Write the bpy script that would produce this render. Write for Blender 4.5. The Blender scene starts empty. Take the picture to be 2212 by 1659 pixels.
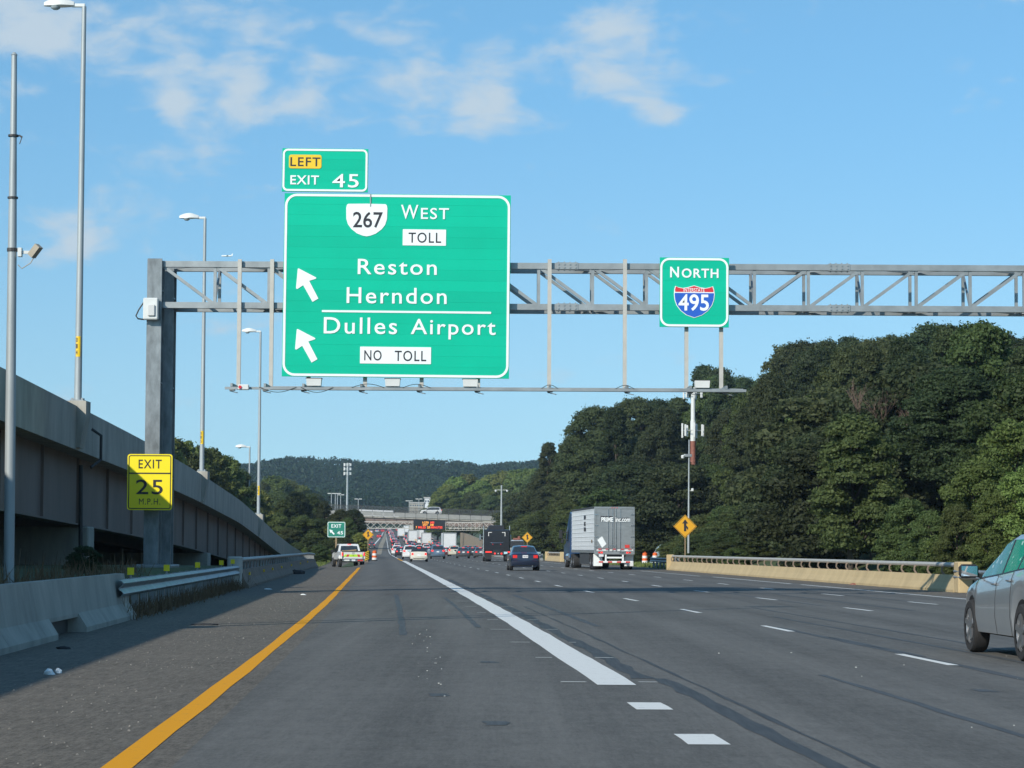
import bpy, math, random
import numpy as np
from mathutils import Vector, Matrix

# ------------------------------------------------------------------ camera, sky, sun, exposure
scene = bpy.context.scene
F_PX, CAM_H = 5574.0, 1.35               # focal length in pixels of a 2212 px wide frame, eye height
PITCH = math.atan((1184 - 829.5) / F_PX)
ROLL = math.radians(0.3)
cam_data = bpy.data.cameras.new('camera')
cam_data.sensor_width = 36.0
cam_data.lens = 36.0 * F_PX / 2212.0
cam_data.clip_start = 0.1
cam_data.clip_end = 9000
cam = bpy.data.objects.new('camera', cam_data)
scene.collection.objects.link(cam)
cam.matrix_world = Matrix.Translation((0, 0, CAM_H)) @ Matrix.Rotation(math.pi / 2 + PITCH, 4, 'X') @ Matrix.Rotation(ROLL, 4, 'Z')
scene.camera = cam

SUN_EL = math.radians(28.5)
SUN_AZ = (-0.56, -0.83)                  # horizontal direction towards the sun: behind and to the left
sun_data = bpy.data.lights.new('sun', 'SUN')
sun_data.energy = 4.0
sun_data.angle = math.radians(0.53)
sun_data.color = (1.0, 0.93, 0.82)
sun = bpy.data.objects.new('sun', sun_data)
scene.collection.objects.link(sun)
sv = Vector((SUN_AZ[0] * math.cos(SUN_EL), SUN_AZ[1] * math.cos(SUN_EL), math.sin(SUN_EL))).normalized()
sun.rotation_euler = sv.to_track_quat('Z', 'Y').to_euler()
sun.location = (-60, -80, 60)

world = bpy.data.worlds.new('World')
scene.world = world
world.use_nodes = True
wn, wl = world.node_tree.nodes, world.node_tree.links
wn.clear()
SKY_STRENGTH = 0.15
w_out = wn.new('ShaderNodeOutputWorld')
w_bg = wn.new('ShaderNodeBackground')
w_bg.inputs['Strength'].default_value = SKY_STRENGTH
w_sky = wn.new('ShaderNodeTexSky')
w_sky.sky_type = 'NISHITA'
w_sky.sun_disc = False
w_sky.sun_elevation = SUN_EL
w_sky.sun_rotation = math.atan2(SUN_AZ[0], SUN_AZ[1])
w_sky.altitude = 100
w_sky.air_density = 1.0
w_sky.dust_density = 0.25
w_sky.ozone_density = 2.4
w_geo = wn.new('ShaderNodeTexCoord')
w_sep = wn.new('ShaderNodeSeparateXYZ')
wl.new(w_geo.outputs['Generated'], w_sep.inputs[0])


def wmath(op, a, b=None, c=None, clamp=False):
    n = wn.new('ShaderNodeMath')
    n.operation = op
    n.use_clamp = clamp
    for i, v in enumerate((a, b, c)):
        if v is None:
            continue
        if isinstance(v, (int, float)):
            n.inputs[i].default_value = v
        else:
            wl.new(v, n.inputs[i])
    return n.outputs[0]


def wrange(v, a, b, lo=0.0, hi=1.0):
    n = wn.new('ShaderNodeMapRange')
    n.interpolation_type = 'SMOOTHSTEP'
    wl.new(v, n.inputs[0])
    for i, q in enumerate((a, b, lo, hi)):
        n.inputs[1 + i].default_value = q
    return n.outputs[0]


# the sky looked up a little higher than the view: clear dry air after rain
w_z = wmath('ADD', wmath('MULTIPLY', wmath('ABSOLUTE', w_sep.outputs[2]), 0.9), 0.16)
w_cmb = wn.new('ShaderNodeCombineXYZ')
wl.new(w_sep.outputs[0], w_cmb.inputs[0])
wl.new(w_sep.outputs[1], w_cmb.inputs[1])
wl.new(w_z, w_cmb.inputs[2])
w_nrm = wn.new('ShaderNodeVectorMath')
w_nrm.operation = 'NORMALIZE'
wl.new(w_cmb.outputs[0], w_nrm.inputs[0])
wl.new(w_nrm.outputs[0], w_sky.inputs[0])
# clouds: soft torn noise over the whole dome, drawn out sideways, plus banks where the photograph has them
w_map = wn.new('ShaderNodeMapping')
w_map.inputs['Scale'].default_value = (1.0, 1.0, 2.1)
w_map.inputs['Location'].default_value = (0.37, 0.0, 0.11)
wl.new(w_geo.outputs['Generated'], w_map.inputs[0])


def wnoise(scale, detail, rough, dist=0.0):
    n = wn.new('ShaderNodeTexNoise')
    n.inputs['Scale'].default_value = scale
    n.inputs['Detail'].default_value = detail
    n.inputs['Roughness'].default_value = rough
    n.inputs['Distortion'].default_value = dist
    wl.new(w_map.outputs[0], n.inputs['Vector'])
    return n.outputs[0]


n_big = wnoise(5.0, 4, 0.55, 0.3)
n_mid = wnoise(17.0, 3, 0.5, 0.4)
n_fine = wnoise(42.0, 4, 0.55, 0.3)
cloud_field = wmath('ADD', wmath('ADD', wmath('MULTIPLY', n_big, 0.25), wmath('MULTIPLY', n_mid, 0.55)), wmath('MULTIPLY', n_fine, 0.45))
# azimuth / elevation in degrees round the heading
w_az = wmath('MULTIPLY', wmath('ARCTAN2', w_sep.outputs[0], w_sep.outputs[1]), 57.2958)
w_el = wmath('MULTIPLY', wmath('ARCSINE', w_sep.outputs[2]), 57.2958)
bank = None
for az, el, ra, re, amp in ((-3.6, 11.0, 7.5, 1.5, .17), (1.9, 11.7, 1.0, .6, .15), (2.6, 10.3, 1.8, .5, .10), (3.2, 9.6, .6, .35, .13),
                            (-7.6, 9.75, .4, .5, .17), (-6.8, 8.75, .9, .7, .14), (-.6, 9.9, 1.1, .6, .15), (-11.5, 11.6, 3.0, 1.2, .18),
                            (11.0, 12.0, 1.6, .5, .12), (-9.6, 6.6, 2.2, .8, .07), (7.6, 9.6, 2.4, .4, .05), (26, 14, 9, 4, .14), (-34, 13, 9, 4, .14),
                            (60, 16, 10, 5, .14), (-80, 15, 12, 5, .14), (120, 18, 14, 6, .14), (-140, 17, 14, 6, .14)):
    dx = wmath('MULTIPLY', wmath('SUBTRACT', w_az, az), 1.0 / ra)
    dy = wmath('MULTIPLY', wmath('SUBTRACT', w_el, el), 1.0 / re)
    g = wmath('MULTIPLY', wmath('POWER', 2.718, wmath('MULTIPLY', wmath('ADD', wmath('MULTIPLY', dx, dx), wmath('MULTIPLY', dy, dy)), -1.0)), amp)
    bank = g if bank is None else wmath('ADD', bank, g)
cloud = wrange(wmath('ADD', cloud_field, bank), 0.685, 0.90, 0.0, 0.92)
w_mix = wn.new('ShaderNodeMix')
w_mix.data_type = 'RGBA'
wl.new(cloud, w_mix.inputs['Factor'])
w_tint = wn.new('ShaderNodeMix')
w_tint.data_type = 'RGBA'
w_tint.blend_type = 'MULTIPLY'
w_tint.inputs['Factor'].default_value = 1.0
wl.new(w_sky.outputs[0], w_tint.inputs['A'])
w_hue = wn.new('ShaderNodeMix')
w_hue.data_type = 'RGBA'
wl.new(wrange(w_sep.outputs[2], -.02, .20), w_hue.inputs['Factor'])
w_hue.inputs['A'].default_value = (1.02, 1.06, .86, 1)
w_hue.inputs['B'].default_value = (.72, 1.03, 1.03, 1)
wl.new(w_hue.outputs['Result'], w_tint.inputs['B'])
wl.new(w_tint.outputs['Result'], w_mix.inputs['A'])
w_mix.inputs['B'].default_value = (3.3, 4.0, 4.6, 1)
wl.new(w_mix.outputs['Result'], w_bg.inputs['Color'])
wl.new(w_bg.outputs[0], w_out.inputs[0])

scene.view_settings.view_transform = 'Standard'
scene.view_settings.look = 'None'
scene.view_settings.exposure = 0.15
scene.view_settings.gamma = 1.0
scene.view_settings.use_curve_mapping = False

# ------------------------------------------------------------------ pixel rays of the photograph (2212 px wide frame)
_fw = np.array([0, math.cos(PITCH), math.sin(PITCH)])
_u0 = np.array([0, -math.sin(PITCH), math.cos(PITCH)])
_r0 = np.array([1.0, 0, 0])
_rt = _r0 * math.cos(ROLL) + _u0 * math.sin(ROLL)
_up = _u0 * math.cos(ROLL) - _r0 * math.sin(ROLL)
EYE = np.array([0, 0, CAM_H])


def at(x, y, Y):
    d = _fw + (x - 1106) / F_PX * _rt - (y - 829.5) / F_PX * _up
    return EYE + d * (Y / d[1])


# ------------------------------------------------------------------ the lie of the land
_BY = [-80, 0, 25.8, 42.8, 55, 73.5, 91.7, 143.7, 180, 247, 350, 450, 600, 970, 1200, 1600, 2600, 6000]
_BX = [5.5, 1.95, 0.86, 0.12, -.43, -1.36, -2.3, -4.95, -6.85, -10.3, -15.7, -20.9, -28.6, -47, -59, -82, -150, -380]
_yy = np.arange(-80, 6001, 2.0)
_bb = np.interp(_yy, _BY, _BX)
_k = np.exp(-(np.arange(-20, 21) / 8.0) ** 2)
_k /= _k.sum()
_bb[30:-30] = np.convolve(_bb, _k, 'same')[30:-30]


def B(Y):
    return np.interp(Y, _yy, _bb)             # left edge of the wide white line


_PY = [-80, 440, 520, 600, 700, 900, 1200, 1600, 6000]
_PZ = [0, 0, .12, .7, 2.0, 4.6, 9.0, 14, 20]
_pp = np.interp(_yy, _PY, _PZ)
_pp[30:-30] = np.convolve(_pp, _k, 'same')[30:-30]


def prof(Y):
    return np.interp(Y, _yy, _pp)


def sst(a, b, x):
    t = np.clip((np.asarray(x, float) - a) / (b - a), 0, 1)
    return t * t * (3 - 2 * t)


def bumps(X, Y, s):
    return (np.sin(X / s + 1.3) * np.cos(Y / (s * 1.3) - .4) + .5 * np.sin(X / (s * .43) - Y / (s * .6)) + .3 * np.cos(X / (s * .23) + Y / (s * .31) + 2)) / 1.8


def gz(X, Y):
    X = np.asarray(X, float)
    Y = np.asarray(Y, float)
    t = X - B(Y)
    z = prof(Y) + 0.0 * X
    z = z - .30 * sst(165, 215, Y) * (1 - sst(245, 300, Y)) * sst(-3.0, -5.2, t)
    d = np.maximum(t - 18.6 - 6.5 * sst(176, 200, Y) * (1 - sst(255, 290, Y)), 0)
    right = .24 * np.minimum(d, 75) * sst(0, 6, d) + .6 * bumps(X, Y, 9) * sst(2, 12, d)
    right = right * (1 - .75 * sst(430, 640, Y))
    dl = np.maximum(-7.3 - t, 0)
    left = .75 * sst(0, .5, dl) * (1 - sst(80, 130, Y)) + 3.0 * sst(14, 60, dl) + .5 * bumps(X, Y, 13) * sst(14, 30, dl)
    far = sst(1250, 1850, Y) * (33 + 7 * bumps(X, Y, 120) + 4 * bumps(X + 90, Y, 47))
    off = sst(40, 160, np.maximum(t - 20, -t - 10)) * sst(600, 1100, Y) * (12 + 5 * bumps(X, Y, 70))
    return z + right + left + far + off


# ------------------------------------------------------------------ building helpers
COL = scene.collection
R = random.Random(7)


class MB:
    def __init__(self):
        self.v, self.f, self.m, self.cur = [], [], [], 0

    def add(self, vs, fs):
        o = len(self.v)
        self.v.extend([tuple(float(c) for c in p) for p in vs])
        self.f.extend([tuple(i + o for i in f) for f in fs])
        self.m.extend([self.cur] * len(fs))
        return self

    def box(self, c, s, ch=0.0):
        x, y, z = s[0] / 2, s[1] / 2, s[2] / 2
        if ch <= 0:
            vs = [(c[0] + a * x, c[1] + b * y, c[2] + e * z) for e in (-1, 1) for b in (-1, 1) for a in (-1, 1)]
            return self.add(vs, [(0, 2, 3, 1), (4, 5, 7, 6), (0, 1, 5, 4), (2, 6, 7, 3), (0, 4, 6, 2), (1, 3, 7, 5)])
        ch = min(ch, x * .9, y * .9, z * .9)
        vs = []
        for e in (-1, 1):
            for b in (-1, 1):
                for a in (-1, 1):
                    vs += [(c[0] + a * (x - ch), c[1] + b * (y - ch), c[2] + e * z), (c[0] + a * (x - ch), c[1] + b * y, c[2] + e * (z - ch)), (c[0] + a * x, c[1] + b * (y - ch), c[2] + e * (z - ch))]
        import itertools
        idx = {}
        i = 0
        for e in (-1, 1):
            for b in (-1, 1):
                for a in (-1, 1):
                    idx[(a, b, e)] = i
                    i += 3
        fs = []
        for e in (-1, 1):
            q = [idx[(-1, -1, e)], idx[(1, -1, e)], idx[(1, 1, e)], idx[(-1, 1, e)]]
            fs.append(tuple(q if e > 0 else q[::-1]))
        for b in (-1, 1):
            q = [idx[(-1, b, -1)] + 1, idx[(1, b, -1)] + 1, idx[(1, b, 1)] + 1, idx[(-1, b, 1)] + 1]
            fs.append(tuple(q if b < 0 else q[::-1]))
        for a in (-1, 1):
            q = [idx[(a, -1, -1)] + 2, idx[(a, 1, -1)] + 2, idx[(a, 1, 1)] + 2, idx[(a, -1, 1)] + 2]
            fs.append(tuple(q if a > 0 else q[::-1]))
        for (p, q, ka, kb) in [((-1, b, e), (1, b, e), 0, 1) for b in (-1, 1) for e in (-1, 1)] + [((a, -1, e), (a, 1, e), 0, 2) for a in (-1, 1) for e in (-1, 1)] + [((a, b, -1), (a, b, 1), 1, 2) for a in (-1, 1) for b in (-1, 1)]:
            fs.append((idx[p] + ka, idx[q] + ka, idx[q] + kb, idx[p] + kb))
        for kk, i in idx.items():
            fs.append((i, i + 1, i + 2))
        return self.add(vs, fs)

    def bar(self, p, q, w, h=None, upv=(0, 0, 1)):
        h = h or w
        p, q = Vector(p), Vector(q)
        d = (q - p).normalized()
        u = Vector(upv)
        if abs(d.dot(u)) > .98:
            u = Vector((0, 1, 0))
        s = d.cross(u).normalized()
        u = s.cross(d)
        vs = [e + s * (a * w / 2) + u * (b * h / 2) for e in (p, q) for a, b in ((-1, -1), (1, -1), (1, 1), (-1, 1))]
        return self.add(vs, [(0, 1, 2, 3)[::-1], (4, 5, 6, 7), (0, 1, 5, 4), (1, 2, 6, 5), (2, 3, 7, 6), (3, 0, 4, 7)])

    def tube(self, pts, rs, n=8, caps=True):
        pts = [Vector(p) for p in pts]
        if isinstance(rs, (int, float)):
            rs = [rs] * len(pts)
        vs, fs = [], []
        ref = None
        for i, p in enumerate(pts):
            d = (pts[min(i + 1, len(pts) - 1)] - pts[max(i - 1, 0)]).normalized()
            if ref is None:
                ref = Vector((0, 0, 1)) if abs(d.z) < .9 else Vector((1, 0, 0))
            s = d.cross(ref).normalized()
            ref = s.cross(d).normalized()
            for k in range(n):
                a = 2 * math.pi * k / n
                vs.append(p + s * (rs[i] * math.cos(a)) + ref * (rs[i] * math.sin(a)))
        for i in range(len(pts) - 1):
            for k in range(n):
                k2 = (k + 1) % n
                fs.append((i * n + k, i * n + k2, (i + 1) * n + k2, (i + 1) * n + k))
        if caps:
            fs.append(tuple(range(n))[::-1])
            fs.append(tuple((len(pts) - 1) * n + k for k in range(n)))
        return self.add(vs, fs)

    def lathe(self, prf, c, axis, n=24, caps=False):
        """prf: (radius, offset along axis)"""
        axis = Vector(axis).normalized()
        u = Vector((0, 0, 1)) if abs(axis.z) < .9 else Vector((1, 0, 0))
        s = axis.cross(u).normalized()
        u = s.cross(axis)
        c = Vector(c)
        vs, fs = [], []
        for r_, o in prf:
            for k in range(n):
                a = 2 * math.pi * k / n
                vs.append(c + axis * o + s * (r_ * math.cos(a)) + u * (r_ * math.sin(a)))
        for i in range(len(prf) - 1):
            for k in range(n):
                k2 = (k + 1) % n
                fs.append((i * n + k, i * n + k2, (i + 1) * n + k2, (i + 1) * n + k))
        if caps:
            fs.append(tuple(range(n))[::-1])
            fs.append(tuple((len(prf) - 1) * n + k for k in range(n)))
        return self.add(vs, fs)

    def sweep(self, prf, path, closed=True, caps=True, vertical=True):
        """prf: list of (side, up); path: 3d points; side points right of travel"""
        path = [Vector(p) for p in path]
        n = len(prf)
        vs, fs = [], []
        for i, p in enumerate(path):
            d = path[min(i + 1, len(path) - 1)] - path[max(i - 1, 0)]
            d.z = 0
            d.normalize()
            s = Vector((d.y, -d.x, 0))
            pr = prf(i) if callable(prf) else prf
            n = len(pr)
            for a, b in pr:
                vs.append((p.x + s.x * a, p.y + s.y * a, p.z + b))
        for i in range(len(path) - 1):
            for k in range(n if closed else n - 1):
                k2 = (k + 1) % n
                fs.append((i * n + k, (i + 1) * n + k, (i + 1) * n + k2, i * n + k2))
        if caps and closed:
            fs.append(tuple(range(n)))
            fs.append(tuple((len(path) - 1) * n + k for k in range(n))[::-1])
        return self.add(vs, fs)

    def plate(self, poly, y0, y1):
        """2D polygon in XZ given counter-clockwise seen from -Y (the viewer); front at y0, back at y1"""
        n = len(poly)
        vs = [(a, y0, b) for a, b in poly] + [(a, y1, b) for a, b in poly]
        fs = [tuple(range(n)), tuple(range(2 * n - 1, n - 1, -1))]
        fs += [(i, i + n, (i + 1) % n + n, (i + 1) % n) for i in range(n)]
        return self.add(vs, fs)

    def ring(self, outer, inner, y0, y1):
        n = len(outer)
        vs = [(a, y0, b) for a, b in outer] + [(a, y0, b) for a, b in inner] + [(a, y1, b) for a, b in outer] + [(a, y1, b) for a, b in inner]
        fs = []
        for i in range(n):
            j = (i + 1) % n
            fs += [(i, j, n + j, n + i), (i, 2 * n + i, 2 * n + j, j), (n + i, n + j, 3 * n + j, 3 * n + i)]
        return self.add(vs, fs)

    def mesh(self, name, mats, smooth=False, offset=(0, 0, 0)):
        me = bpy.data.meshes.new(name)
        o = offset
        me.from_pydata([(p[0] - o[0], p[1] - o[1], p[2] - o[2]) for p in self.v], [], self.f)
        for mt in (mats if isinstance(mats, (list, tuple)) else [mats]):
            me.materials.append(mt)
        if any(self.m):
            me.polygons.foreach_set('material_index', self.m)
        if smooth:
            me.shade_smooth()
            if smooth != 'all':
                try:
                    me.set_sharp_from_angle(angle=math.radians(35))
                except Exception:
                    pass
        me.update()
        return me


def link(name, data, parent=None, loc=None):
    o = bpy.data.objects.new(name, data)
    COL.objects.link(o)
    if parent is not None:
        o.parent = parent
    if loc is not None:
        o.location = loc
    return o


def tag(o, label, cat, group=None):
    o['label'] = label
    o['category'] = cat
    if group:
        o['group'] = group
    return o


def thing(name, label, cat, loc=(0, 0, 0), rotz=0.0, group=None):
    o = link(name, None, None, tuple(float(c) for c in loc))
    o.empty_display_size = .2
    o.rotation_euler = (0, 0, rotz)
    return tag(o, label, cat, group)


def part(name, mb, mat, parent, smooth=False, world=True):
    """mesh part; coordinates are world ones unless world=False (parents used this way carry no rotation)"""
    off = (0, 0, 0)
    if world and parent is not None:
        q = parent
        off = np.zeros(3)
        while q is not None:
            off = off + np.array(q.location)
            q = q.parent
    return link(name, mb.mesh(name, mat, smooth, off), parent)


def struct(name, mb, mat, smooth=False):
    o = link(name, mb.mesh(name, mat, smooth))
    o['kind'] = 'structure'
    return o


def rrect(x0, z0, x1, z1, r, n=6):
    pts = []
    for cx, cz, a0 in ((x1 - r, z0 + r, -90), (x1 - r, z1 - r, 0), (x0 + r, z1 - r, 90), (x0 + r, z0 + r, 180)):
        for k in range(n + 1):
            a = math.radians(a0 + 90 * k / n)
            pts.append((cx + r * math.cos(a), cz + r * math.sin(a)))
    return pts


# ------------------------------------------------------------------ materials
def nodes_of(m):
    m.use_nodes = True
    return m.node_tree.nodes, m.node_tree.links, m.node_tree.nodes['Principled BSDF']


def mat(name, col, rough=.6, metal=0.0, var=.12, scale=3.0, bump=0.0, bscale=None, spec=.5, coat=0.0, emit=None, alpha=None, detail=5, streak=None, island=0.0):
    m = bpy.data.materials.new(name)
    ns, ls, b = nodes_of(m)
    b.inputs['Roughness'].default_value = rough
    b.inputs['Metallic'].default_value = metal
    b.inputs['Specular IOR Level'].default_value = spec
    b.inputs['Coat Weight'].default_value = coat
    b.inputs['Coat Roughness'].default_value = .05
    c = (col[0], col[1], col[2], 1)
    tc = ns.new('ShaderNodeTexCoord')
    nz = ns.new('ShaderNodeTexNoise')
    nz.inputs['Scale'].default_value = scale
    nz.inputs['Detail'].default_value = detail
    nz.inputs['Roughness'].default_value = .65
    if streak:
        mp = ns.new('ShaderNodeMapping')
        mp.inputs['Scale'].default_value = streak
        ls.new(tc.outputs['Object'], mp.inputs[0])
        ls.new(mp.outputs[0], nz.inputs['Vector'])
    else:
        ls.new(tc.outputs['Object'], nz.inputs['Vector'])
    rm = ns.new('ShaderNodeMapRange')
    ls.new(nz.outputs[0], rm.inputs[0])
    rm.inputs[1].default_value = .25
    rm.inputs[2].default_value = .75
    rm.inputs[3].default_value = 1 - var
    rm.inputs[4].default_value = 1 + var
    fac = rm.outputs[0]
    if island > 0:
        gi = ns.new('ShaderNodeObjectInfo')
        r2 = ns.new('ShaderNodeMapRange')
        ls.new(gi.outputs['Random'], r2.inputs[0])
        r2.inputs[3].default_value = 1 - island
        r2.inputs[4].default_value = 1 + island
        mu = ns.new('ShaderNodeMath')
        mu.operation = 'MULTIPLY'
        ls.new(fac, mu.inputs[0])
        ls.new(r2.outputs[0], mu.inputs[1])
        fac = mu.outputs[0]
    vm = ns.new('ShaderNodeVectorMath')
    vm.operation = 'SCALE'
    vm.inputs[0].default_value = c[:3]
    ls.new(fac, vm.inputs['Scale'])
    ls.new(vm.outputs[0], b.inputs['Base Color'])
    if bump > 0:
        bp = ns.new('ShaderNodeBump')
        bp.inputs['Strength'].default_value = bump
        bp.inputs['Distance'].default_value = .02
        if bscale:
            n2 = ns.new('ShaderNodeTexNoise')
            n2.inputs['Scale'].default_value = bscale
            n2.inputs['Detail'].default_value = 4
            ls.new(tc.outputs['Object'], n2.inputs['Vector'])
            ls.new(n2.outputs[0], bp.inputs['Height'])
        else:
            ls.new(nz.outputs[0], bp.inputs['Height'])
        ls.new(bp.outputs[0], b.inputs['Normal'])
    if emit:
        b.inputs['Emission Color'].default_value = (emit[0], emit[1], emit[2], 1)
        b.inputs['Emission Strength'].default_value = emit[3]
    if alpha is not None:
        b.inputs['Alpha'].default_value = alpha
    return m


M = {}
M['green'] = mat('sign_green', (.001, .46, .29), .65, spec=.15, var=.05, scale=.8, island=.05)
M['green_dull'] = mat('sign_green_dull', (.006, .20, .14), .5, var=.08, scale=2)
M['sign_white'] = mat('sign_white', (.80, .84, .84), .45, var=.03)
M['sign_black'] = mat('sign_black', (.012, .014, .022), .5, var=.1)
M['sign_yellow'] = mat('sign_yellow', (.80, .53, .012), .45, var=.05)
M['fluor_yellow'] = mat('sign_fluorescent_yellow', (.92, .76, .008), .45, var=.03)
M['sign_amber'] = mat('sign_amber', (.72, .36, .012), .45, var=.06)
M['sign_red'] = mat('sign_red', (.62, .02, .03), .45, var=.05)
M['sign_blue'] = mat('sign_blue', (.01, .10, .50), .45, var=.05)
M['sign_back'] = mat('sign_aluminium', (.45, .46, .45), .45, metal=.6, var=.08)
M['galv'] = mat('galvanised_steel', (.30, .325, .33), .48, metal=.55, var=.25, scale=1.6, bump=.05)
M['galv_blotch'] = mat('blotchy_galvanised_steel', (.22, .245, .255), .42, metal=.35, var=.45, scale=2.2, streak=(1.6, 1.6, .7), bump=.08)
M['hanger'] = mat('dusty_hanger_steel', (.47, .46, .42), .6, metal=.25, var=.1, scale=4)
M['pole'] = mat('pole_grey_paint', (.36, .40, .41), .5, metal=.25, var=.14, scale=2, streak=(3, 3, .5))
M['lamp_shell'] = mat('lamp_shell', (.66, .68, .66), .4, var=.06)
M['lamp_glass'] = mat('lamp_glass', (.35, .40, .42), .15, var=.1)
M['concrete'] = mat('concrete', (.37, .355, .31), .85, var=.34, scale=1.5, bump=.25, bscale=26, detail=9, streak=(1.2, .8, .28))
M['concrete_tan'] = mat('tan_concrete', (.47, .365, .20), .85, var=.16, scale=1.1, bump=.22, bscale=30, detail=8, streak=(1, 1, .35))
M['concrete_brown'] = mat('brown_stained_concrete', (.22, .17, .13), .88, var=.3, scale=1.2, bump=.25, bscale=24, detail=8)
M['concrete_grey'] = mat('grey_parapet_concrete', (.27, .275, .26), .85, var=.2, scale=1.1, bump=.2, bscale=22, detail=8)
M['wall_dun'] = mat('dun_wall_panel', (.26, .21, .15), .85, var=.2, scale=.8, bump=.2, bscale=10)
M['concrete_pale'] = mat('pale_concrete', (.50, .49, .44), .85, var=.18, scale=1.1, bump=.2, bscale=22, detail=8)
M['weathered_steel'] = mat('weathered_girder_paint', (.19, .145, .125), .7, var=.28, scale=.9, detail=8, streak=(.6, .6, .25))
M['dark_steel'] = mat('dark_steel', (.06, .06, .06), .6, metal=.3, var=.2)
M['rubber'] = mat('tyre_rubber', (.022, .022, .023), .85, var=.2, scale=8)
M['rim'] = mat('alloy_rim', (.42, .43, .44), .3, metal=.85, var=.1)
M['black_trim'] = mat('black_trim', (.02, .021, .023), .55, var=.15)
M['glass'] = mat('tinted_window', (.028, .036, .042), .06, var=.1, spec=.8)
M['tail'] = mat('tail_lamp', (.45, .012, .012), .2, var=.1, emit=(1, .05, .03, .25))
M['brake'] = mat('lit_brake_lamp', (.6, .02, .02), .25, var=.05, emit=(1, .05, .035, 1.1))
M['clear_lamp'] = mat('clear_lamp', (.6, .6, .58), .15, var=.05)
M['plate'] = mat('licence_plate', (.72, .74, .76), .4, var=.06)
M['chrome'] = mat('bright_trim', (.6, .61, .62), .2, metal=.9, var=.05)
M['mirror'] = mat('mirror_glass', (.85, .87, .88), .03, metal=1.0, var=.02)
M['drum_orange'] = mat('drum_orange', (.75, .13, .02), .5, var=.08)
M['white_band'] = mat('white_band', (.75, .75, .72), .5, var=.06)
M['tarp'] = mat('blue_grey_tarp', (.22, .30, .33), .7, var=.25, scale=3, bump=.4)
M['wood'] = mat('weathered_timber', (.26, .19, .11), .8, var=.25, streak=(5, 5, .6))
M['bark'] = mat('bark', (.085, .068, .052), .9, var=.35, scale=3, bump=.5, bscale=12, streak=(3, 3, .6))
M['deadwood'] = mat('dead_branches', (.15, .10, .08), .9, var=.3, scale=2)
M['rust'] = mat('rusty_brown_paint', (.24, .09, .06), .7, var=.3, scale=4)
M['box_white'] = mat('white_box_panel', (.62, .64, .65), .5, var=.07, scale=1.4)
M['ribbed'] = mat('ribbed_trailer_skin', (.74, .76, .76), .45, metal=.1, var=.08, scale=1.2)
M['stainless'] = mat('brushed_stainless', (.43, .44, .43), .36, metal=.7, var=.14, scale=2.0, streak=(1, 1, 3))
M['reflect_red'] = mat('red_tape', (.62, .05, .04), .4, var=.08)
M['lime'] = mat('lime_tape', (.52, .80, .05), .4, var=.05)
M['led_black'] = mat('sign_matrix_black', (.012, .012, .014), .4, var=.1)
M['led_amber'] = mat('lit_matrix_dots', (.3, .1, .01), .5, emit=(1, .40, .04, 1.3))
M['led_red'] = mat('lit_red_matrix_dots', (.3, .02, .01), .5, emit=(1, .06, .02, 1.2))
M['dry_weed'] = mat('dry_weeds', (.16, .105, .055), .9, var=.35, scale=6)
M['window_pane'] = mat('far_window_pane', (.10, .13, .16), .2, var=.2)
M['roof_flat'] = mat('flat_roof', (.4, .4, .39), .8, var=.1)
for nm, c in dict(white=(.72, .73, .72), offwhite=(.66, .64, .55), black=(.016, .017, .02), darkgrey=(.06, .065, .07), silver=(.40, .43, .45), blue=(.007, .014, .036), steelblue=(.15, .21, .28), red=(.42, .02, .02), maroon=(.14, .02, .025), cream=(.55, .52, .42), grey=(.19, .2, .21), green=(.04, .09, .06)).items():
    M['paint_' + nm] = mat(nm + '_car_paint', c, .35, metal=(.55 if nm in ('silver', 'steelblue', 'grey') else .0), var=.04, coat=.8)
M['tractor_blue'] = mat('blue_cab_paint', (.025, .07, .17), .35, var=.06, coat=.7)


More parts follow.
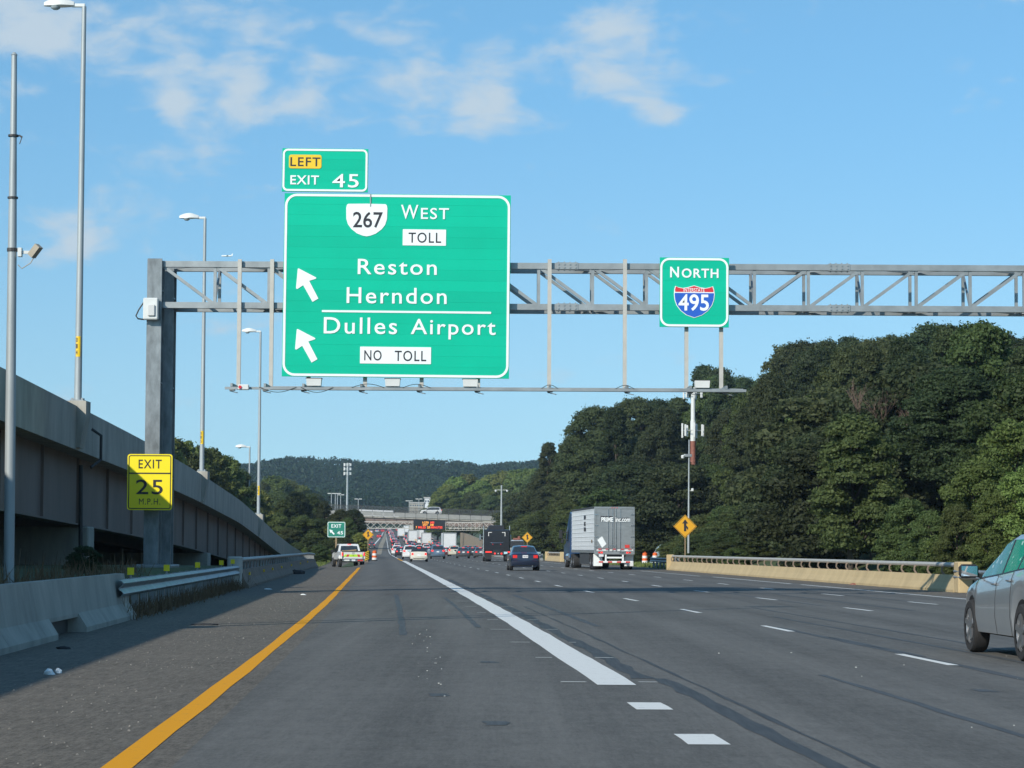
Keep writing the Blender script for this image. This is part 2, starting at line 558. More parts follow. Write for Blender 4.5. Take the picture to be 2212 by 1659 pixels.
def leaf_mat(name, c1, c2, trans=.35):
    m = bpy.data.materials.new(name)
    ns, ls, b = nodes_of(m)
    gi = ns.new('ShaderNodeNewGeometry')
    oi = ns.new('ShaderNodeObjectInfo')
    tc = ns.new('ShaderNodeTexCoord')
    nz = ns.new('ShaderNodeTexNoise')
    nz.inputs['Scale'].default_value = .35
    nz.inputs['Detail'].default_value = 3
    ls.new(tc.outputs['Object'], nz.inputs['Vector'])
    ad = ns.new('ShaderNodeMath')
    ad.operation = 'MULTIPLY_ADD'
    ls.new(gi.outputs['Random Per Island'], ad.inputs[0])
    ad.inputs[1].default_value = .55
    m2 = ns.new('ShaderNodeMath')
    m2.operation = 'MULTIPLY'
    ls.new(nz.outputs[0], m2.inputs[0])
    m2.inputs[1].default_value = .5
    ls.new(m2.outputs[0], ad.inputs[2])
    mx = ns.new('ShaderNodeMix')
    mx.data_type = 'RGBA'
    ls.new(ad.outputs[0], mx.inputs['Factor'])
    mx.inputs['A'].default_value = (*c1, 1)
    mx.inputs['B'].default_value = (*c2, 1)
    hs = ns.new('ShaderNodeHueSaturation')
    mr = ns.new('ShaderNodeMapRange')
    ls.new(oi.outputs['Random'], mr.inputs[0])
    mr.inputs[3].default_value = .68
    mr.inputs[4].default_value = 1.45
    ls.new(mr.outputs[0], hs.inputs['Value'])
    mh = ns.new('ShaderNodeMath')
    mh.operation = 'FRACT'
    m7 = ns.new('ShaderNodeMath')
    m7.operation = 'MULTIPLY'
    ls.new(oi.outputs['Random'], m7.inputs[0])
    m7.inputs[1].default_value = 7.31
    ls.new(m7.outputs[0], mh.inputs[0])
    m8 = ns.new('ShaderNodeMapRange')
    ls.new(mh.outputs[0], m8.inputs[0])
    m8.inputs[3].default_value = .462
    m8.inputs[4].default_value = .52
    ls.new(m8.outputs[0], hs.inputs['Hue'])
    ls.new(mx.outputs['Result'], hs.inputs['Color'])
    ls.new(hs.outputs[0], b.inputs['Base Color'])
    b.inputs['Roughness'].default_value = .6
    b.inputs['Specular IOR Level'].default_value = .25
    tr = ns.new('ShaderNodeBsdfTranslucent')
    ls.new(hs.outputs[0], tr.inputs[0])
    ms = ns.new('ShaderNodeMixShader')
    ms.inputs[0].default_value = trans
    ls.new(b.outputs[0], ms.inputs[1])
    ls.new(tr.outputs[0], ms.inputs[2])
    ls.new(ms.outputs[0], ns['Material Output'].inputs[0])
    return m


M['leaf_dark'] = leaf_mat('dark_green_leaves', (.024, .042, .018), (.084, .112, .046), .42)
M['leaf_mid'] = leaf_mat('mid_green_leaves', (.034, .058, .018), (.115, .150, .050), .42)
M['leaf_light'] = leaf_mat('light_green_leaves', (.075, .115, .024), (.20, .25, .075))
M['leaf_far'] = leaf_mat('far_wood_leaves', (.012, .040, .022), (.034, .076, .036), .2)


def attr_mat_asphalt(name, base, track=.26, grit=.21, warm=0.0):
    """asphalt: aggregate grain, long wear bands in each lane driven by the lateral coordinate"""
    m = bpy.data.materials.new(name)
    ns, ls, b = nodes_of(m)
    at_ = ns.new('ShaderNodeAttribute')
    at_.attribute_name = 'lat'
    tc = ns.new('ShaderNodeTexCoord')

    def nz(scale, detail, mp=None, r=.65):
        n = ns.new('ShaderNodeTexNoise')
        n.inputs['Scale'].default_value = scale
        n.inputs['Detail'].default_value = detail
        n.inputs['Roughness'].default_value = r
        if mp:
            k = ns.new('ShaderNodeMapping')
            k.inputs['Scale'].default_value = mp
            ls.new(tc.outputs['Object'], k.inputs[0])
            ls.new(k.outputs[0], n.inputs['Vector'])
        else:
            ls.new(tc.outputs['Object'], n.inputs['Vector'])
        return n.outputs[0]

    def mth(op, a, b_=None, c=None):
        n = ns.new('ShaderNodeMath')
        n.operation = op
        for i, v in enumerate((a, b_, c)):
            if v is None:
                continue
            if isinstance(v, (int, float)):
                n.inputs[i].default_value = v
            else:
                ls.new(v, n.inputs[i])
        return n.outputs[0]
    fine = nz(55, 3, None, .8)
    mid = nz(2.2, 6)
    big = nz(.11, 4, (1, .35, 1))
    long_ = nz(1.0, 4, (3.0, .035, 1))
    wav = mth('COSINE', mth('MULTIPLY', at_.outputs['Fac'], 2 * math.pi / 1.86))
    f = mth('MULTIPLY_ADD', wav, -track * .35, 1.0)
    f = mth('ADD', f, mth('MULTIPLY', mth('SUBTRACT', long_, .5), track * 2.4))
    f = mth('ADD', f, mth('MULTIPLY', mth('SUBTRACT', big, .5), .36))
    f = mth('ADD', f, mth('MULTIPLY', mth('SUBTRACT', mid, .5), .5))
    f = mth('ADD', f, mth('MULTIPLY', mth('SUBTRACT', nz(1.0, 3, (13, 1.3, 1), .7), .5), grit * 2.2))
    f = mth('ADD', f, mth('MULTIPLY', mth('SUBTRACT', nz(1.0, 3, (38, 3.2, 1), .7), .5), grit * 2.6))
    f = mth('ADD', f, mth('MULTIPLY', mth('SUBTRACT', nz(14, 4, None, .8), .5), grit * 4.2))
    f = mth('ADD', f, mth('MULTIPLY', mth('SUBTRACT', nz(.55, 5, (1, .5, 1), .6), .5), .34))
    f = mth('ADD', f, mth('MULTIPLY', mth('SUBTRACT', fine, .5), grit * 5.0))
    vm = ns.new('ShaderNodeVectorMath')
    vm.operation = 'SCALE'
    vm.inputs[0].default_value = base
    ls.new(f, vm.inputs['Scale'])
    ls.new(vm.outputs[0], b.inputs['Base Color'])
    b.inputs['Roughness'].default_value = .85
    b.inputs['Specular IOR Level'].default_value = .18
    bp = ns.new('ShaderNodeBump')
    bp.inputs['Strength'].default_value = .35
    bp.inputs['Distance'].default_value = .01
    ls.new(fine, bp.inputs['Height'])
    ls.new(bp.outputs[0], b.inputs['Normal'])
    return m


M['asphalt'] = attr_mat_asphalt('asphalt', (.130, .128, .119))
M['asphalt_shoulder'] = attr_mat_asphalt('gritty_shoulder_asphalt', (.145, .129, .106), .05, .45)


def worn_paint(name, col, wear=.5):
    m = bpy.data.materials.new(name)
    ns, ls, b = nodes_of(m)
    tc = ns.new('ShaderNodeTexCoord')
    n1 = ns.new('ShaderNodeTexNoise')
    n1.inputs['Scale'].default_value = 7
    n1.inputs['Detail'].default_value = 8
    n1.inputs['Roughness'].default_value = .75
    ls.new(tc.outputs['Object'], n1.inputs['Vector'])
    mr = ns.new('ShaderNodeMapRange')
    ls.new(n1.outputs[0], mr.inputs[0])
    mr.inputs[1].default_value = .62 - .1 * wear
    mr.inputs[2].default_value = .74
    mr.inputs[3].default_value = 0
    mr.inputs[4].default_value = .75
    mx = ns.new('ShaderNodeMix')
    mx.data_type = 'RGBA'
    ls.new(mr.outputs[0], mx.inputs['Factor'])
    mx.inputs['A'].default_value = (*col, 1)
    mx.inputs['B'].default_value = (.12, .12, .115, 1)
    ls.new(mx.outputs['Result'], b.inputs['Base Color'])
    b.inputs['Roughness'].default_value = .75
    b.inputs['Specular IOR Level'].default_value = .12
    return m


M['line_white'] = worn_paint('white_road_paint', (.72, .73, .70), .5)
M['line_worn'] = worn_paint('worn_white_road_paint', (.62, .63, .60), .8)
M['line_yellow'] = worn_paint('yellow_road_paint', (.78, .34, .008), .35)
M['seal_dark'] = mat('dark_joint_sealant', (.05, .051, .05), .7, var=.5, scale=3, streak=(6, .25, 1))
M['skid'] = mat('faint_tyre_marks', (.066, .072, .075), .75, var=.35, scale=3, streak=(5, .3, 1))
M['joint_pale'] = mat('pale_joint', (.30, .26, .19), .8, var=.3, scale=5)


def ground_mat():
    m = bpy.data.materials.new('verge_soil_and_grass')
    ns, ls, b = nodes_of(m)
    tc = ns.new('ShaderNodeTexCoord')
    n1 = ns.new('ShaderNodeTexNoise')
    n1.inputs['Scale'].default_value = .25
    n1.inputs['Detail'].default_value = 9
    n1.inputs['Roughness'].default_value = .7
    ls.new(tc.outputs['Object'], n1.inputs['Vector'])
    cr = ns.new('ShaderNodeValToRGB')
    e = cr.color_ramp.elements
    e[0].position, e[0].color = .35, (.03, .05, .016, 1)
    e[1].position, e[1].color = .68, (.10, .10, .045, 1)
    k = cr.color_ramp.elements.new(.52)
    k.color = (.055, .085, .025, 1)
    ls.new(n1.outputs[0], cr.inputs[0])
    ls.new(cr.outputs[0], b.inputs['Base Color'])
    b.inputs['Roughness'].default_value = .95
    return m


M['ground'] = ground_mat()


# ------------------------------------------------------------------ ground and road
def grid_struct(name, ts, Ys, zoff, material, parent=None, kind='structure', lat=True):
    T, YY = np.meshgrid(np.array(ts, float), np.array(Ys, float))
    X = B(YY) + T
    Z = gz(X, YY) + (zoff(T, YY) if callable(zoff) else zoff)
    v = np.stack([X.ravel(), YY.ravel(), Z.ravel()], 1)
    nt, ny = len(ts), len(Ys)
    i = np.arange(ny - 1)[:, None] * nt + np.arange(nt - 1)[None, :]
    f = np.stack([i, i + 1, i + nt + 1, i + nt], -1).reshape(-1, 4)
    me = bpy.data.meshes.new(name)
    me.from_pydata(v.tolist(), [], f.tolist())
    if lat:
        a = me.attributes.new('lat', 'FLOAT', 'POINT')
        a.data.foreach_set('value', T.ravel().astype(np.float32))
    me.materials.append(material)
    me.shade_smooth()
    o = link(name, me, parent)
    if parent is None:
        o['kind'] = kind
    return o


Yn = list(np.arange(-70, 30, 6)) + list(np.arange(30, 460, 4)) + list(np.arange(460, 1300, 12)) + list(np.arange(1300, 2000, 22)) + [2100, 2300, 2600, 3000, 3600, 4500, 6000]
Tn = [-3000, -1800, -1200, -800, -560, -420, -320, -250, -200, -160, -130, -105, -85, -70, -58, -48, -40, -34, -29, -25, -21, -18, -15, -12.5, -10.5, -9.0, -8.2, -7.8, -7.45, -7.1, -6, -3, 0, 4, 8, 12, 15, 17, 18.5, 20, 22, 25, 29, 34, 40, 47, 56, 66, 80, 96, 120, 150, 190, 240, 300, 380, 500, 700, 1000, 1500, 2200, 3000]
grid_struct('ground', Tn, Yn, lambda T, Y: np.where((T > -7.25) & (T < 18.4), -.05, 0), M['ground'], lat=False)
Yr = list(np.arange(-60, 30, 3)) + list(np.arange(30, 460, 4)) + list(np.arange(460, 1300, 10))
road = grid_struct('road', list(np.linspace(-3.35, 14.4, 28)), Yr, 0.0, M['asphalt'])
sh_l = grid_struct('shoulder_left', [-7.3, -6.2, -5.2, -4.2, -3.35], Yr, 0.0, M['asphalt_shoulder'])
sh_r = grid_struct('shoulder_right', [14.4, 15.3, 16.2, 17.2, 18.45], Yr, 0.0, M['asphalt_shoulder'])
conn = grid_struct('connector_road', [-14, -12, -10, -8.6, -7.3], [y for y in Yr if y > 540], 0.012, M['asphalt'])


def strip(name, t0, t1, Y0, Y1, material, parent, lift=.004, step=3.0, wob=0.0):
    n = max(2, int(abs(Y1 - Y0) / step) + 1)
    Ys = np.linspace(Y0, Y1, n)
    a = np.array([t0(y) if callable(t0) else t0 for y in Ys])
    b = np.array([t1(y) if callable(t1) else t1 for y in Ys])
    mb = MB()
    vs, fs = [], []
    for i, y in enumerate(Ys):
        w1, w2 = R.uniform(-wob, wob), R.uniform(-wob, wob)
        for t in (a[i] + w1, b[i] + w2):
            x = B(y) + t
            vs.append((x, y, float(gz(x, y)) + lift))
    for i in range(n - 1):
        fs.append((2 * i, 2 * i + 1, 2 * i + 3, 2 * i + 2))
    mb.add(vs, fs)
    return part(name, mb, material, parent)


def ROW1(y):
    return np.interp(y, [20, 32, 46, 59, 73, 92, 144, 179, 400], [4.6, 4.55, 4.5, 4.43, 4.26, 4.08, 4.1, 3.98, 3.9])


def ROW2(y):
    return ROW1(y) + np.interp(y, [50, 60, 70, 80, 92, 150], [4.2, 4.12, 3.95, 3.78, 3.7, 3.65])


def ROW3(y):
    return ROW1(y) + np.interp(y, [50, 66, 86, 111, 134, 164], [7.4, 7.2, 6.9, 6.95, 6.75, 6.55])


strip('yellow_edge_line', lambda y: -3.76, lambda y: -3.58, 4, 172, M['line_yellow'], road, wob=.012)
strip('wide_white_line', 0.0, .40, 25.7, 262, M['line_white'], road, step=1.5, wob=.012)
strip('gore_yellow_line', -.05, .18, 262, 320, M['line_yellow'], road)
strip('white_edge_line', .0, .22, 322, 1240, M['line_worn'], road, step=8)
for y0 in (13.9, 17.95, 21.8):
    strip('wide_dash', .04, .34, y0, y0 + 1.0, M['line_white'], road, step=.5, wob=.008)
for k in range(-1, 26):
    yy = 30.5 + 12.2 * k
    if yy < 12:
        continue
    strip('lane_dash', lambda y: ROW1(y) - .06, lambda y: ROW1(y) + .06, yy, yy + 3.2, M['line_white'], road, step=1.1, wob=.01)
for k in range(0, 22):
    yy = 57.4 + 11.9 * k
    strip('lane_dash', lambda y: ROW2(y) - .06, lambda y: ROW2(y) + .06, yy, yy + 3.1, M['line_white'], road, step=1.1, wob=.01)
    yy = 64.7 + 11.5 * k
    strip('lane_dash', lambda y: ROW3(y) - .06, lambda y: ROW3(y) + .06, yy, yy + 3.1, M['line_white'], road, step=1.1, wob=.01)
strip('white_edge_line', 13.86, 13.99, 20, 100, M['line_white'], road, wob=.012)
strip('white_edge_line', 13.80, 13.93, 102, 126, M['line_white'], road, wob=.012)
strip('white_edge_line', 13.55, 13.68, 129, 158, M['line_worn'], road, wob=.015)
strip('white_edge_line', 13.5, 13.63, 168, 420, M['line_worn'], road)
# repair strip and skid streaks beside the wide line
strip('dark_joint_strip', .68, .84, 8, 27, M['seal_dark'], road, step=.8, wob=.03, lift=.003)
strip('dark_joint_strip', .50, .68, 27, 110, M['seal_dark'], road, step=.9, wob=.05, lift=.003)
strip('dark_joint_strip', .98, 1.02, 10, 60, M['seal_dark'], road, step=1.5, wob=.02, lift=.003)
for k in range(11):
    yy = 26.2 + 5.6 * k + .25 * math.sin(k * 2.1)
    strip('old_marker_scar', -.34 + .08 * math.sin(k * 1.7), -.08, yy, yy + .10, M['line_worn'], road, step=.1, wob=.03)
    strip('old_marker_scar', .48, .66 + .06 * math.sin(k * 2.3), yy + .05, yy + .14, M['line_worn'], road, step=.1, wob=.03)
for yy, a, b in ((92.0, -5.5, 4.4), (92.6, 4.6, 7.4), (112.5, .5, 4.0), (105, 7.6, 10.4), (132, 2.2, 4.4), (98, 8.5, 12.4), (214, -4.5, .1)):
    strip('pale_slab_joint', a, b, yy, yy + .28, M['joint_pale'], road, step=.15, wob=.05)
for t, y0, y1, w in ((4.62, 14, 45, .07), (4.72, 33, 40, .05), (8.3, 62, 84, .06), (1.5, 45, 75, .07), (2.6, 14, 28, .05), (-1.9, 40, 74, .06), (-.6, 44, 70, .05), (9.6, 58, 78, .07), (5.6, 30, 52, .05), (6.3, 34, 60, .04), (11.6, 66, 92, .06)):
    strip('skid_streak', t - w, t + w, y0, y1, M['skid'], road, step=1.2, wob=.02, lift=.003)
for t, y0 in ((-1.2, 19.8), (-1.6, 23.6), (-.9, 30.5), (2.6, 13.2), (5.2, 17.6), (6.9, 23.7), (3.7, 24.8)):
    strip('tar_blot', t - .09, t + .09, y0, y0 + .45, M['skid'], road, step=.12, wob=.035, lift=.003)
# crushed white stuff lying in the lanes
chips = MB()
for k in range(74):
    t, y = (R.gauss(-1.6, .10), R.uniform(23, 44)) if k < 26 else (R.uniform(2, 9), R.uniform(12, 40)) if k < 54 else (R.gauss(5.4, .15), R.uniform(13.5, 16))
    s = R.uniform(.003, .010)
    x = B(y) + t
    chips.box((x, y, gz(x, y) + s * .3), (s * 2, s * R.uniform(2, 5), s * .7))
o = part('white_paint_chips', chips, M['line_worn'], road)
o['kind'] = 'stuff'

# far gore between main road and connector
strip('cream_gore_paint', lambda y: np.interp(y, [480, 700, 900, 1150], [-2.6, -2.2, -1.2, .2]), lambda y: np.interp(y, [480, 700, 900, 1150], [-1.7, -1.0, .1, .7]), 480, 1150, M['joint_pale'], road, step=10)
strip('gore_white_line', lambda y: np.interp(y, [520, 700, 900, 1150], [-6.4, -3.8, -2.4, -.6]), lambda y: np.interp(y, [520, 700, 900, 1150], [-6.0, -3.4, -2.0, -.3]), 520, 1150, M['line_white'], road, step=10)

# grit and litter on the left shoulder
grit = MB()
for k in range(2600):
    y = R.uniform(15, 150) ** 1.0
    t = -3.9 - abs(R.gauss(0, 1.4))
    if t < -6.9:
        continue
    x = B(y) + t
    s = R.uniform(.004, .012) * (1.7 if R.random() < .06 else 1)
    a = R.uniform(0, 3)
    c, d = math.cos(a) * s, math.sin(a) * s
    z = gz(x, y)
    grit.add([(x - c, y - d, z), (x + d, y - c, z), (x + c, y + d, z), (x - d, y + c, z), (x, y, z + s * .8)], [(0, 1, 4), (1, 2, 4), (2, 3, 4), (3, 0, 4)])
o = link('shoulder_grit', grit.mesh('shoulder_grit', mat('grit_stone', (.19, .18, .16), .9, var=.7, scale=30)))
o['kind'] = 'stuff'
tag(o, 'loose stones and grit scattered over the left shoulder', 'grit')


def litter(label, px, py, w, h, material, cat='litter', flat=False):
    d = _fw + (px - 1106) / F_PX * _rt - (py - 829.5) / F_PX * _up
    p = EYE + d * (-CAM_H / d[2])
    mb = MB()
    n = 7
    vs = []
    for lev, sc in ((0, 1), (.6, .9), (1, .45)):
        for k in range(n):
            a = 2 * math.pi * k / n
            rr = (.5 + R.uniform(-.12, .12)) * sc
            vs.append((p[0] + w * rr * math.cos(a), p[1] + w * (.9 if not flat else .6) * rr * math.sin(a), lev * h * R.uniform(.8, 1.1)))
    fs = [tuple(range(n))[::-1], tuple(range(2 * n, 3 * n))]
    for l in range(2):
        fs += [(l * n + k, l * n + (k + 1) % n, (l + 1) * n + (k + 1) % n, (l + 1) * n + k) for k in range(n)]
    mb.add(vs, fs)
    o = link('litter', mb.mesh('litter', material, False, p), None, tuple(p))
    return tag(o, label, cat)


litter('crumpled white paper lying at the shadow edge on the left shoulder', 106, 1457, .11, .06, M['sign_white'])
litter('smaller white scrap beside the crumpled paper on the left shoulder', 126, 1454, .08, .05, M['sign_white'])
litter('white litter on the shoulder beside the foot of the railed barrier', 579, 1273, .26, .03, M['sign_white'], flat=True)
litter('pale scrap on the shoulder between yellow line and railed barrier', 655, 1285, .16, .03, M['sign_white'], flat=True)
litter('black rubber scrap lying on the sunlit part of the left shoulder', 441, 1350, .5, .03, M['rubber'], flat=True)
litter('dark tyre lump against the foot of the railed left barrier', 642, 1240, .75, .22, M['rubber'])
litter('dark scrap on the shaded left shoulder near the near barrier', 136, 1402, .2, .04, M['rubber'], flat=True)
litter('brown scrap on the right shoulder under the tan barrier', 1845, 1263, .32, .06, M['rust'], flat=True)
litter('dark block on the right shoulder under the tan barrier', 1958, 1266, .22, .1, M['rubber'])


# ------------------------------------------------------------------ lettering
_glyph = {}


def text_geo(s, spacing=1.0, bold=0.0):
    key = (s, spacing, bold)
    if key not in _glyph:
        cu = bpy.data.curves.new('lettering', 'FONT')
        cu.body = s
        cu.space_character = spacing
        cu.offset = bold
        cu.resolution_u = 4
        cu.extrude = 0.0
        ob = bpy.data.objects.new('lettering', cu)
        COL.objects.link(ob)
        dg = bpy.context.evaluated_depsgraph_get()
        me = bpy.data.meshes.new_from_object(ob.evaluated_get(dg))
        v = np.array([p.co[:2] for p in me.vertices])
        f = [tuple(p.vertices) for p in me.polygons]
        bpy.data.objects.remove(ob)
        bpy.data.curves.remove(cu)
        bpy.data.meshes.remove(me)
        lo, hi = v.min(0), v.max(0)
        _glyph[key] = ((v - lo) / (hi - lo), f)
    return _glyph[key]


def lettering(mb, s, x0, z0, x1, z1, y, spacing=1.0, bold=.0):
    v, f = text_geo(s, spacing, bold)
    mb.add([(x0 + a * (x1 - x0), y, z0 + b * (z1 - z0)) for a, b in v], f)
    return mb


class Sign:
    """flat sign facing the road: parts are given in pixels of the photograph and become metres at distance Y"""

    def __init__(self, name, label, cat, px, Y, tilt=0.0, group=None):
        self.px, self.Y = px, Y
        x0, y0, x1, y1 = px
        self.cx, self.cy = (x0 + x1) / 2, y1
        o = at(self.cx, self.cy, Y)
        self.k = Y / F_PX
        self.o = thing(name, label, cat, o, 0, group)
        self.o.rotation_euler = (0, tilt, 0)

    def p(self, x, y):
        return ((x - self.cx) * self.k, (self.cy - y) * self.k)

    def part(self, name, mb, m, parent=None):
        return part(name, mb, m, parent or self.o, world=False)

    def poly(self, name, pts, m, y0=-.012, y1=.0, parent=None):
        q = [self.p(*a) for a in pts]
        ar = sum(q[i][0] * q[(i + 1) % len(q)][1] - q[(i + 1) % len(q)][0] * q[i][1] for i in range(len(q)))
        if ar < 0:
            q = q[::-1]
        mb = MB()
        mb.plate(q, y0, y1)
        return self.part(name, mb, m, parent)

    def rr(self, name, box, r, m, y0=-.012, y1=0.0, parent=None):
        a, b = self.p(box[0], box[3]), self.p(box[2], box[1])
        mb = MB()
        mb.plate(rrect(a[0], a[1], b[0], b[1], r * self.k), y0, y1)
        return self.part(name, mb, m, parent)

    def border(self, box, r, w, m, y0=-.010, y1=0.0):
        a, b = self.p(box[0], box[3]), self.p(box[2], box[1])
        w *= self.k
        r *= self.k
        mb = MB()
        mb.ring(rrect(a[0], a[1], b[0], b[1], r), rrect(a[0] + w, a[1] + w, b[0] - w, b[1] - w, max(r - w, .002)), y0, y1)
        return self.part('border', mb, m)

    def text(self, s, box, m, y=-.016, spacing=1.0, bold=.012, parent=None):
        a, b = self.p(box[0], box[3]), self.p(box[2], box[1])
        mb = MB()
        lettering(mb, s, a[0], a[1], b[0], b[1], y, spacing, bold)
        return self.part('lettering', mb, m, parent)

    def panels(self, n, m, gap=.0014, horizontal=True):
        a, b = self.p(self.px[0], self.px[3]), self.p(self.px[2], self.px[1])
        h = (b[1] - a[1]) / n
        for i in range(n):
            mb = MB()
            z0, z1 = a[1] + i * h + gap / 2, a[1] + (i + 1) * h - gap / 2
            d = R.uniform(-.0015, .0015)
            mb.box(((a[0] + b[0]) / 2, .028 + d, (z0 + z1) / 2), (b[0] - a[0], .05, z1 - z0), .0012)
            self.part('panel', mb, m)

    def stiffeners(self, xs, m):
        a, b = self.p(self.px[0], self.px[3]), self.p(self.px[2], self.px[1])
        for x in xs:
            mb = MB()
            mb.box(((x - self.cx) * self.k, .085, (a[1] + b[1]) / 2), (.08, .06, b[1] - a[1] - .1))
            self.part('stiffener', mb, m)


def SZ(x, y):
    """sign close-up pixels to frame pixels"""
    return ((1100 + x / 1.58) * .54, (550 + y / 1.58) * .54)


def SB(x0, y0, x1, y1):
    return (*SZ(x0, y0), *SZ(x1, y1))


GY = 72.6
g = Sign('guide_sign', 'large green overhead guide sign reading 267 West Reston Herndon Dulles Airport', 'road sign', (608, 416, 1100, 815.5), GY, math.radians(.30))
g.panels(17, M['green'])
g.stiffeners((660, 760, 860, 960, 1050), M['sign_back'])
g.border((609.2, 417.2, 1098.8, 814.2), 26, 5.2, M['sign_white'])
sh = g.poly('route_shield', [SZ(*q) for q in ((447, 413), (565, 411), (683, 413), (692, 420), (696, 440), (694, 510), (683, 545), (662, 573), (625, 602), (588, 616), (566, 620), (542, 616), (505, 602), (468, 573), (447, 545), (436, 510), (434, 440), (438, 420))], M['sign_white'])
g.text('267', SB(478, 463, 668, 565), M['sign_black'], bold=.012, parent=sh)
g.text('W', SB(783, 416, 893, 506), M['sign_white'], bold=.007)
g.text('EST', SB(910, 434, 1088, 506), M['sign_white'], spacing=1.15, bold=.007)
pl = g.rr('toll_plate', SB(796, 572, 1071, 675), 1, M['sign_white'])
g.text('TOLL', SB(833, 592, 1040, 658), M['sign_black'], spacing=1.15, bold=.008, parent=pl)
g.text('Reston', SB(513, 764, 1015, 863), M['sign_white'], spacing=1.16, bold=.007)
g.text('Herndon', SB(445, 946, 1080, 1048), M['sign_white'], spacing=1.16, bold=.007)
g.rr('divider_line', SB(289, 1093, 1363, 1106), 1, M['sign_white'])
g.text('Dulles', SB(303, 1138, 768, 1243), M['sign_white'], spacing=1.16, bold=.007)
g.text('Airport', SB(855, 1143, 1393, 1272), M['sign_white'], spacing=1.16, bold=.007)
pl = g.rr('no_toll_plate', SB(535, 1323, 985, 1430), 1, M['sign_white'])
g.text('NO', SB(562, 1345, 672, 1411), M['sign_black'], spacing=1.15, bold=.008, parent=pl)
g.text('TOLL', SB(755, 1346, 955, 1413), M['sign_black'], spacing=1.15, bold=.008, parent=pl)
for dy in (0, 386):
    g.poly('arrow', [SZ(x, y + dy) for x, y in ((132, 832), (138, 829), (248, 885), (251, 890), (247, 894), (206, 908), (266, 1020), (229, 1042), (168, 936), (133, 960), (127, 960), (123, 955))], M['sign_white'])
mb = MB()
x0, z0 = g.p(795, 430)
mb.box((x0, -.014, z0), (.03, .02, .36))
g.part('bracket_strip', mb, M['galv'])

e = Sign('exit_number_sign', 'green exit tab sign with yellow LEFT patch and number 45 above the large guide sign', 'road sign', (608, 319.5, 795, 414.5), GY, math.radians(.30))
e.panels(4, M['green'])
e.stiffeners((640, 760), M['sign_back'])
e.border((609.3, 320.7, 793.7, 413.2), 11, 4.2, M['sign_white'])
lp = e.rr('left_patch', SB(84, 107, 291, 195), 5, M['sign_yellow'])
e.text('LEFT', SB(93, 124, 284, 181), M['sign_black'], spacing=1.15, bold=.012, parent=lp)
e.text('EXIT', SB(95, 240, 277, 298), M['sign_white'], spacing=1.1, bold=.016)
e.text('45', SB(362, 228, 530, 315), M['sign_white'], spacing=1.1, bold=.007)


def NZ(x, y):
    k = 1100 / 2212
    return ((2000 + x * k) * .54, (950 + y * k) * .54)


def NB(x0, y0, x1, y1):
    return (*NZ(x0, y0), *NZ(x1, y1))


n = Sign('route_sign', 'square green overhead sign reading North with the blue 495 interstate shield', 'road sign', NB(1283, 157, 1842, 721), GY, math.radians(.2))
n.panels(6, M['green'])
n.stiffeners((1483, 1558), M['sign_back'])
n.border(NB(1286, 161, 1837, 717), 20, 4.6, M['sign_white'])
n.text('N', NB(1366, 233, 1438, 320), M['sign_white'], bold=.022)
n.text('ORTH', NB(1460, 246, 1757, 322), M['sign_white'], spacing=1.15, bold=.022)


def shield(c, s, top=True):
    out = [(1408, 388), (1430, 398), (1470, 405), (1510, 398), (1560, 383), (1610, 398), (1652, 405), (1690, 398), (1712, 388), (1722, 415), (1727, 455), (1722, 500), (1706, 545), (1672, 590), (1625, 625), (1562, 647), (1498, 625), (1452, 590), (1418, 545), (1402, 500), (1397, 455), (1400, 415)]
    return [NZ(1562 + (x - 1562) * s, 515 + (y - 515) * s) for x, y in out]


sh = n.poly('interstate_shield', shield(0, 1.0), M['sign_white'])
inn = [(x, y) for x, y in shield(0, .965)]
cut = NZ(0, 441)[1]
top_pts = [q for q in inn if q[1] < cut]
bot_pts = [q for q in inn if q[1] > cut]
xl, xr = NZ(1408, 0)[0], NZ(1717, 0)[0]
n.poly('shield_band', [(xr, cut - 1.2), (xl, cut - 1.2)] + [q for q in inn[-1:] if q[1] < cut] + [q for q in inn if q[1] < cut and q != inn[-1]], M['sign_red'], y0=-.016, y1=-.010, parent=sh)
n.poly('shield_field', [(xl - 1, cut + 1.0), (xr + 1, cut + 1.0)] + bot_pts, M['sign_blue'], y0=-.016, y1=-.010, parent=sh)
n.text('INTERSTATE', NB(1475, 405, 1645, 436), M['sign_white'], y=-.020, bold=.004, parent=sh)
n.text('495', NB(1434, 455, 1680, 590), M['sign_white'], y=-.020, bold=.016, parent=sh)

x_ = Sign('exit_speed_sign', 'bright yellow EXIT 25 M.P.H. sign fixed to the gantry post', 'road sign', (274, 981, 371, 1102), GY - .45)
x_.rr('sign_face', (274, 981, 371, 1102), 6, M['fluor_yellow'], y0=0, y1=.02)
x_.border((276.5, 983.5, 368.5, 1099.5), 5, 2.0, M['sign_black'], y0=-.003)
x_.rr('divider_line', (277, 1021, 368, 1024), .5, M['sign_black'], y0=-.003)
x_.text('EXIT', (298, 993, 348, 1012), M['sign_black'], y=-.004, spacing=1.15, bold=.01)
x_.text('25', (293, 1036, 351, 1068), M['sign_black'], y=-.004, spacing=1.1, bold=.007)
x_.text('M.P.H.', (300, 1077, 346, 1090), M['sign_black'], y=-.004, spacing=1.15, bold=.0)
for px_ in (310, 335):
    mb = MB()
    x0, z0 = x_.p(px_, 1041)
    mb.box((x0, .07, z0), (.05, .10, 1.4))
    x_.part('bracket', mb, M['galv'])

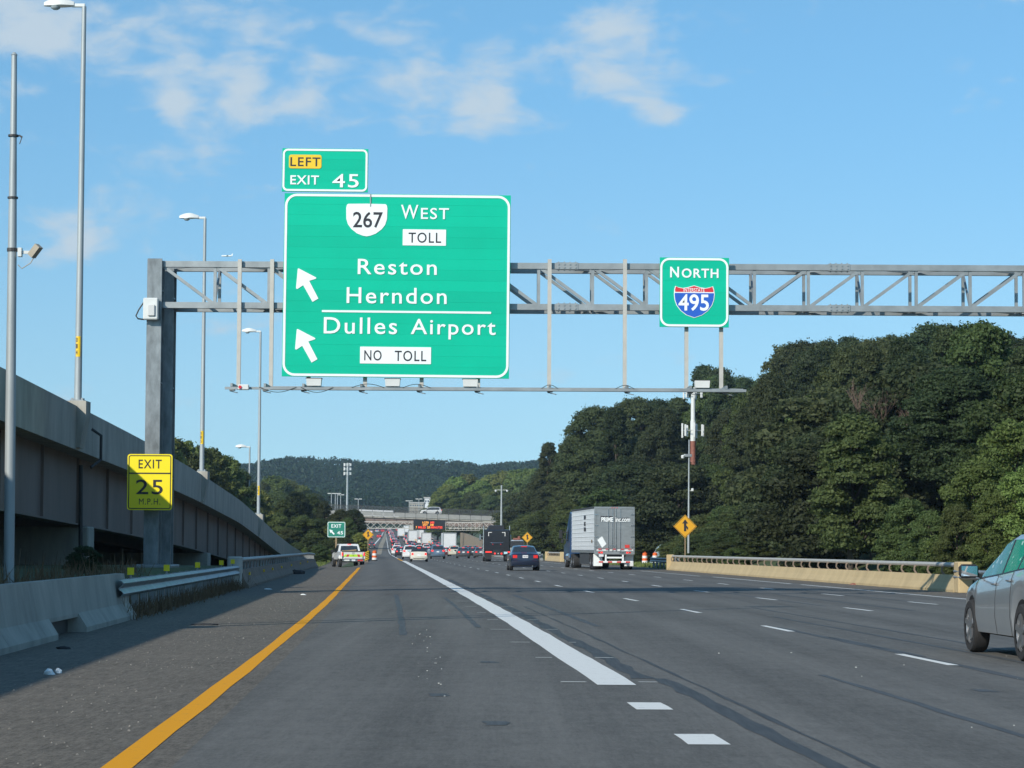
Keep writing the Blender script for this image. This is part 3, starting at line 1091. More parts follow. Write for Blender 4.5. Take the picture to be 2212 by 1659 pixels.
# ------------------------------------------------------------------ sign gantry
PX = float(at(335, 900, 73)[0])
GZT, GZB = float(at(900, 573.5, 73)[2]), float(at(900, 662, 73)[2])
GYF, GYR = 73.0, 74.15
gan = thing('sign_gantry', 'grey steel box-truss sign gantry spanning the motorway on a tall left post', 'gantry', (PX, 73.6, float(gz(PX, 73.6))))


def ibeam(x, y, z0, z1, w, d, name):
    mb = MB()
    fl = .05
    mb.box((x, y - d / 2 + fl / 2, (z0 + z1) / 2), (w, fl, z1 - z0), .006)
    mb.box((x, y + d / 2 - fl / 2, (z0 + z1) / 2), (w, fl, z1 - z0), .006)
    mb.box((x, y, (z0 + z1) / 2), (.06, d - 2 * fl + .01, z1 - z0 - .01))
    for k in range(3):
        z = z0 + (z1 - z0) * (.3 + .3 * k)
        mb.box((x, y, z), (w * .92, d - 2 * fl + .008, .04))
    return part(name, mb, M['galv_blotch'], gan)


ptop = float(at(335, 560, 73)[2])
pb = float(gz(PX, 73.6)) - .05
ibeam(PX - .04, 73.1, pb, ptop, .42, .62, 'post')
ibeam(PX + .17, 74.1, pb, ptop - .15, .42, .62, 'post')
mb = MB()
mb.box((PX, 73.6, pb + .06), (1.1, 1.9, .14), .02)
part('base_plate', mb, M['galv'], gan)
XR = 17.6
for xx, yy in ((XR, 73.1), (XR, 74.1)):
    ibeam(xx, yy, float(gz(xx, yy)) - .05, ptop, .42, .62, 'post')
xa, xb = PX + .12, XR
for z in (GZT, GZB):
    for y in (GYF, GYR):
        mb = MB()
        mb.bar((xa, y, z), (xb, y, z), .16, .17)
        part('chord', mb, M['galv'], gan)
npan = int((xb - xa) / 1.53)
pw = (xb - xa) / npan
mid = int((float(at(1630, 600, 73)[0]) - xa) / pw + .5)
for i in range(npan + 1):
    x = xa + i * pw
    for y in (GYF, GYR):
        if 0 < i < npan:
            mb = MB()
            mb.bar((x, y, GZB), (x, y, GZT), .085, .085)
            part('strut', mb, M['galv'], gan)
        if i < npan:
            mb = MB()
            p0, p1 = ((x + .05, y, GZT - .06), (x + pw - .05, y, GZB + .06)) if i < mid else ((x + .05, y, GZB + .06), (x + pw - .05, y, GZT - .06))
            mb.bar(p0, p1, .085, .085)
            part('diagonal', mb, M['galv'], gan)
    if i < npan:
        for z in (GZT, GZB):
            s = 1 if (i % 2) else -1
            mb = MB()
            mb.bar((x, GYF if s > 0 else GYR, z), (x + pw, GYR if s > 0 else GYF, z), .06, .06)
            part('cross_brace', mb, M['galv'], gan)
        mb = MB()
        mb.bar((x, GYF, GZB), (x, GYR, GZT if i % 2 else GZB), .055, .055)
        part('cross_brace', mb, M['galv'], gan)
for cx_ in (1225, 1812):
    for z in (GZT, GZB):
        mb = MB()
        x = float(at(cx_, 600, 73)[0])
        mb.box((x, GYF - .005, z), (.62, .19, .20), .005)
        for k in range(4):
            for s in (-1, 1):
                mb.box((x - .24 + .16 * k, GYF - .11, z + s * .045), (.035, .03, .035))
                mb.box((x - .24 + .16 * k, GYF, z + s * .115), (.03, .03, .04))
        part('splice_plate', mb, M['galv'], gan)
zbar = float(at(1000, 838, 72.2)[2])
for px_ in (517, 587, 668, 790, 912, 1034, 1187, 1350, 1483, 1558):
    x = float(at(px_, 650, 72.8)[0])
    ztop_ = float(at(px_, 560, 72.8)[2])
    mb = MB()
    mb.box((x, 72.84, (ztop_ + zbar) / 2), (.11, .11, ztop_ - zbar))
    part('hanger', mb, M['hanger'], gan)
    mb = MB()
    mb.bar((x, 72.84, zbar), (x, 71.0, zbar - .02), .06, .09)
    mb.box((x, 71.25, zbar - .12), (.16, .12, .10), .01)
    mb.bar((x - .05, 71.2, zbar - .18), (x + .16, 71.0, zbar - .24), .05, .02)
    part('walkway_bracket', mb, M['galv'], gan)
xl_, xr_ = float(at(486, 838, 71)[0]), float(at(1612, 838, 71)[0])
zw = float(at(1000, 841, 71)[2])
for k in range(4):
    mb = MB()
    mb.bar((xl_ + (1.25 if k else 0), 70.98 + .16 * k, zw + .012 * k), (xr_ - .07 * k, 70.98 + .16 * k, zw + .012 * k), .06, .10 if k else .07)
    part('walkway_rail', mb, M['galv'], gan)
mb = MB()
mb.box((float(at(527, 838, 71)[0]), 70.9, zw + .02), (.30, .16, .15), .02)
o = part('control_box', mb, M['lamp_shell'], gan)
mb = MB()
mb.lathe([(.0, -.02), (.045, -.02), (.045, .0)], (float(at(520, 838, 71)[0]), 70.81, zw + .02), (0, 1, 0), 12)
part('red_knob', mb, M['sign_red'], o)
mb = MB()
for a, b in ((560, 640), (650, 720), (760, 830), (870, 930), (1170, 1205), (1330, 1370)):
    pa, pb_ = at(a, 835, 70.95), at(b, 835, 70.95)
    pts = []
    for k in range(9):
        u = k / 8
        pts.append((pa[0] + (pb_[0] - pa[0]) * u, 70.94, zw + .03 - (.14 if a < 700 else -.1) * math.sin(math.pi * u)))
    mb.tube(pts, .009, 5)
part('cable', mb, M['black_trim'], gan)
mb = MB()
jb = at(327, 668, 72.7)
mb.box((jb[0], 72.62, jb[2]), (.42, .22, .62), .03)
jbx = part('junction_box', mb, M['lamp_shell'], gan)
mb = MB()
mb.box((jb[0] + .03, 72.48, jb[2] - .05), (.2, .06, .32), .02)
part('meter_panel', mb, M['clear_lamp'], jbx)
mb = MB()
mb.tube([(jb[0] - .2, 72.62, jb[2] + .2), (jb[0] - .34, 72.6, jb[2] - .02), (jb[0] - .42, 72.6, jb[2] - .2), (jb[0] - .36, 72.6, jb[2] - .28), (jb[0] - .18, 72.62, jb[2] - .3)], .022, 6)
part('conduit', mb, M['black_trim'], jbx)
for px_, lab in ((678, 'white box floodlight under the left part of the large guide sign'), (848, 'white box floodlight under the middle of the large guide sign'), (1016, 'white box floodlight under the right part of the large guide sign'), (1517, 'white box floodlight under the square 495 route sign')):
    q = at(px_, 822, 71.05)
    s = 1.0
    lt = thing('sign_floodlight', lab, 'floodlight', (q[0], 71.15, zw + .02), 0, 'floodlights on the gantry walkway')
    mb = MB()
    w, d, h = .42 * s, .30, .20
    mb.add([(-w / 2 * .92, -d / 2, .06), (w / 2 * .92, -d / 2, .06), (w / 2 * .92, d / 2, .06), (-w / 2 * .92, d / 2, .06), (-w / 2, -d / 2 - .02, .06 + h), (w / 2, -d / 2 - .02, .06 + h), (w / 2, d / 2, .06 + h), (-w / 2, d / 2, .06 + h)], [(3, 2, 1, 0), (4, 5, 6, 7), (0, 1, 5, 4), (1, 2, 6, 5), (2, 3, 7, 6), (3, 0, 4, 7)])
    part('housing', mb, M['lamp_shell'], lt, world=False)
    mb = MB()
    mb.box((0, -.01, .06 + h + .006), (w + .03, d + .03, .02), .004)
    part('lens_frame', mb, M['black_trim'], lt, world=False)
    mb = MB()
    mb.box((0, 0, .03), (.08, .1, .08))
    part('mount', mb, M['galv'], lt, world=False)


# ------------------------------------------------------------------ left side: barriers, guardrail, ramp, lamps
def along(t, Y0, Y1, step=3.0, dz=0.0):
    Ys = np.linspace(Y0, Y1, max(2, int((Y1 - Y0) / step) + 1))
    out = []
    for y in Ys:
        x = float(B(y) + t)
        out.append((x, float(y), float(prof(y)) + dz - float(.3 * sst(165, 215, y) * (1 - sst(245, 300, y)) * sst(-3, -5.2, t))))
    return out


def jersey(side, h=.81, w=.62, d=-.04):
    """side +1: traffic face on the right of travel direction"""
    pr = [(0, d), (0, .08), (-.14, .30), (-.24, h), (-.40, h), (-.48, d)]
    return [(a * side, b) for a, b in pr] if side > 0 else [(-a, b) for a, b in pr][::-1]


cb = thing('concrete_barrier', 'weathered grey concrete barrier with a drain slot along the near left shoulder', 'barrier', (float(B(40)) - 7, 40, 0))
for y0, y1 in ((2, 17), (17.02, 32.5), (32.52, 37.2), (40.6, 48.4)):
    mb = MB()
    mb.sweep(jersey(1, .84), along(-6.85, y0, y1, 2))
    part('wall_section', mb, M['concrete'], cb)
mb = MB()
mb.sweep([(a, b) for a, b in [(-.14, .24), (-.14, .30), (-.24, .84), (-.40, .84), (-.48, .24)]], along(-6.85, 37.18, 40.62, 1))
part('drain_lintel', mb, M['concrete'], cb)
mb = MB()
mb.sweep([(-.3, -.03), (-.3, .25), (-.47, .25), (-.47, -.03)], along(-6.85, 37.2, 40.6, 1))
part('drain_back', mb, M['dark_steel'], cb)


def wbeam(t, Y0, Y1, side, name, label, group=None, reflectors=(), top=.74, posts=True):
    g_ = thing(name, label, 'guardrail', along(t, Y0, Y0 + 1)[0], 0, group)
    pr = [(0, top), (.05, top - .02), (.085, top - .06), (.06, top - .10), (.01, top - .135), (0, top - .155), (.01, top - .175), (.06, top - .21), (.085, top - .25), (.05, top - .29), (0, top - .31)]
    pr = [(a * side, b) for a, b in pr]
    pr = pr + [(a - .012 * side, b) for a, b in pr[::-1]]
    mb = MB()
    mb.sweep(pr, along(t, Y0, Y1, 2))
    part('beam', mb, M['galv'], g_, smooth=True)
    if posts:
        for p in along(t, Y0 + .6, Y1 - .4, 1.9):
            mb = MB()
            mb.box((p[0] - side * .16, p[1], p[2] + top / 2 - .05), (.15, .10, top + .1))
            part('post', mb, M['galv'], g_)
    for y in reflectors:
        p = along(t, y, y + 1)[0]
        mb = MB()
        mb.box((p[0] - side * .1, p[1], p[2] + top + .13), (.13, .02, .14), .004)
        part('reflector', mb, M['fluor_yellow'], g_)
        mb = MB()
        mb.box((p[0] - side * .1, p[1] + .02, p[2] + top), (.035, .03, .18))
        part('reflector_stem', mb, M['galv'], g_)
    return g_


wbeam(-6.98, 46.5, 84.5, 1, 'guardrail', 'corrugated steel guardrail with yellow reflectors between the two left barriers', reflectors=(49.5, 57.5, 67, 77, 83))

rb = thing('railed_barrier', 'brown stained concrete barrier topped by a pipe rail along the left shoulder', 'barrier', (float(B(85)) - 7, 85, 0))
mb = MB()
p_ = along(-7.05, 84, 85)[0]
mb.box((p_[0] - .05, p_[1] + .4, .5), (.42, .9, 1.06), .04)
part('end_block', mb, M['concrete_pale'], rb)
mb = MB()
mb.sweep(jersey(1, .60), along(-6.65, 84.6, 184, 4))
part('wall', mb, M['concrete_brown'], rb)
mb = MB()
mb.tube([(x - .3, y, z + .92) for x, y, z in along(-6.65, 84.8, 184, 4)], .075, 8)
part('handrail', mb, M['galv'], rb, smooth=True)
for p in along(-6.65, 86, 183, 2.4):
    mb = MB()
    mb.bar((p[0] - .33, p[1], p[2] + .58), (p[0] - .31, p[1], p[2] + .88), .05, .12, (0, 1, 0))
    part('rail_post', mb, M['galv'], rb)
for y in (88, 99, 107, 117, 130, 145, 160):
    p = along(-6.65, y, y + 1)[0]
    mb = MB()
    mb.box((p[0] - .13, p[1], p[2] + .44), (.06, .12, .10))
    part('reflector', mb, M['sign_yellow'], rb)

# elevated ramp
_RY = [5, 40, 67, 95, 119, 150, 172, 200, 230, 262, 300]
_RZ = [6.5, 6.1, 5.75, 5.25, 4.8, 4.05, 3.25, 2.3, 1.5, .9, .6]
_RX = [-10.9, -11.95, -12.83, -13.57, -14.5, -15.75, -16.7, -18.1, -19.6, -21.3, -23.3]
_ry = np.arange(5, 301, 1.0)
_rz = np.interp(_ry, _RY, _RZ)
_rx = np.interp(_ry, _RY, _RX)
_kk = np.exp(-(np.arange(-12, 13) / 5.5) ** 2)
_kk /= _kk.sum()
_rz[15:-15] = np.convolve(_rz, _kk, 'same')[15:-15]
_rx[15:-15] = np.convolve(_rx, _kk, 'same')[15:-15]


def ramp(y, dx=0.0, dz=0.0):
    return (float(np.interp(y, _ry, _rx)) + dx, float(y), float(np.interp(y, _ry, _rz)) + dz)


rp = thing('elevated_ramp', 'concrete and steel girder exit ramp descending along the left of the road', 'bridge', (-14, 80, 0))
ys = list(np.arange(5, 300, 4)) + [300]
cuts = [5, 34, 78.6, 122.6, 170.6, 232, 300]
for a, b in zip(cuts[:-1], cuts[1:]):
    q = [y for y in np.arange(a + .02, b - .02, 3.0)] + [b - .02]
    mb = MB()
    mb.sweep([(0, -1.32), (.0, 0), (-.30, 0), (-.42, -.85), (-.42, -1.30)], [ramp(y) for y in q])
    part('parapet', mb, M['concrete'], rp)
mb = MB()
mb.sweep([(-.43, -1.02), (-8.6, -1.02), (-8.6, -1.28), (-.43, -1.28)], [ramp(y) for y in ys])
part('deck', mb, M['concrete'], rp)
mb = MB()
mb.sweep([(-8.6, -1.3), (-8.6, 0), (-8.9, 0), (-8.9, -1.3)], [ramp(y) for y in ys])
part('parapet', mb, M['concrete'], rp)
yg = [y for y in ys if y < 212]
for off in (-.75, -3.5, -6.2, -8.1):
    mb = MB()
    mb.sweep([(off, -1.285), (off, -3.42), (off - .04, -3.42), (off - .04, -1.285)], [ramp(y) for y in yg])
    gd = part('girder', mb, M['weathered_steel'], rp)
    mb = MB()
    mb.sweep([(off + .22, -3.42), (off + .22, -3.47), (off - .26, -3.47), (off - .26, -3.42)], [ramp(y) for y in yg])
    part('flange', mb, M['weathered_steel'], gd)
    if off == -.75:
        for y in np.arange(9, 205, 7.4):
            p = ramp(y)
            mb = MB()
            mb.box((p[0] + off + .06, y, p[2] - 2.35), (.09, .02, 2.1))
            part('stiffener', mb, M['weathered_steel'], gd)
for y, dx in ((83.5, 0), (131, 0), (36, 0), (174, 0)):
    p = ramp(y)
    mb = MB()
    zg = float(gz(p[0] - 4, y))
    zt = p[2] - 3.49
    if zt > zg + .2:
        mb.box((p[0] - 4.3, y, (zt + zg) / 2 - .2), (8.0, 1.2, zt - zg + .4), .04)
        part('pier', mb, M['concrete'], rp)
mb = MB()
for a in (60,):
    pass
q = [ramp(y) for y in np.arange(5, 230, 5)]
mb.add([(x - 9.6, y, -.3) for x, y, z in q] + [(x - 9.6, y, max(z - 1.4, .1)) for x, y, z in q], [(i, i + 1, len(q) + i + 1, len(q) + i) for i in range(len(q) - 1)])
part('back_wall', mb, M['concrete_brown'], rp)
mb = MB()
p = ramp(80)
mb.tube([(p[0] + .14, 80.0, p[2] - .55), (p[0] + .42, 80.1, p[2] - .75), (p[0] + .42, 80.1, p[2] - 1.5), (p[0] + .2, 79.6, p[2] - 1.75)], .05, 6)
part('conduit', mb, M['dark_steel'], rp)
mb = MB()
mb.tube([(p[0] - .55, 82.2, p[2] - 1.6), (p[0] - .5, 82.2, .6)], .07, 8)
part('drain_pipe', mb, M['dark_steel'], rp)
for y in (78.0, 122, 170, 34):
    p = ramp(y)
    mb = MB()
    mb.add([(p[0] + a, y + b, p[2] + c) for c, wd in ((-1.25, .12), (-.3, .30), (.16, .30)) for a, b in ((-.36, -.42), (wd, -.42), (wd, .42), (-.36, .42))],
           [(0, 3, 2, 1), (8, 9, 10, 11)] + [(l * 4 + k, l * 4 + (k + 1) % 4, l * 4 + 4 + (k + 1) % 4, l * 4 + 4 + k) for l in (0, 1) for k in range(4)])
    part('lamp_pedestal', mb, M['concrete'], rp)


def lamp_head(mb_shell, mb_glass, tip, s, dirx=-1):
    n = 10
    L, Wd, Hh = .92 * s, .20 * s, .25 * s
    vs, fs = [], []
    K = 9
    for i in range(K):
        u = i / (K - 1)
        wq = math.sin(math.pi * min(1, .08 + u * .98) * .5) ** .6 if u < .5 else (1 - .55 * ((u - .5) / .5) ** 2)
        hq = (.35 + .65 * math.sin(math.pi * min(.5, .05 + u * .9))) * (1 - .5 * max(0, (u - .6) / .4))
        for k in range(n):
            a = 2 * math.pi * k / n
            z = math.sin(a)
            z = z if z > 0 else z * .18
            vs.append((tip[0] + dirx * L * (1 - u), tip[1] + Wd * wq * math.cos(a), tip[2] + Hh * hq * z))
    for i in range(K - 1):
        for k in range(n):
            fs.append((i * n + k, i * n + (k + 1) % n, (i + 1) * n + (k + 1) % n, (i + 1) * n + k))
    fs += [tuple(range(n)), tuple((K - 1) * n + k for k in range(n))]
    mb_shell.add(vs, fs)
    cx_ = tip[0] + dirx * L * .62
    gl = [(.0, -.13 * s), (.07 * s, -.125 * s), (.13 * s, -.09 * s), (.155 * s, -.04 * s), (.16 * s, -.015 * s)]
    mb_glass.lathe(gl, (cx_, tip[1], tip[2]), (0, 0, 1), 14)


def lamp_post(base, h, label, number=None, r0=.115, r1=.07, s=1.0, nz_=.55, name='street_lamp', group='lamps along the elevated ramp'):
    o = thing(name, label, 'street lamp', base, 0, group)
    mb = MB()
    mb.tube([(0, 0, 0), (0, 0, h)], [r0, r1], 14)
    part('pole', mb, M['pole'], o, smooth=True, world=False)
    mb = MB()
    mb.box((0, 0, .02), (.42, .42, .05), .01)
    for a in (-.15, .15):
        for b in (-.15, .15):
            mb.box((a, b, .06), (.05, .05, .08))
    part('base_plate', mb, M['galv'], o, world=False)
    sh_, gl_ = MB(), MB()
    lamp_head(sh_, gl_, (-.30 * s, 0, h + .02), s)
    hd = part('lamp_head', sh_, M['lamp_shell'], o, smooth=True, world=False)
    part('lens', gl_, M['lamp_glass'], hd, smooth=True, world=False)
    mb = MB()
    mb.box((-.17 * s, 0, h + .03), (.42 * s, .11 * s, .11 * s), .02)
    part('bracket_arm', mb, M['lamp_shell'], o, world=False)
    if number:
        mb = MB()
        z = nz_
        rr = r0 - (r0 - r1) * z / h + .004
        vs = []
        for zz in (z, z + .62):
            for k in range(5):
                a = math.radians(-125 + 17.5 * k)
                vs.append((rr * math.cos(a), rr * math.sin(a), zz))
        mb.add(vs, [(k, k + 1, k + 6, k + 5) for k in range(4)])
        st = part('number_sticker', mb, M['sign_yellow'], o, world=False)
        mb = MB()
        for i, ch in enumerate(number):
            v, f = text_geo(ch, 1.0, .02)
            zz = z + .44 - i * .19
            pts = []
            for a, b in v:
                an = math.radians(-110 + 28 * (a - .5))
                pts.append(((rr + .003) * math.cos(an), (rr + .003) * math.sin(an), zz + b * .14))
            mb.add(pts, f)
        part('lettering', mb, M['sign_black'], st, world=False)
    return o


p = ramp(78)
lamp_post((p[0] - .02, 78, p[2] + .16), float(at(178, 14, 78)[2]) - p[2] - .16, 'tall lamp post numbered 014 on the nearest pedestal of the ramp parapet', '014', nz_=1.35)
p = ramp(122)
lamp_post((p[0] - .02, 122, p[2] + .16), float(at(440, 472, 122)[2]) - p[2] - .16, 'lamp post numbered 015 on the middle pedestal of the ramp parapet', '015', nz_=1.3)
p = ramp(170)
lamp_post((p[0] - .02, 170, p[2] + .16), float(at(565, 717, 170)[2]) - p[2] - .16, 'lamp post numbered 016 on the far pedestal of the ramp parapet', '016', nz_=1.25)
p = ramp(34)
lamp_post((p[0] - .02, 34, p[2] + .16), 11.6, 'lamp post on the ramp parapet before the numbered ones', None)
q = at(538, 1096, 330)
lamp_post((q[0], 330, gz(q[0], 330)), float(at(538, 966, 330)[2]) - float(gz(q[0], 330)), 'small distant lamp post behind the ramp beside the trees', None, s=1.5, r0=.17, r1=.1, group='far lamps')

cp = at(19, 1250, 41)
base = (float(cp[0]), 41.0, float(gz(cp[0], 41)))
cpo = thing('camera_pole', 'tall tapered grey pole carrying a side-mounted camera by the near barrier', 'camera pole', base)
zt = float(at(27.5, 113, 41)[2])
mb = MB()
zs = [base[2], base[2] + 2.6, zt - 3.2, zt - 1.35, zt - .04]
mb.tube([(base[0] - .06 * (z - base[2]) / (zt - base[2]), 41, z) for z in zs], [.085, .083, .072, .055, .045], 12)
mb.tube([(base[0] - .06, 41, zt - .045), (base[0] - .06, 41, zt)], [.055, .02], 12)
part('pole', mb, M['pole'], cpo, smooth=True)
mb = MB()
for z in (zt - 3.2, zt - 2.35, zt - 1.35, float(at(20, 538, 41)[2])):
    mb.tube([(base[0] - .06 * (z - base[2]) / (zt - base[2]), 41, z - .015), (base[0] - .06 * (z - base[2]) / (zt - base[2]), 41, z + .015)], .085, 12)
part('clamp_band', mb, M['dark_steel'], cpo)
zc = float(at(30, 545, 41)[2])
mb = MB()
mb.bar((base[0] + .05, 41, zc), (base[0] + .30, 41, zc), .035, .05)
mb.box((base[0] + .09, 41, zc), (.06, .12, .14))
arm_ = part('camera_arm', mb, M['lamp_shell'], cpo)
mb = MB()
mb.bar((base[0] + .27, 41.0, zc - .06), (base[0] + .40, 40.95, zc + .10), .12, .10)
mb.tube([(base[0] + .33, 40.98, zc - .05), (base[0] + .26, 41, zc - .17), (base[0] + .12, 41, zc - .26), (base[0] + .06, 41, zc - .2)], .008, 5)
part('camera', mb, mat('camera_body', (.36, .32, .25), .6), cpo)
zc = float(at(30, 295, 41)[2])
mb = MB()
mb.bar((base[0] + .04, 41, zc + .02), (base[0] + .09, 41, zc - .01), .03, .03)
mb.bar((base[0] + .05, 41, zc - .12), (base[0] + .09, 41, zc), .012, .012)
mb.box((base[0] - .075, 41, zc + .02), (.03, .06, .16))
part('sensor', mb, M['dark_steel'], cpo)


# ------------------------------------------------------------------ right side barriers
def railed_right(t, Y0, Y1, label, mid=None):
    o_ = thing('railed_barrier', label, 'barrier', along(t, Y0, Y0 + 1)[0])
    seg = np.arange(Y0, Y1, 9.1)
    for a in seg:
        b = min(a + 9.08, Y1)
        mb = MB()
        mb.sweep(jersey(-1, .55), along(t, a, b, 3))
        part('wall_section', mb, M['concrete_tan'], o_)
    mb = MB()
    mb.tube([(x + .33, y, z + .88) for x, y, z in along(t, Y0, Y1, 3)], .075, 8)
    part('handrail', mb, M['hanger'], o_, smooth=True)
    for p in along(t, Y0 + .5, Y1 - .3, 2.2):
        mb = MB()
        mb.tube([(p[0] + .30, p[1], p[2] + .53), (p[0] + .22, p[1], p[2] + .66), (p[0] + .23, p[1], p[2] + .78), (p[0] + .33, p[1], p[2] + .86)], [.05, .035, .035, .04], 5)
        part('rail_post', mb, M['concrete_brown'], o_)
    for yb in (Y0 - .45, Y1 + .35):
        p = along(t, yb, yb + 1)[0]
        mb = MB()
        mb.box((p[0] + .22, p[1], p[2] + .48), (.46, .85, 1.02), .04)
        part('end_block', mb, M['concrete_tan'], o_)
    return o_


railed_right(16.15, 83.5, 166, 'long tan concrete barrier with curved-bracket pipe rail on the right verge')
railed_right(16.0, 262, 284, 'short tan concrete barrier with rail behind the semi-trailer')
wbeam(16.2, 40, 83.4, -1, 'guardrail', 'steel guardrail meeting the near end block of the long tan barrier')
wbeam(15.6, 285, 400, -1, 'guardrail', 'pale steel guardrail on the right verge beyond the short tan barrier')
wbeam(17.0, 168, 184, -1, 'guardrail', 'short bent guardrail end beside the grey tarpaulin on the right')
wbeam(-11.6, 200, 232, 1, 'guardrail', 'low steel guardrail end behind the parked white pickup')


def traffic_drum(px, py, Y, label, group):
    q = at(px, py, Y)
    z = float(gz(q[0], Y))
    o_ = thing('traffic_drum', label, 'traffic drum', (q[0], Y, z), 0, group)
    mb = MB()
    mb.lathe([(.30, 0), (.30, .09), (.26, .10)], (0, 0, 0), (0, 0, 1), 18, True)
    part('base', mb, M['rubber'], o_, world=False)
    r_ = [.265, .262, .248, .245, .232, .228, .215, .21, .195]
    for i in range(4):
        mb = MB()
        z0, z1 = .10 + i * .215, .10 + (i + 1) * .215
        mb.lathe([(r_[2 * i], z0), (r_[2 * i + 1], z1 - .015), (r_[2 * i + 2] - .004, z1)], (0, 0, 0), (0, 0, 1), 18)
        part('band', mb, M['drum_orange'] if i % 2 else M['white_band'], o_, world=False)
    mb = MB()
    mb.lathe([(.195, .96), (.15, 1.0), (.0, 1.0)], (0, 0, 0), (0, 0, 1), 18)
    mb.tube([(-.07, 0, 1.0), (-.06, 0, 1.06), (.06, 0, 1.06), (.07, 0, 1.0)], .018, 5)
    part('lid', mb, M['drum_orange'], o_, world=False)
    return o_


traffic_drum(1393, 1214, 226, 'orange and white traffic drum standing clear of the grey tarpaulin', 'drums by the right-hand merge')
traffic_drum(1415, 1214, 232, 'orange and white traffic drum touching the grey tarpaulin', 'drums by the right-hand merge')
traffic_drum(809, 1207, 262, 'orange and white traffic drum beside the black and yellow chevron panel', 'drums at the left gore')

q = at(1424, 1212, 236)
zq = float(gz(q[0], 236))
mb = MB()
vs, fs = [], []
nu, nv = 14, 9
for j in range(nv):
    for i in range(nu):
        a = 2 * math.pi * i / nu
        u = j / (nv - 1)
        rr = (1 - u) ** .55 * (.9 + .16 * math.sin(3 * a + 1) + .08 * math.sin(5 * a))
        vs.append((q[0] + .15 * u + rr * 1.0 * math.cos(a), 236 + rr * 1.0 * math.sin(a), zq + 1.75 * u + .06 * math.sin(4 * a) * (1 - u)))
for j in range(nv - 1):
    for i in range(nu):
        fs.append((j * nu + i, j * nu + (i + 1) % nu, (j + 1) * nu + (i + 1) % nu, (j + 1) * nu + i))
mb.add(vs, fs)
o = link('tarpaulin', mb.mesh('tarpaulin', M['tarp'], True, (q[0], 236, zq)), None, (q[0], 236, zq))
tag(o, 'blue grey tarpaulin draped over a heap behind the drums', 'tarpaulin')


# ------------------------------------------------------------------ roadside signs
def merge_sign(px, py, Y, side, label, group, bent=False):
    q = at(px, py, Y)
    zg = float(gz(q[0], Y))
    o_ = thing('merge_sign', label, 'road sign', (q[0], Y, zg), R.uniform(-.05, .05), group)
    zc = q[2] - zg
    d = side * math.sqrt(.5)
    mb = MB()
    mb.plate([(0, zc - d), (d, zc), (0, zc + d), (-d, zc)], -.012, .012)
    part('sign_face', mb, M['sign_amber'], o_, world=False)
    mb = MB()
    a, b = d * .95, d * .90
    mb.ring([(0, zc - a), (a, zc), (0, zc + a), (-a, zc)], [(0, zc - b), (b, zc), (0, zc + b), (-b, zc)], -.016, -.01)
    part('border', mb, M['sign_black'], o_, world=False)
    k = d / 1.0
    mb = MB()
    mb.plate([(x * k, zc + z * k) for x, z in [(-.10, -.42), (.10, -.42), (.10, .24), (.26, .24), (0, .60), (-.26, .24), (-.10, .24)]], -.017, -.010)
    mb.plate([(x * k, zc + z * k) for x, z in [(.09, -.12), (.24, -.33), (.27, -.12), (.09, .10)]], -.0175, -.010)
    part('merge_arrow', mb, M['sign_black'], o_, world=False)
    mb = MB()
    mb.box((0, .05, zc / 2), (.09, .07, zc + d * .8))
    part('post', mb, M['wood'] if not bent else M['galv'], o_, world=False)
    return o_


merge_sign(1480, 1137, 190, 1.22, 'amber diamond merge sign on a post behind the long tan barrier', 'amber merge signs')
merge_sign(1139, 1161, 320, .95, 'amber diamond merge sign against the dark trees beyond the blue sedan', 'amber merge signs')
merge_sign(795, 1155, 292, .91, 'amber diamond merge sign half hidden by the bushes left of the road', 'amber merge signs')

s = Sign('gore_exit_sign', 'green EXIT 45 gore sign with an arrow on a timber post', 'road sign', (707, 1127, 746, 1161), 246)
s.rr('sign_face', (707, 1127, 746, 1161), 3, M['green_dull'], y0=0, y1=.02)
s.border((707.7, 1127.7, 745.3, 1160.3), 2.6, 1.1, M['sign_white'], y0=-.004)
s.text('EXIT', (715.6, 1132.5, 737, 1140), M['sign_white'], y=-.005, spacing=1.15, bold=.02)
s.text('45', (728, 1147.3, 741, 1154.5), M['sign_white'], y=-.005, spacing=1.1, bold=.025)
s.poly('arrow', [(711.5, 1143.5), (719, 1146), (717.5, 1147.5), (723, 1153), (721, 1155.5), (715.3, 1149.7), (713.5, 1151.5)], M['sign_white'], y0=-.005)
zz = float(gz(s.o.location[0], 246)) - s.o.location[2]
for dx in (-.02,):
    mb = MB()
    mb.box((dx, .09, zz / 2 + .4), (.16, .14, -zz + 1.0))
    s.part('post', mb, M['wood'])
q = at(790, 1213, 243)
zq = float(gz(q[0], 243))
o = thing('chevron_panel', 'curled black and yellow striped hazard panel behind the white pickup', 'hazard panel', (q[0], 243, zq))
for k in range(9):
    mb = MB()
    z0 = .12 + k * .085
    vs = []
    for (dz) in (0, .085):
        for i in range(9):
            u = -1 + 2 * i / 8
            vs.append((u * .31, -.10 * (1 - u * u), z0 + dz + .13 * (u + .6)))
    mb.add(vs, [(i, i + 1, i + 10, i + 9) for i in range(8)])
    part('stripe', mb, M['sign_black'] if k % 2 else M['sign_yellow'], o, world=False)
mb = MB()
mb.box((0, .05, .45), (.5, .12, .9), .03)
part('backing_block', mb, M['concrete_brown'], o, world=False)
q = at(800, 1200, 258)
mb = MB()
mb.sweep([(.28, -.1), (.2, .3), (.12, .82), (-.12, .82), (-.2, .3), (-.28, -.1)], [(float(B(y)) - 4.1 + (y - 252) * .003, y, float(gz(B(y) - 4.3, y))) for y in np.arange(252, 420, 8)])
o = link('median_barrier', mb.mesh('median_barrier', M['concrete_brown'], False, (q[0], 258, 0)), None, (q[0], 258, 0))
tag(o, 'stained concrete barrier starting at the chevron panel and running up the median', 'barrier')

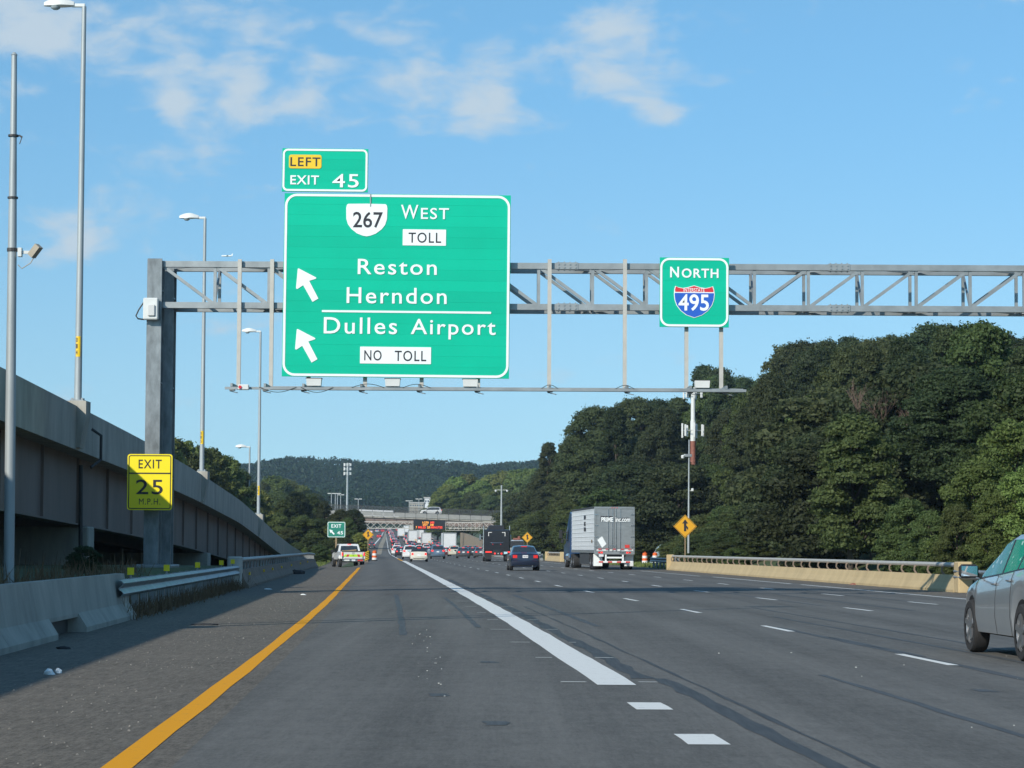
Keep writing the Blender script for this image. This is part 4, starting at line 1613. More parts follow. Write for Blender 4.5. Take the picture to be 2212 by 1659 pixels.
# ------------------------------------------------------------------ vehicles
PROTO = {}


def smooth_prof(pts, s):
    d = np.linspace(0, 1, 401)
    v = np.interp(d, [p[0] for p in pts], [p[1] for p in pts])
    k = np.exp(-(np.arange(-9, 10) / 4.0) ** 2)
    k /= k.sum()
    vp = np.concatenate([np.full(9, v[0]) + (v[0] - v[1]) * np.arange(9, 0, -1), v, np.full(9, v[-1]) + (v[-1] - v[-2]) * np.arange(1, 10)])
    v2 = np.convolve(vp, k, 'valid')
    return np.interp(s, d, v2)


CARS = dict(
    sedan=dict(L=4.5, W=1.74, wb=2.65, r=.31, ax=.225,
               top=[(0, .88), (.012, .97), (.06, 1.01), (.155, 1.04), (.31, 1.38), (.41, 1.44), (.52, 1.44), (.60, 1.39), (.76, 1.0), (.80, .96), (.93, .82), (.985, .68), (1, .52)],
               belt=[(0, .86), (.05, .93), (.2, .95), (.5, .91), (.75, .88), (.9, .78), (1, .5)], hw=[(0, .84), (.02, .92), (.08, .965), (.3, 1), (.7, 1), (.9, .95), (.97, .86), (1, .7)],
               rear=(.165, .30), front=(.61, .755), side=(.22, .72), pil=(.325, .345, .50, .52), tail=(.62, .83, .80, .16), plate_z=.80, tlw=.26, tlh=.17),
    hatch=dict(L=3.85, W=1.74, wb=2.5, r=.31, ax=.19,
               top=[(0, .88), (.012, .96), (.035, 1.0), (.125, 1.32), (.18, 1.395), (.3, 1.41), (.5, 1.41), (.6, 1.35), (.72, 1.02), (.76, .98), (.94, .88), (1, .55)],
               belt=[(0, .86), (.05, .95), (.2, .97), (.6, .95), (.75, .92), (.9, .82), (1, .5)], hw=[(0, .86), (.03, .94), (.1, .98), (.3, 1), (.7, 1), (.9, .95), (.97, .86), (1, .72)],
               rear=(.045, .125), front=(.61, .715), side=(.15, .68), pil=(.34, .36, .36, .36), tail=(.62, .80, .74, .18), plate_z=.62, tlw=.2, tlh=.2),
    suv=dict(L=4.6, W=1.86, wb=2.67, r=.35, ax=.205,
             top=[(0, .98), (.010, 1.06), (.025, 1.10), (.075, 1.54), (.12, 1.66), (.3, 1.70), (.5, 1.69), (.6, 1.62), (.73, 1.16), (.77, 1.11), (.94, .99), (1, .6)],
             belt=[(0, .95), (.05, 1.03), (.2, 1.06), (.6, 1.02), (.75, 1.0), (.9, .92), (1, .55)], hw=[(0, .86), (.03, .94), (.1, .98), (.3, 1), (.7, 1), (.9, .96), (.97, .88), (1, .72)],
             rear=(.03, .085), front=(.615, .725), side=(.11, .69), pil=(.26, .28, .45, .47), tail=(.66, .84, .98, .18), plate_z=.86, tlw=.24, tlh=.2),
    minivan=dict(L=5.0, W=1.98, wb=3.0, r=.34, ax=.20,
                 top=[(0, 1.0), (.010, 1.06), (.02, 1.10), (.055, 1.55), (.09, 1.70), (.3, 1.75), (.5, 1.74), (.62, 1.62), (.77, 1.16), (.81, 1.08), (.95, .92), (1, .58)],
                 belt=[(0, .95), (.05, 1.0), (.2, 1.02), (.6, .98), (.75, .95), (.9, .86), (1, .55)], hw=[(0, .88), (.03, .95), (.1, .98), (.3, 1), (.7, 1), (.9, .95), (.97, .86), (1, .7)],
                 rear=(.022, .062), front=(.63, .765), side=(.09, .72), pil=(.27, .29, .46, .48), tail=(.70, .86, 1.0, .22), plate_z=.82, tlw=.2, tlh=.34),
    hatch5=dict(L=4.62, W=1.94, wb=2.82, r=.352, ax=.195,
                top=[(0, 1.0), (.012, 1.08), (.04, 1.15), (.14, 1.46), (.22, 1.55), (.38, 1.595), (.48, 1.59), (.58, 1.52), (.78, 1.08), (.82, 1.03), (.94, .86), (1, .58)],
                belt=[(0, .98), (.05, 1.08), (.2, 1.12), (.45, 1.04), (.75, .96), (.9, .82), (1, .5)], hw=[(0, .85), (.03, .93), (.1, .98), (.3, 1), (.7, 1), (.86, .97), (.95, .88), (1, .7)],
                rear=(.05, .13), front=(.60, .77), side=(.15, .735), pil=(.285, .30, .455, .475), tail=(.64, .84, .95, .18), plate_z=.8, tlw=.22, tlh=.25),
)


def wheel_geo(c, side, r, w=.21, spokes=5, detail=True):
    """tyre, rim builders; axis along x, outer face towards side"""
    ty, rm = MB(), MB()
    ri = r * .68
    ty.lathe([(ri, -w / 2), (r * .93, -w / 2), (r * .985, -w * .38), (r, -w * .25), (r, w * .25), (r * .985, w * .38), (r * .93, w / 2), (ri, w / 2)], c, (side, 0, 0), 24 if detail else 14)
    rm.lathe([(ri, w * .46), (ri * .94, w * .46), (ri * .90, w * .15), (0, w * .05)], c, (side, 0, 0), 20 if detail else 12)
    if detail:
        for k in range(spokes):
            a = 2 * math.pi * k / spokes + .3
            p = Vector(c) + Vector((side * w * .36, 0, 0))
            q = p + Vector((side * .02, math.cos(a) * ri * .93, math.sin(a) * ri * .93))
            rm.bar(p, q, ri * .30, .03, (1, 0, 0))
        rm.lathe([(0, w * .46), (ri * .2, w * .45), (ri * .22, w * .3)], c, (side, 0, 0), 12)
    return ty, rm


def build_car(kind, detail=True, soft_top=False):
    c = CARS[kind]
    L, hw0, r = c['L'], c['W'] / 2, c['r']
    yr = (c['ax'] - .5) * L
    yf = yr + c['wb']
    ss = set(np.round(np.linspace(0, 1, 31 if detail else 19), 4))
    ss |= set(c['rear']) | set(c['front']) | set(c['side']) | set(c['pil']) | {.006, .012, .02, .985, .995}
    R_a = r + .055
    for yc in (yr, yf):
        for a in (-1, -.92, -.75, -.5, -.25, 0, .25, .5, .75, .92, 1):
            ss.add(float(np.clip((yc + a * R_a) / L + .5, 0, 1)))
    ss = sorted(ss)
    q = [ss[0]]
    keep = set(c['rear']) | set(c['front']) | set(c['side']) | set(c['pil'])
    for x in ss[1:]:
        if x - q[-1] > .0035 or x in keep:
            q.append(x)
    ss = np.array(q)
    T = smooth_prof(c['top'], ss)
    Bz = np.minimum(smooth_prof(c['belt'], ss), T - .01)
    hw = smooth_prof(c['hw'], ss) * hw0
    Y = (ss - .5) * L
    lo0 = .19 + .05 * (r > .33)
    rings = []
    for i in range(len(ss)):
        lo = lo0 + .05
        for yc in (yr, yf):
            dd = R_a ** 2 - (Y[i] - yc) ** 2
            if dd > 0:
                lo = max(lo, r + math.sqrt(dd))
        if ss[i] < .03:
            lo = max(lo, lo0 + .10)
        b, t, w = Bz[i], T[i], hw[i]
        k = min(1, max(0, (t - b) / .45))
        wr = w * (.93 - .22 * k)
        kk = min(1, max(0, (t - b) / .14))
        h = b - lo
        rings.append([(0, lo0), (w * .70, lo0), (w * .965, lo), (w * 1.0, lo + .30 * h), (w * .995, lo + .62 * h), (w * .975, lo + .88 * h), (w * .94, b), (w * (.90 + .0 * kk), b + min(.03, .3 * (t - b))), (wr + .012, t - .10 * kk - .02 * (1 - kk) * (t - b)), (wr * .90, t - .035 * kk), (wr * .5, t - .008), (0, t)])
    nr = len(rings[0])
    verts = []
    for i, ring in enumerate(rings):
        # rear and nose faces bow outwards a little
        for a, z in ring:
            verts.append((a, Y[i], z))
        for a, z in ring[-2:0:-1]:
            verts.append((-a, Y[i], z))
    m = 2 * nr - 2
    fb = {k_: [] for k_ in ('body', 'rear_window', 'windscreen', 'side_window', 'side_window2', 'under', 'roof', 'window_trim')}
    for i in range(len(ss) - 1):
        sm = (ss[i] + ss[i + 1]) / 2
        for k in range(m):
            k2 = (k + 1) % m
            f = (i * m + k, i * m + k2, (i + 1) * m + k2, (i + 1) * m + k)
            kr = k if k < nr - 1 else m - 1 - k
            key = 'body'
            if kr == 0 or kr == 1:
                key = 'under'
            elif kr >= 9 or kr == 8:
                if c['rear'][0] <= sm <= c['rear'][1] and kr >= 9:
                    key = 'rear_window'
                elif c['front'][0] <= sm <= c['front'][1] and kr >= 9:
                    key = 'windscreen'
                elif soft_top and c['rear'][0] - .02 <= sm <= c['front'][0]:
                    key = 'roof'
            elif kr == 7:
                if c['side'][0] <= sm <= c['side'][1] and not (c['pil'][0] <= sm <= c['pil'][1]) and not (c['pil'][2] <= sm <= c['pil'][3]):
                    key = 'side_window' if k < nr - 1 else 'side_window2'
                elif c['side'][0] <= sm <= c['side'][1] + .03:
                    key = 'window_trim'
                elif soft_top and c['rear'][0] - .02 <= sm <= c['front'][0]:
                    key = 'roof'
            elif kr == 6 and c['side'][0] <= sm <= c['side'][1] + .03:
                key = 'window_trim'
            fb[key].append(f)
    fb['body'].append(tuple(range(m))[::-1])
    fb['body'].append(tuple((len(ss) - 1) * m + k for k in range(m)))

    def sub(faces):
        used = sorted({i for f in faces for i in f})
        ix = {u: j for j, u in enumerate(used)}
        mb = MB()
        mb.add([verts[u] for u in used], [tuple(ix[i] for i in f) for f in faces])
        return mb
    out = []                                   # (name, mesh, parent index, paint?)
    out.append(('body', sub(fb['body']).mesh('body', M['paint_white'], 'a'), None, True))
    out.append(('underbody', sub(fb['under']).mesh('underbody', M['black_trim'], False), None, False))
    for nm in ('rear_window', 'windscreen', 'side_window', 'side_window2', 'roof', 'window_trim'):
        if fb[nm]:
            out.append((nm.replace('2', '') if nm != 'roof' else 'soft_top', sub(fb[nm]).mesh(nm.replace('2', ''), M['black_trim'] if nm in ('roof', 'window_trim') else M['glass'], 'a'), None, False))
    for yc in (yr, yf):
        for sd in (-1, 1):
            ty, rm = wheel_geo((sd * (hw0 - .115), yc, r), sd, r, detail=detail)
            out.append(('wheel', ty.mesh('tyre', M['rubber'], 'a'), None, False))
            out.append(('rim', rm.mesh('rim', M['rim'], 'a'), len(out) - 1, False))
    yb = -L / 2
    xo, xi = hw0 * .90, 0
    tz, tw, th = c['tail'][2], c['tlw'], c['tlh']
    wz = float(np.interp(0.0, ss, hw))
    for sd in (-1, 1):
        mb = MB()
        w_, d_ = tw, .16
        x1 = wz * .99
        mb.add([(sd * (x1 - w_), yb - .012, tz - th / 2), (sd * x1 * .985, yb - .006, tz - th / 2), (sd * (x1 + .035), yb + d_, tz - th / 2 + .02), (sd * (x1 - w_), yb - .012, tz + th / 2), (sd * x1 * .97, yb - .004, tz + th / 2), (sd * (x1 + .03), yb + d_, tz + th / 2 - .02), (sd * (x1 - w_), yb + d_, tz - th / 2), (sd * (x1 - w_), yb + d_, tz + th / 2)],
               [(0, 1, 4, 3), (1, 2, 5, 4), (0, 3, 7, 6), (3, 4, 5, 7), (0, 6, 2, 1)])
        out.append(('tail_lamp', mb.mesh('tail_lamp', M['brake'], False), None, False))
    i_r = c['rear'][1] + .012
    zt = float(np.interp(i_r, ss, T))
    mb = MB()
    mb.box((0, (i_r - .5) * L - .06, zt - .01), (.34, .06, .05), .01)
    out.append(('high_brake_lamp', mb.mesh('high_brake_lamp', M['brake'], False), None, False))
    if detail:
        mb = MB()
        mb.box((0, yb - .012, c['plate_z']), (.31, .03, .16), .003)
        out.append(('licence_plate', mb.mesh('licence_plate', M['plate'], False), None, False))
        mb = MB()
        mb.sweep([(-.05, .31), (.02, .31), (.05, .36), (.05, .54), (.0, .58), (-.05, .58)], [(-wz * .99, yb + .24, 0), (-wz * 1.0, yb + .03, 0), (-wz * .8, yb - .03, 0), (0, yb - .05, 0), (wz * .8, yb - .03, 0), (wz * 1.0, yb + .03, 0), (wz * .99, yb + .24, 0)])
        out.append(('bumper', mb.mesh('bumper', M['paint_white'], 'a'), None, True))
        mb = MB()
        mb.box((0, yb + .04, .29), (wz * 1.5, .12, .12), .03)
        out.append(('lower_valance', mb.mesh('lower_valance', M['black_trim'], False), None, False))
        mb = MB()
        mb.tube([(wz * .55, yb - .05, .26), (wz * .55, yb + .3, .27)], .035, 8)
        out.append(('exhaust_pipe', mb.mesh('exhaust_pipe', M['chrome'], 'a'), None, False))
        for sd in (-1, 1):
            mb = MB()
            ym = (c['front'][1] - .055 - .5) * L
            zb_ = float(np.interp(c['front'][1] - .055, ss, Bz))
            xs = float(np.interp(c['front'][1] - .055, ss, hw)) * .95
            mb.box((sd * (xs + .14), ym, zb_ + .11), (.26, .11, .18), .04)
            mb.bar((sd * (xs - .04), ym + .02, zb_ + .04), (sd * (xs + .06), ym, zb_ + .07), .05, .05)
            out.append(('mirror', mb.mesh('mirror', M['paint_white'], 'a'), None, True))
            mb2 = MB()
            mb2.box((sd * (xs + .14), ym - .057, zb_ + .11), (.215, .008, .135), .003)
            out.append(('mirror_glass', mb2.mesh('mirror_glass', M['mirror'], False), len(out) - 1, False))
        for sd in (-1, 1):
            for s_ in ((c['pil'][1] + .02), (c['pil'][3] + .02)):
                mb = MB()
                xs = float(np.interp(s_, ss, hw)) * .985
                zb_ = float(np.interp(s_, ss, Bz)) - .10
                mb.box((sd * (xs + .008), (s_ - .5) * L, zb_), (.035, .20, .035), .012)
                out.append(('door_handle', mb.mesh('door_handle', M['paint_white'], False), None, True))
        # door seams: thin dark lines standing a hair proud
        for sd in (-1, 1):
            for s_ in (c['pil'][1] - .005, c['pil'][3] - .002, c['side'][1] - .01):
                i = int(np.argmin(abs(ss - s_)))
                pts = [(sd * (rings[i][k_][0] + .003), Y[i], rings[i][k_][1]) for k_ in range(2, 7)]
                mb = MB()
                for a_, b_ in zip(pts[:-1], pts[1:]):
                    mb.bar(a_, b_, .003, .008, (0, 1, 0))
                out.append(('door_seam', mb.mesh('door_seam', M['black_trim'], False), None, False))
    return out


def spawn(key, paint, loc, rotz, label, cat, group=None, name=None, scale=1.0):
    o_ = thing(name or 'car', label, cat, loc, rotz, group)
    o_.scale = (scale, scale, scale)
    made = []
    for nm, me, par, pt in PROTO[key]:
        ob = link(nm, me, o_ if par is None else made[par])
        if pt and paint is not None:
            ob.material_slots[0].link = 'OBJECT'
            ob.material_slots[0].material = paint
        made.append(ob)
    return o_, made


for kd in ('sedan', 'suv', 'minivan', 'hatch5'):
    PROTO[kd] = build_car(kd)
PROTO['hatch'] = build_car('hatch', True, True)
for kd in ('sedan', 'suv', 'minivan'):
    PROTO[kd + '_far'] = build_car(kd, False)


def heading(Y):
    return math.atan2(float(B(Y - 2) - B(Y + 2)), 4.0)


def put(key, paint, px, Y, label, cat='car', dz=0.0, group=None, name=None, scale=1.0, yaw=0.0):
    x = float(at(px, 1200, Y)[0])
    return spawn(key, M['paint_' + paint] if paint else None, (x, Y, float(gz(x, Y)) + dz), heading(Y) + yaw, label, cat, group, name, scale)


# the silver hatchback alongside
o, mm = spawn('hatch5', M['paint_silver'], (7.13, 33.15, 0), heading(33), 'silver five-door hatchback in the adjacent lane with green pattern on its side window', 'car')
for ob in mm:
    if ob.name.startswith('side_window') and ob.data.vertices[0].co.x < 0:
        m_ = bpy.data.materials.new('green_spotted_window')  # green with pale spots, coloured straight onto the window panes
        ns, ls, b = nodes_of(m_)
        tc = ns.new('ShaderNodeTexCoord')
        mp = ns.new('ShaderNodeMapping')
        mp.inputs['Scale'].default_value = (1, 5.2, 8.0)
        ls.new(tc.outputs['Object'], mp.inputs[0])
        vr = ns.new('ShaderNodeTexVoronoi')
        vr.inputs['Scale'].default_value = 1.0
        ls.new(mp.outputs[0], vr.inputs['Vector'])
        nz = ns.new('ShaderNodeTexNoise')
        nz.inputs['Scale'].default_value = 3.0
        nz.inputs['Detail'].default_value = 3
        ls.new(mp.outputs[0], nz.inputs['Vector'])
        a1 = ns.new('ShaderNodeMath')
        a1.operation = 'MULTIPLY_ADD'
        ls.new(nz.outputs[0], a1.inputs[0])
        a1.inputs[1].default_value = .55
        ls.new(vr.outputs[0], a1.inputs[2])
        mr = ns.new('ShaderNodeMapRange')
        ls.new(a1.outputs[0], mr.inputs[0])
        mr.inputs[1].default_value = .47
        mr.inputs[2].default_value = .43
        mx = ns.new('ShaderNodeMix')
        mx.data_type = 'RGBA'
        ls.new(mr.outputs[0], mx.inputs['Factor'])
        mx.inputs['A'].default_value = (.006, .13, .10, 1)
        mx.inputs['B'].default_value = (.42, .52, .50, 1)
        ls.new(mx.outputs['Result'], b.inputs['Base Color'])
        b.inputs['Roughness'].default_value = .1
        b.inputs['Specular IOR Level'].default_value = .2
        ob.material_slots[0].link = 'OBJECT'
        ob.material_slots[0].material = m_
    if ob.name.startswith('tail_lamp') or ob.name.startswith('high_brake'):
        ob.material_slots[0].link = 'OBJECT'
        ob.material_slots[0].material = M['tail']
    if ob.name.startswith('mirror') and not ob.name.startswith('mirror_glass'):
        ob.material_slots[0].material = M['black_trim']
        ob.scale = (1.0, 1.0, 1.0)


def unlit(mm, high=True):
    for ob in mm:
        if ob.name.startswith('tail_lamp') or (high and ob.name.startswith('high_brake')):
            ob.material_slots[0].link = 'OBJECT'
            ob.material_slots[0].material = M['tail']


o, mm = put('sedan', 'blue', 1130, 158, 'dark blue four-door sedan driving beside the black truck cab', scale=1.06)
unlit(mm)
# seats and licence number seen on the blue sedan
mb = MB()
lettering(mb, '776 434', -.13, .76, .13, .84, -2.28, 1.0, .01)
part('lettering', mb, M['sign_black'], o, world=False)
put('hatch', 'offwhite', 904.5, 250, 'small off-white hatchback with a black soft top at the back of the queue')
put('suv', 'white', 885, 300, 'white sport utility car half hidden behind the soft-top hatchback', scale=.97)
put('sedan', 'black', 866, 372, 'black sedan queuing between the white van and the white utility car')
o, _ = put('minivan', 'white', 857, 452, 'white van leading past the median at the left of the queue', cat='van', name='van')
put('suv', 'steelblue', 945, 318, 'steel blue sport utility car with glowing brake lights')
put('sedan', 'grey', 925, 380, 'grey sedan squeezed between the soft-top hatchback and the steel blue utility car')
put('sedan', 'maroon', 963, 430, 'maroon sedan in the gap right of the steel blue utility car')
put('minivan', 'cream', 980.5, 410, 'cream minivan standing in front of the white trailer')
put('sedan', 'darkgrey', 1000, 338, 'charcoal sedan right of the cream minivan')
put('sedan', 'black', 1020, 385, 'black sedan second from the black truck cab')
put('sedan', 'darkgrey', 1037, 352, 'dark grey sedan touching the outline of the black truck cab')
put('suv', 'black', 1010, 470, 'black utility car roof showing above the charcoal sedans', group='dark cars beyond the sedans')
put('suv', 'darkgrey', 1030, 500, 'dark utility car roof behind the black sedans', group='dark cars beyond the sedans')
put('suv', 'white', 921, 560, 'white utility car before the shorter white box truck')


def tandem(out, y, half, r=.5, w=.56, inner=True):
    for sd in (-1, 1):
        ty, rm = wheel_geo((sd * (half - w / 2), y, r), sd, r, w, detail=True)
        out.append(('wheel', ty.mesh('tyre', M['rubber'], 'a'), None, False))
        out.append(('rim', rm.mesh('rim', M['rim'], 'a'), len(out) - 1, False))


def P(out, name, mb, m, smooth=False, par=None, paint=False):
    out.append((name, mb.mesh(name, m, smooth), par, paint))
    return len(out) - 1


def build_pickup():
    out = []
    hw = 1.0
    # cab
    prf = [(-.35, .62), (-.35, 1.12), (-.18, 1.78), (-.02, 1.90), (1.15, 1.90), (1.35, 1.84), (1.95, 1.22), (2.9, 1.10), (3.05, .95), (3.08, .62)]
    mb = MB()
    n = len(prf)
    vs = []
    for sd in (-1, 1):
        for y, z in prf:
            w = hw * (.97 if z < 1.25 else .97 - .2 * (z - 1.2) / .7)
            vs.append((sd * w, y, z))
    mb.add(vs, [tuple(range(n)), tuple(range(2 * n - 1, n - 1, -1))] + [(i, n + i, n + i + 1, i + 1) for i in range(n - 1)])
    cab = P(out, 'cab', mb, M['paint_white'], False, None, True)
    mb = MB()
    mb.add([(-.76, -.345, 1.22), (.76, -.345, 1.22), (.66, -.20, 1.74), (-.66, -.20, 1.74)], [(0, 1, 2, 3)])
    for v_ in range(4):
        mb.v[v_] = (mb.v[v_][0], mb.v[v_][1] - .012, mb.v[v_][2])
    P(out, 'rear_window', mb, M['glass'])
    for sd in (-1, 1):
        mb = MB()
        mb.add([(sd * .985, -.1, 1.24), (sd * .985, 1.75, 1.24), (sd * .84, 1.25, 1.78), (sd * .84, -.02, 1.80)], [(0, 1, 2, 3)])
        P(out, 'side_window', mb, M['glass'])
    # bed
    mb = MB()
    mb.box((-hw + .06, -1.55, .98), (.12, 2.35, .62), .03)
    mb.box((hw - .06, -1.55, .98), (.12, 2.35, .62), .03)
    mb.box((0, -1.5, .72), (1.8, 2.3, .06))
    mb.box((0, -.40, .96), (1.78, .06, .55))
    P(out, 'bed', mb, M['paint_white'], False, None, True)
    for sd in (-1, 1):
        mb = MB()
        mb.box((sd * hw, -1.45, .80), (.20, 1.25, .34), .09)
        P(out, 'wheel_flare', mb, M['paint_white'], False, None, True)
    mb = MB()
    mb.box((0, -2.74, .98), (1.56, .09, .60), .025)
    tg = P(out, 'tailgate', mb, M['paint_white'], False, None, True)
    mb = MB()
    mb.box((0, -2.77, 1.29), (1.9, .12, .05), .01)
    P(out, 'tailgate_cap', mb, M['black_trim'])
    for k in range(8):
        mb = MB()
        x = -.70 + k * .2
        s_ = 1 if x < 0 else -1
        mb.plate([(x - .1, .85), (x + .1, .85), (x + .1 + s_ * .1, 1.05), (x - .1 + s_ * .1, 1.05)], -2.792, -2.785)
        P(out, 'reflective_chevron', mb, M['reflect_red'] if k in (1, 6) else M['lime'], False, tg)
    mb = MB()
    mb.box((0, -2.79, 1.16), (.22, .03, .05), .01)
    P(out, 'tailgate_handle', mb, M['black_trim'], False, tg)
    for sd in (-1, 1):
        mb = MB()
        mb.box((sd * (hw - .10), -2.745, 1.06), (.10, .10, .26), .02)
        P(out, 'tail_lamp', mb, M['brake'])
    mb = MB()
    mb.box((0, -1.0 + .62, 1.87), (.3, .06, .05))
    P(out, 'high_brake_lamp', mb, M['brake'])
    mb = MB()
    mb.box((0, -2.86, .56), (1.84, .16, .18), .03)
    bp = P(out, 'bumper', mb, M['chrome'])
    mb = MB()
    mb.box((0, -2.945, .57), (.30, .02, .15))
    P(out, 'licence_plate', mb, M['plate'], False, bp)
    for sd in (-1, 1):
        mb = MB()
        mb.box((sd * .55, -2.945, .57), (.42, .02, .12))
        P(out, 'bumper_marker', mb, M['reflect_red'] if sd > 0 else M['white_band'], False, bp)
    mb = MB()
    mb.box((0, -.4, .55), (1.5, 5.0, .28), .04)
    mb.tube([(0, -2.9, .42), (0, -3.05, .42), (0, -3.05, .5)], .05, 8)
    P(out, 'chassis', mb, M['black_trim'])
    for sd in (-1, 1):
        mb = MB()
        mb.box((sd * 1.14, 1.55, 1.30), (.24, .10, .26), .03)
        mb.bar((sd * .95, 1.6, 1.28), (sd * 1.05, 1.57, 1.28), .05, .05)
        P(out, 'mirror', mb, M['black_trim'])
    mb = MB()
    mb.box((-.15, -1.4, 1.12), (1.2, 1.2, .5), .08)
    mb.box((.25, -2.0, 1.28), (.9, .3, .12), .03)
    mb.bar((-.5, -.6, 1.3), (.35, -2.2, 1.42), .09, .09)
    P(out, 'bed_load', mb, M['wood'])
    for y in (-1.45, 2.2):
        for sd in (-1, 1):
            ty, rm = wheel_geo((sd * (hw - .08), y, .39), sd, .39, .27)
            out.append(('wheel', ty.mesh('tyre', M['rubber'], 'a'), None, False))
            out.append(('rim', rm.mesh('rim', M['rim'], 'a'), len(out) - 1, False))
    return out


PROTO['pickup'] = build_pickup()
put('pickup', 'white', 753, 214, 'white work pickup with lime and red chevron tape on its tailgate', 'pickup', name='pickup_truck', yaw=.15)


def build_trailer():
    out = []
    L, hw, z0, z1 = 15.2, 1.3, 1.12, 4.02
    mb = MB()
    mb.box((0, 0, (z0 + z1) / 2), (2 * hw - .02, L, z1 - z0), .03)
    P(out, 'box_body', mb, M['ribbed'])
    for sd in (-1, 1):
        for k in range(9):
            mb = MB()
            z = z0 + .42 + k * .29
            mb.box((sd * hw, 0, z), (.03, L - .14, .05), .008)
            P(out, 'side_rib', mb, M['ribbed'])
        mb = MB()
        mb.box((sd * (hw - .005), 0, z0 + .05), (.05, L + .02, .2), .01)
        P(out, 'bottom_rail', mb, M['stainless'])
        mb = MB()
        mb.box((sd * (hw - .005), 0, z1 - .05), (.05, L + .02, .13), .01)
        P(out, 'top_rail', mb, M['dark_steel'])
    for dz, w_, m_ in ((.0, .34, 'led_black'), (-.42, .3, 'grey_l'), (-.78, .4, 'grey_l')):
        mb = MB()
        mb.box((-hw - .018, -1.2 - w_ * 1.4, z1 - .62 + dz), (.006, w_ * 3.2, .26))
        P(out, 'side_decal', mb, M['sign_black'] if m_ == 'led_black' else M['dark_steel'])
    mb = MB()
    mb.box((-hw - .018, -6.2, z0 + .7), (.006, .5, .2))
    P(out, 'side_decal', mb, M['dry_weed'])
    yb = -L / 2
    fr = MB()
    fr.box((0, yb - .02, z1 - .06), (2 * hw, .10, .14), .01)
    fr.box((0, yb - .02, z0 - .02), (2 * hw, .10, .24), .01)
    for sd in (-1, 1):
        fr.box((sd * (hw - .05), yb - .02, (z0 + z1) / 2), (.11, .10, z1 - z0 - .2), .01)
    P(out, 'rear_frame', fr, M['stainless'])
    for sd in (-1, 1):
        mb = MB()
        mb.box((sd * .595, yb - .03, (z0 + z1) / 2 + .04), (1.17, .06, z1 - z0 - .36), .01)
        for k in range(13):
            for rw, za in enumerate((z0 + .25, z0 + 1.18, z0 + 2.05)):
                s_ = -1 if rw % 2 else 1
                x = sd * .595 - .54 + k * .085
                if rw == 1 or k > 3 and k < 10 and rw == 0:
                    continue
                mb.bar((x, yb - .062, za + .02), (x + s_ * .055 * sd, yb - .062, za + .52), .012, .018, (0, 1, 0))
        d = P(out, 'door', mb, M['stainless'])
        for x in (.13, .40) if sd < 0 else (.10, .38):
            mb = MB()
            mb.tube([(sd * x, yb - .085, z0 + .05), (sd * x, yb - .085, z1 - .12)], .02, 6)
            P(out, 'lock_rod', mb, M['chrome'], 'a', d)
        for z in (z0 + .35, z0 + .98, z0 + 1.7, z0 + 2.4):
            mb = MB()
            mb.box((sd * (hw - .14), yb - .075, z), (.24, .03, .06))
            P(out, 'hinge', mb, M['chrome'], False, d)
    mb = MB()
    mb.plate([(-1.10, z0 + .78), (-.80, z0 + .28), (-.52, z0 + .52), (-.80, z0 + 1.02)], yb - .075, yb - .066)
    P(out, 'placard', mb, M['sign_white'])
    mb = MB()
    mb.box((.82, yb - .075, z0 + .38), (.30, .01, .20))
    P(out, 'warning_label', mb, M['reflect_red'])
    mb = MB()
    mb.box((-.1, yb - .075, z0 + .40), (.5, .03, .12))
    P(out, 'latch_plate', mb, M['chrome'])
    for k in range(5):
        mb = MB()
        mb.box((-.95 + k * .48, yb - .072, z0 + .20), (.22, .008, .05))
        P(out, 'reflective_strip', mb, M['reflect_red'] if k % 1 == 0 else M['white_band'])
    for x in (-.16, 0, .16):
        mb = MB()
        mb.box((x, yb - .08, z1 - .06), (.08, .02, .03))
        P(out, 'marker_lamp', mb, M['tail'])
    mb = MB()
    lettering(mb, 'PRIME', -1.02 + .16, z1 - .96, -.10, z1 - .66, yb - .125, 1.0, .045)
    P(out, 'lettering', mb, M['sign_white'])
    mb = MB()
    lettering(mb, 'PRIME', -1.06 + .16, z1 - .93, -.14, z1 - .59, yb - .120, 1.0, .10)
    P(out, 'lettering_shadow', mb, M['sign_black'])
    mb = MB()
    lettering(mb, 'inc.com', .05, z1 - .96, 1.0, z1 - .66, yb - .125, 1.0, .03)
    P(out, 'lettering', mb, M['sign_white'])
    mb = MB()
    lettering(mb, 'inc.com', .03, z1 - .94, .98, z1 - .62, yb - .120, 1.0, .08)
    P(out, 'lettering_shadow', mb, M['sign_black'])
    mb = MB()
    lettering(mb, '206079', .32, z0 - .08, .80, z0 + .03, yb - .078, 1.0, .01)
    P(out, 'lettering', mb, M['sign_black'])
    for x in (-.98, -.82, .82, .98):
        mb = MB()
        mb.box((x, yb - .08, z0 - .02), (.13, .03, .10), .01)
        P(out, 'tail_lamp', mb, M['brake'] if abs(x) < .9 else M['tail'])
    mb = MB()
    for x in (-.55, .55):
        mb.box((x, yb + .02, .78), (.10, .12, .60))
    mb.box((0, yb, .78), (1.1, .08, .10))
    P(out, 'underride_guard', mb, M['sign_white'])
    mb = MB()
    mb.box((0, yb - .02, .50), (2.3, .10, .12), .01)
    gd = P(out, 'guard_bar', mb, M['sign_white'])
    for k in range(4):
        mb = MB()
        mb.box((-.87 + k * .58, yb - .075, .50), (.28, .008, .09))
        P(out, 'reflective_strip', mb, M['reflect_red'], False, gd)
    for sd in (-1, 1):
        mb = MB()
        mb.box((sd * 1.0, yb + .55, .62), (.58, .02, .78), .005)
        P(out, 'mud_flap', mb, M['sign_white'] if sd < 0 else M['ribbed'])
    mb = MB()
    mb.box((0, -5.6, .95), (1.5, 3.4, .22))
    mb.box((0, 1, 1.02), (.9, L - 2, .14))
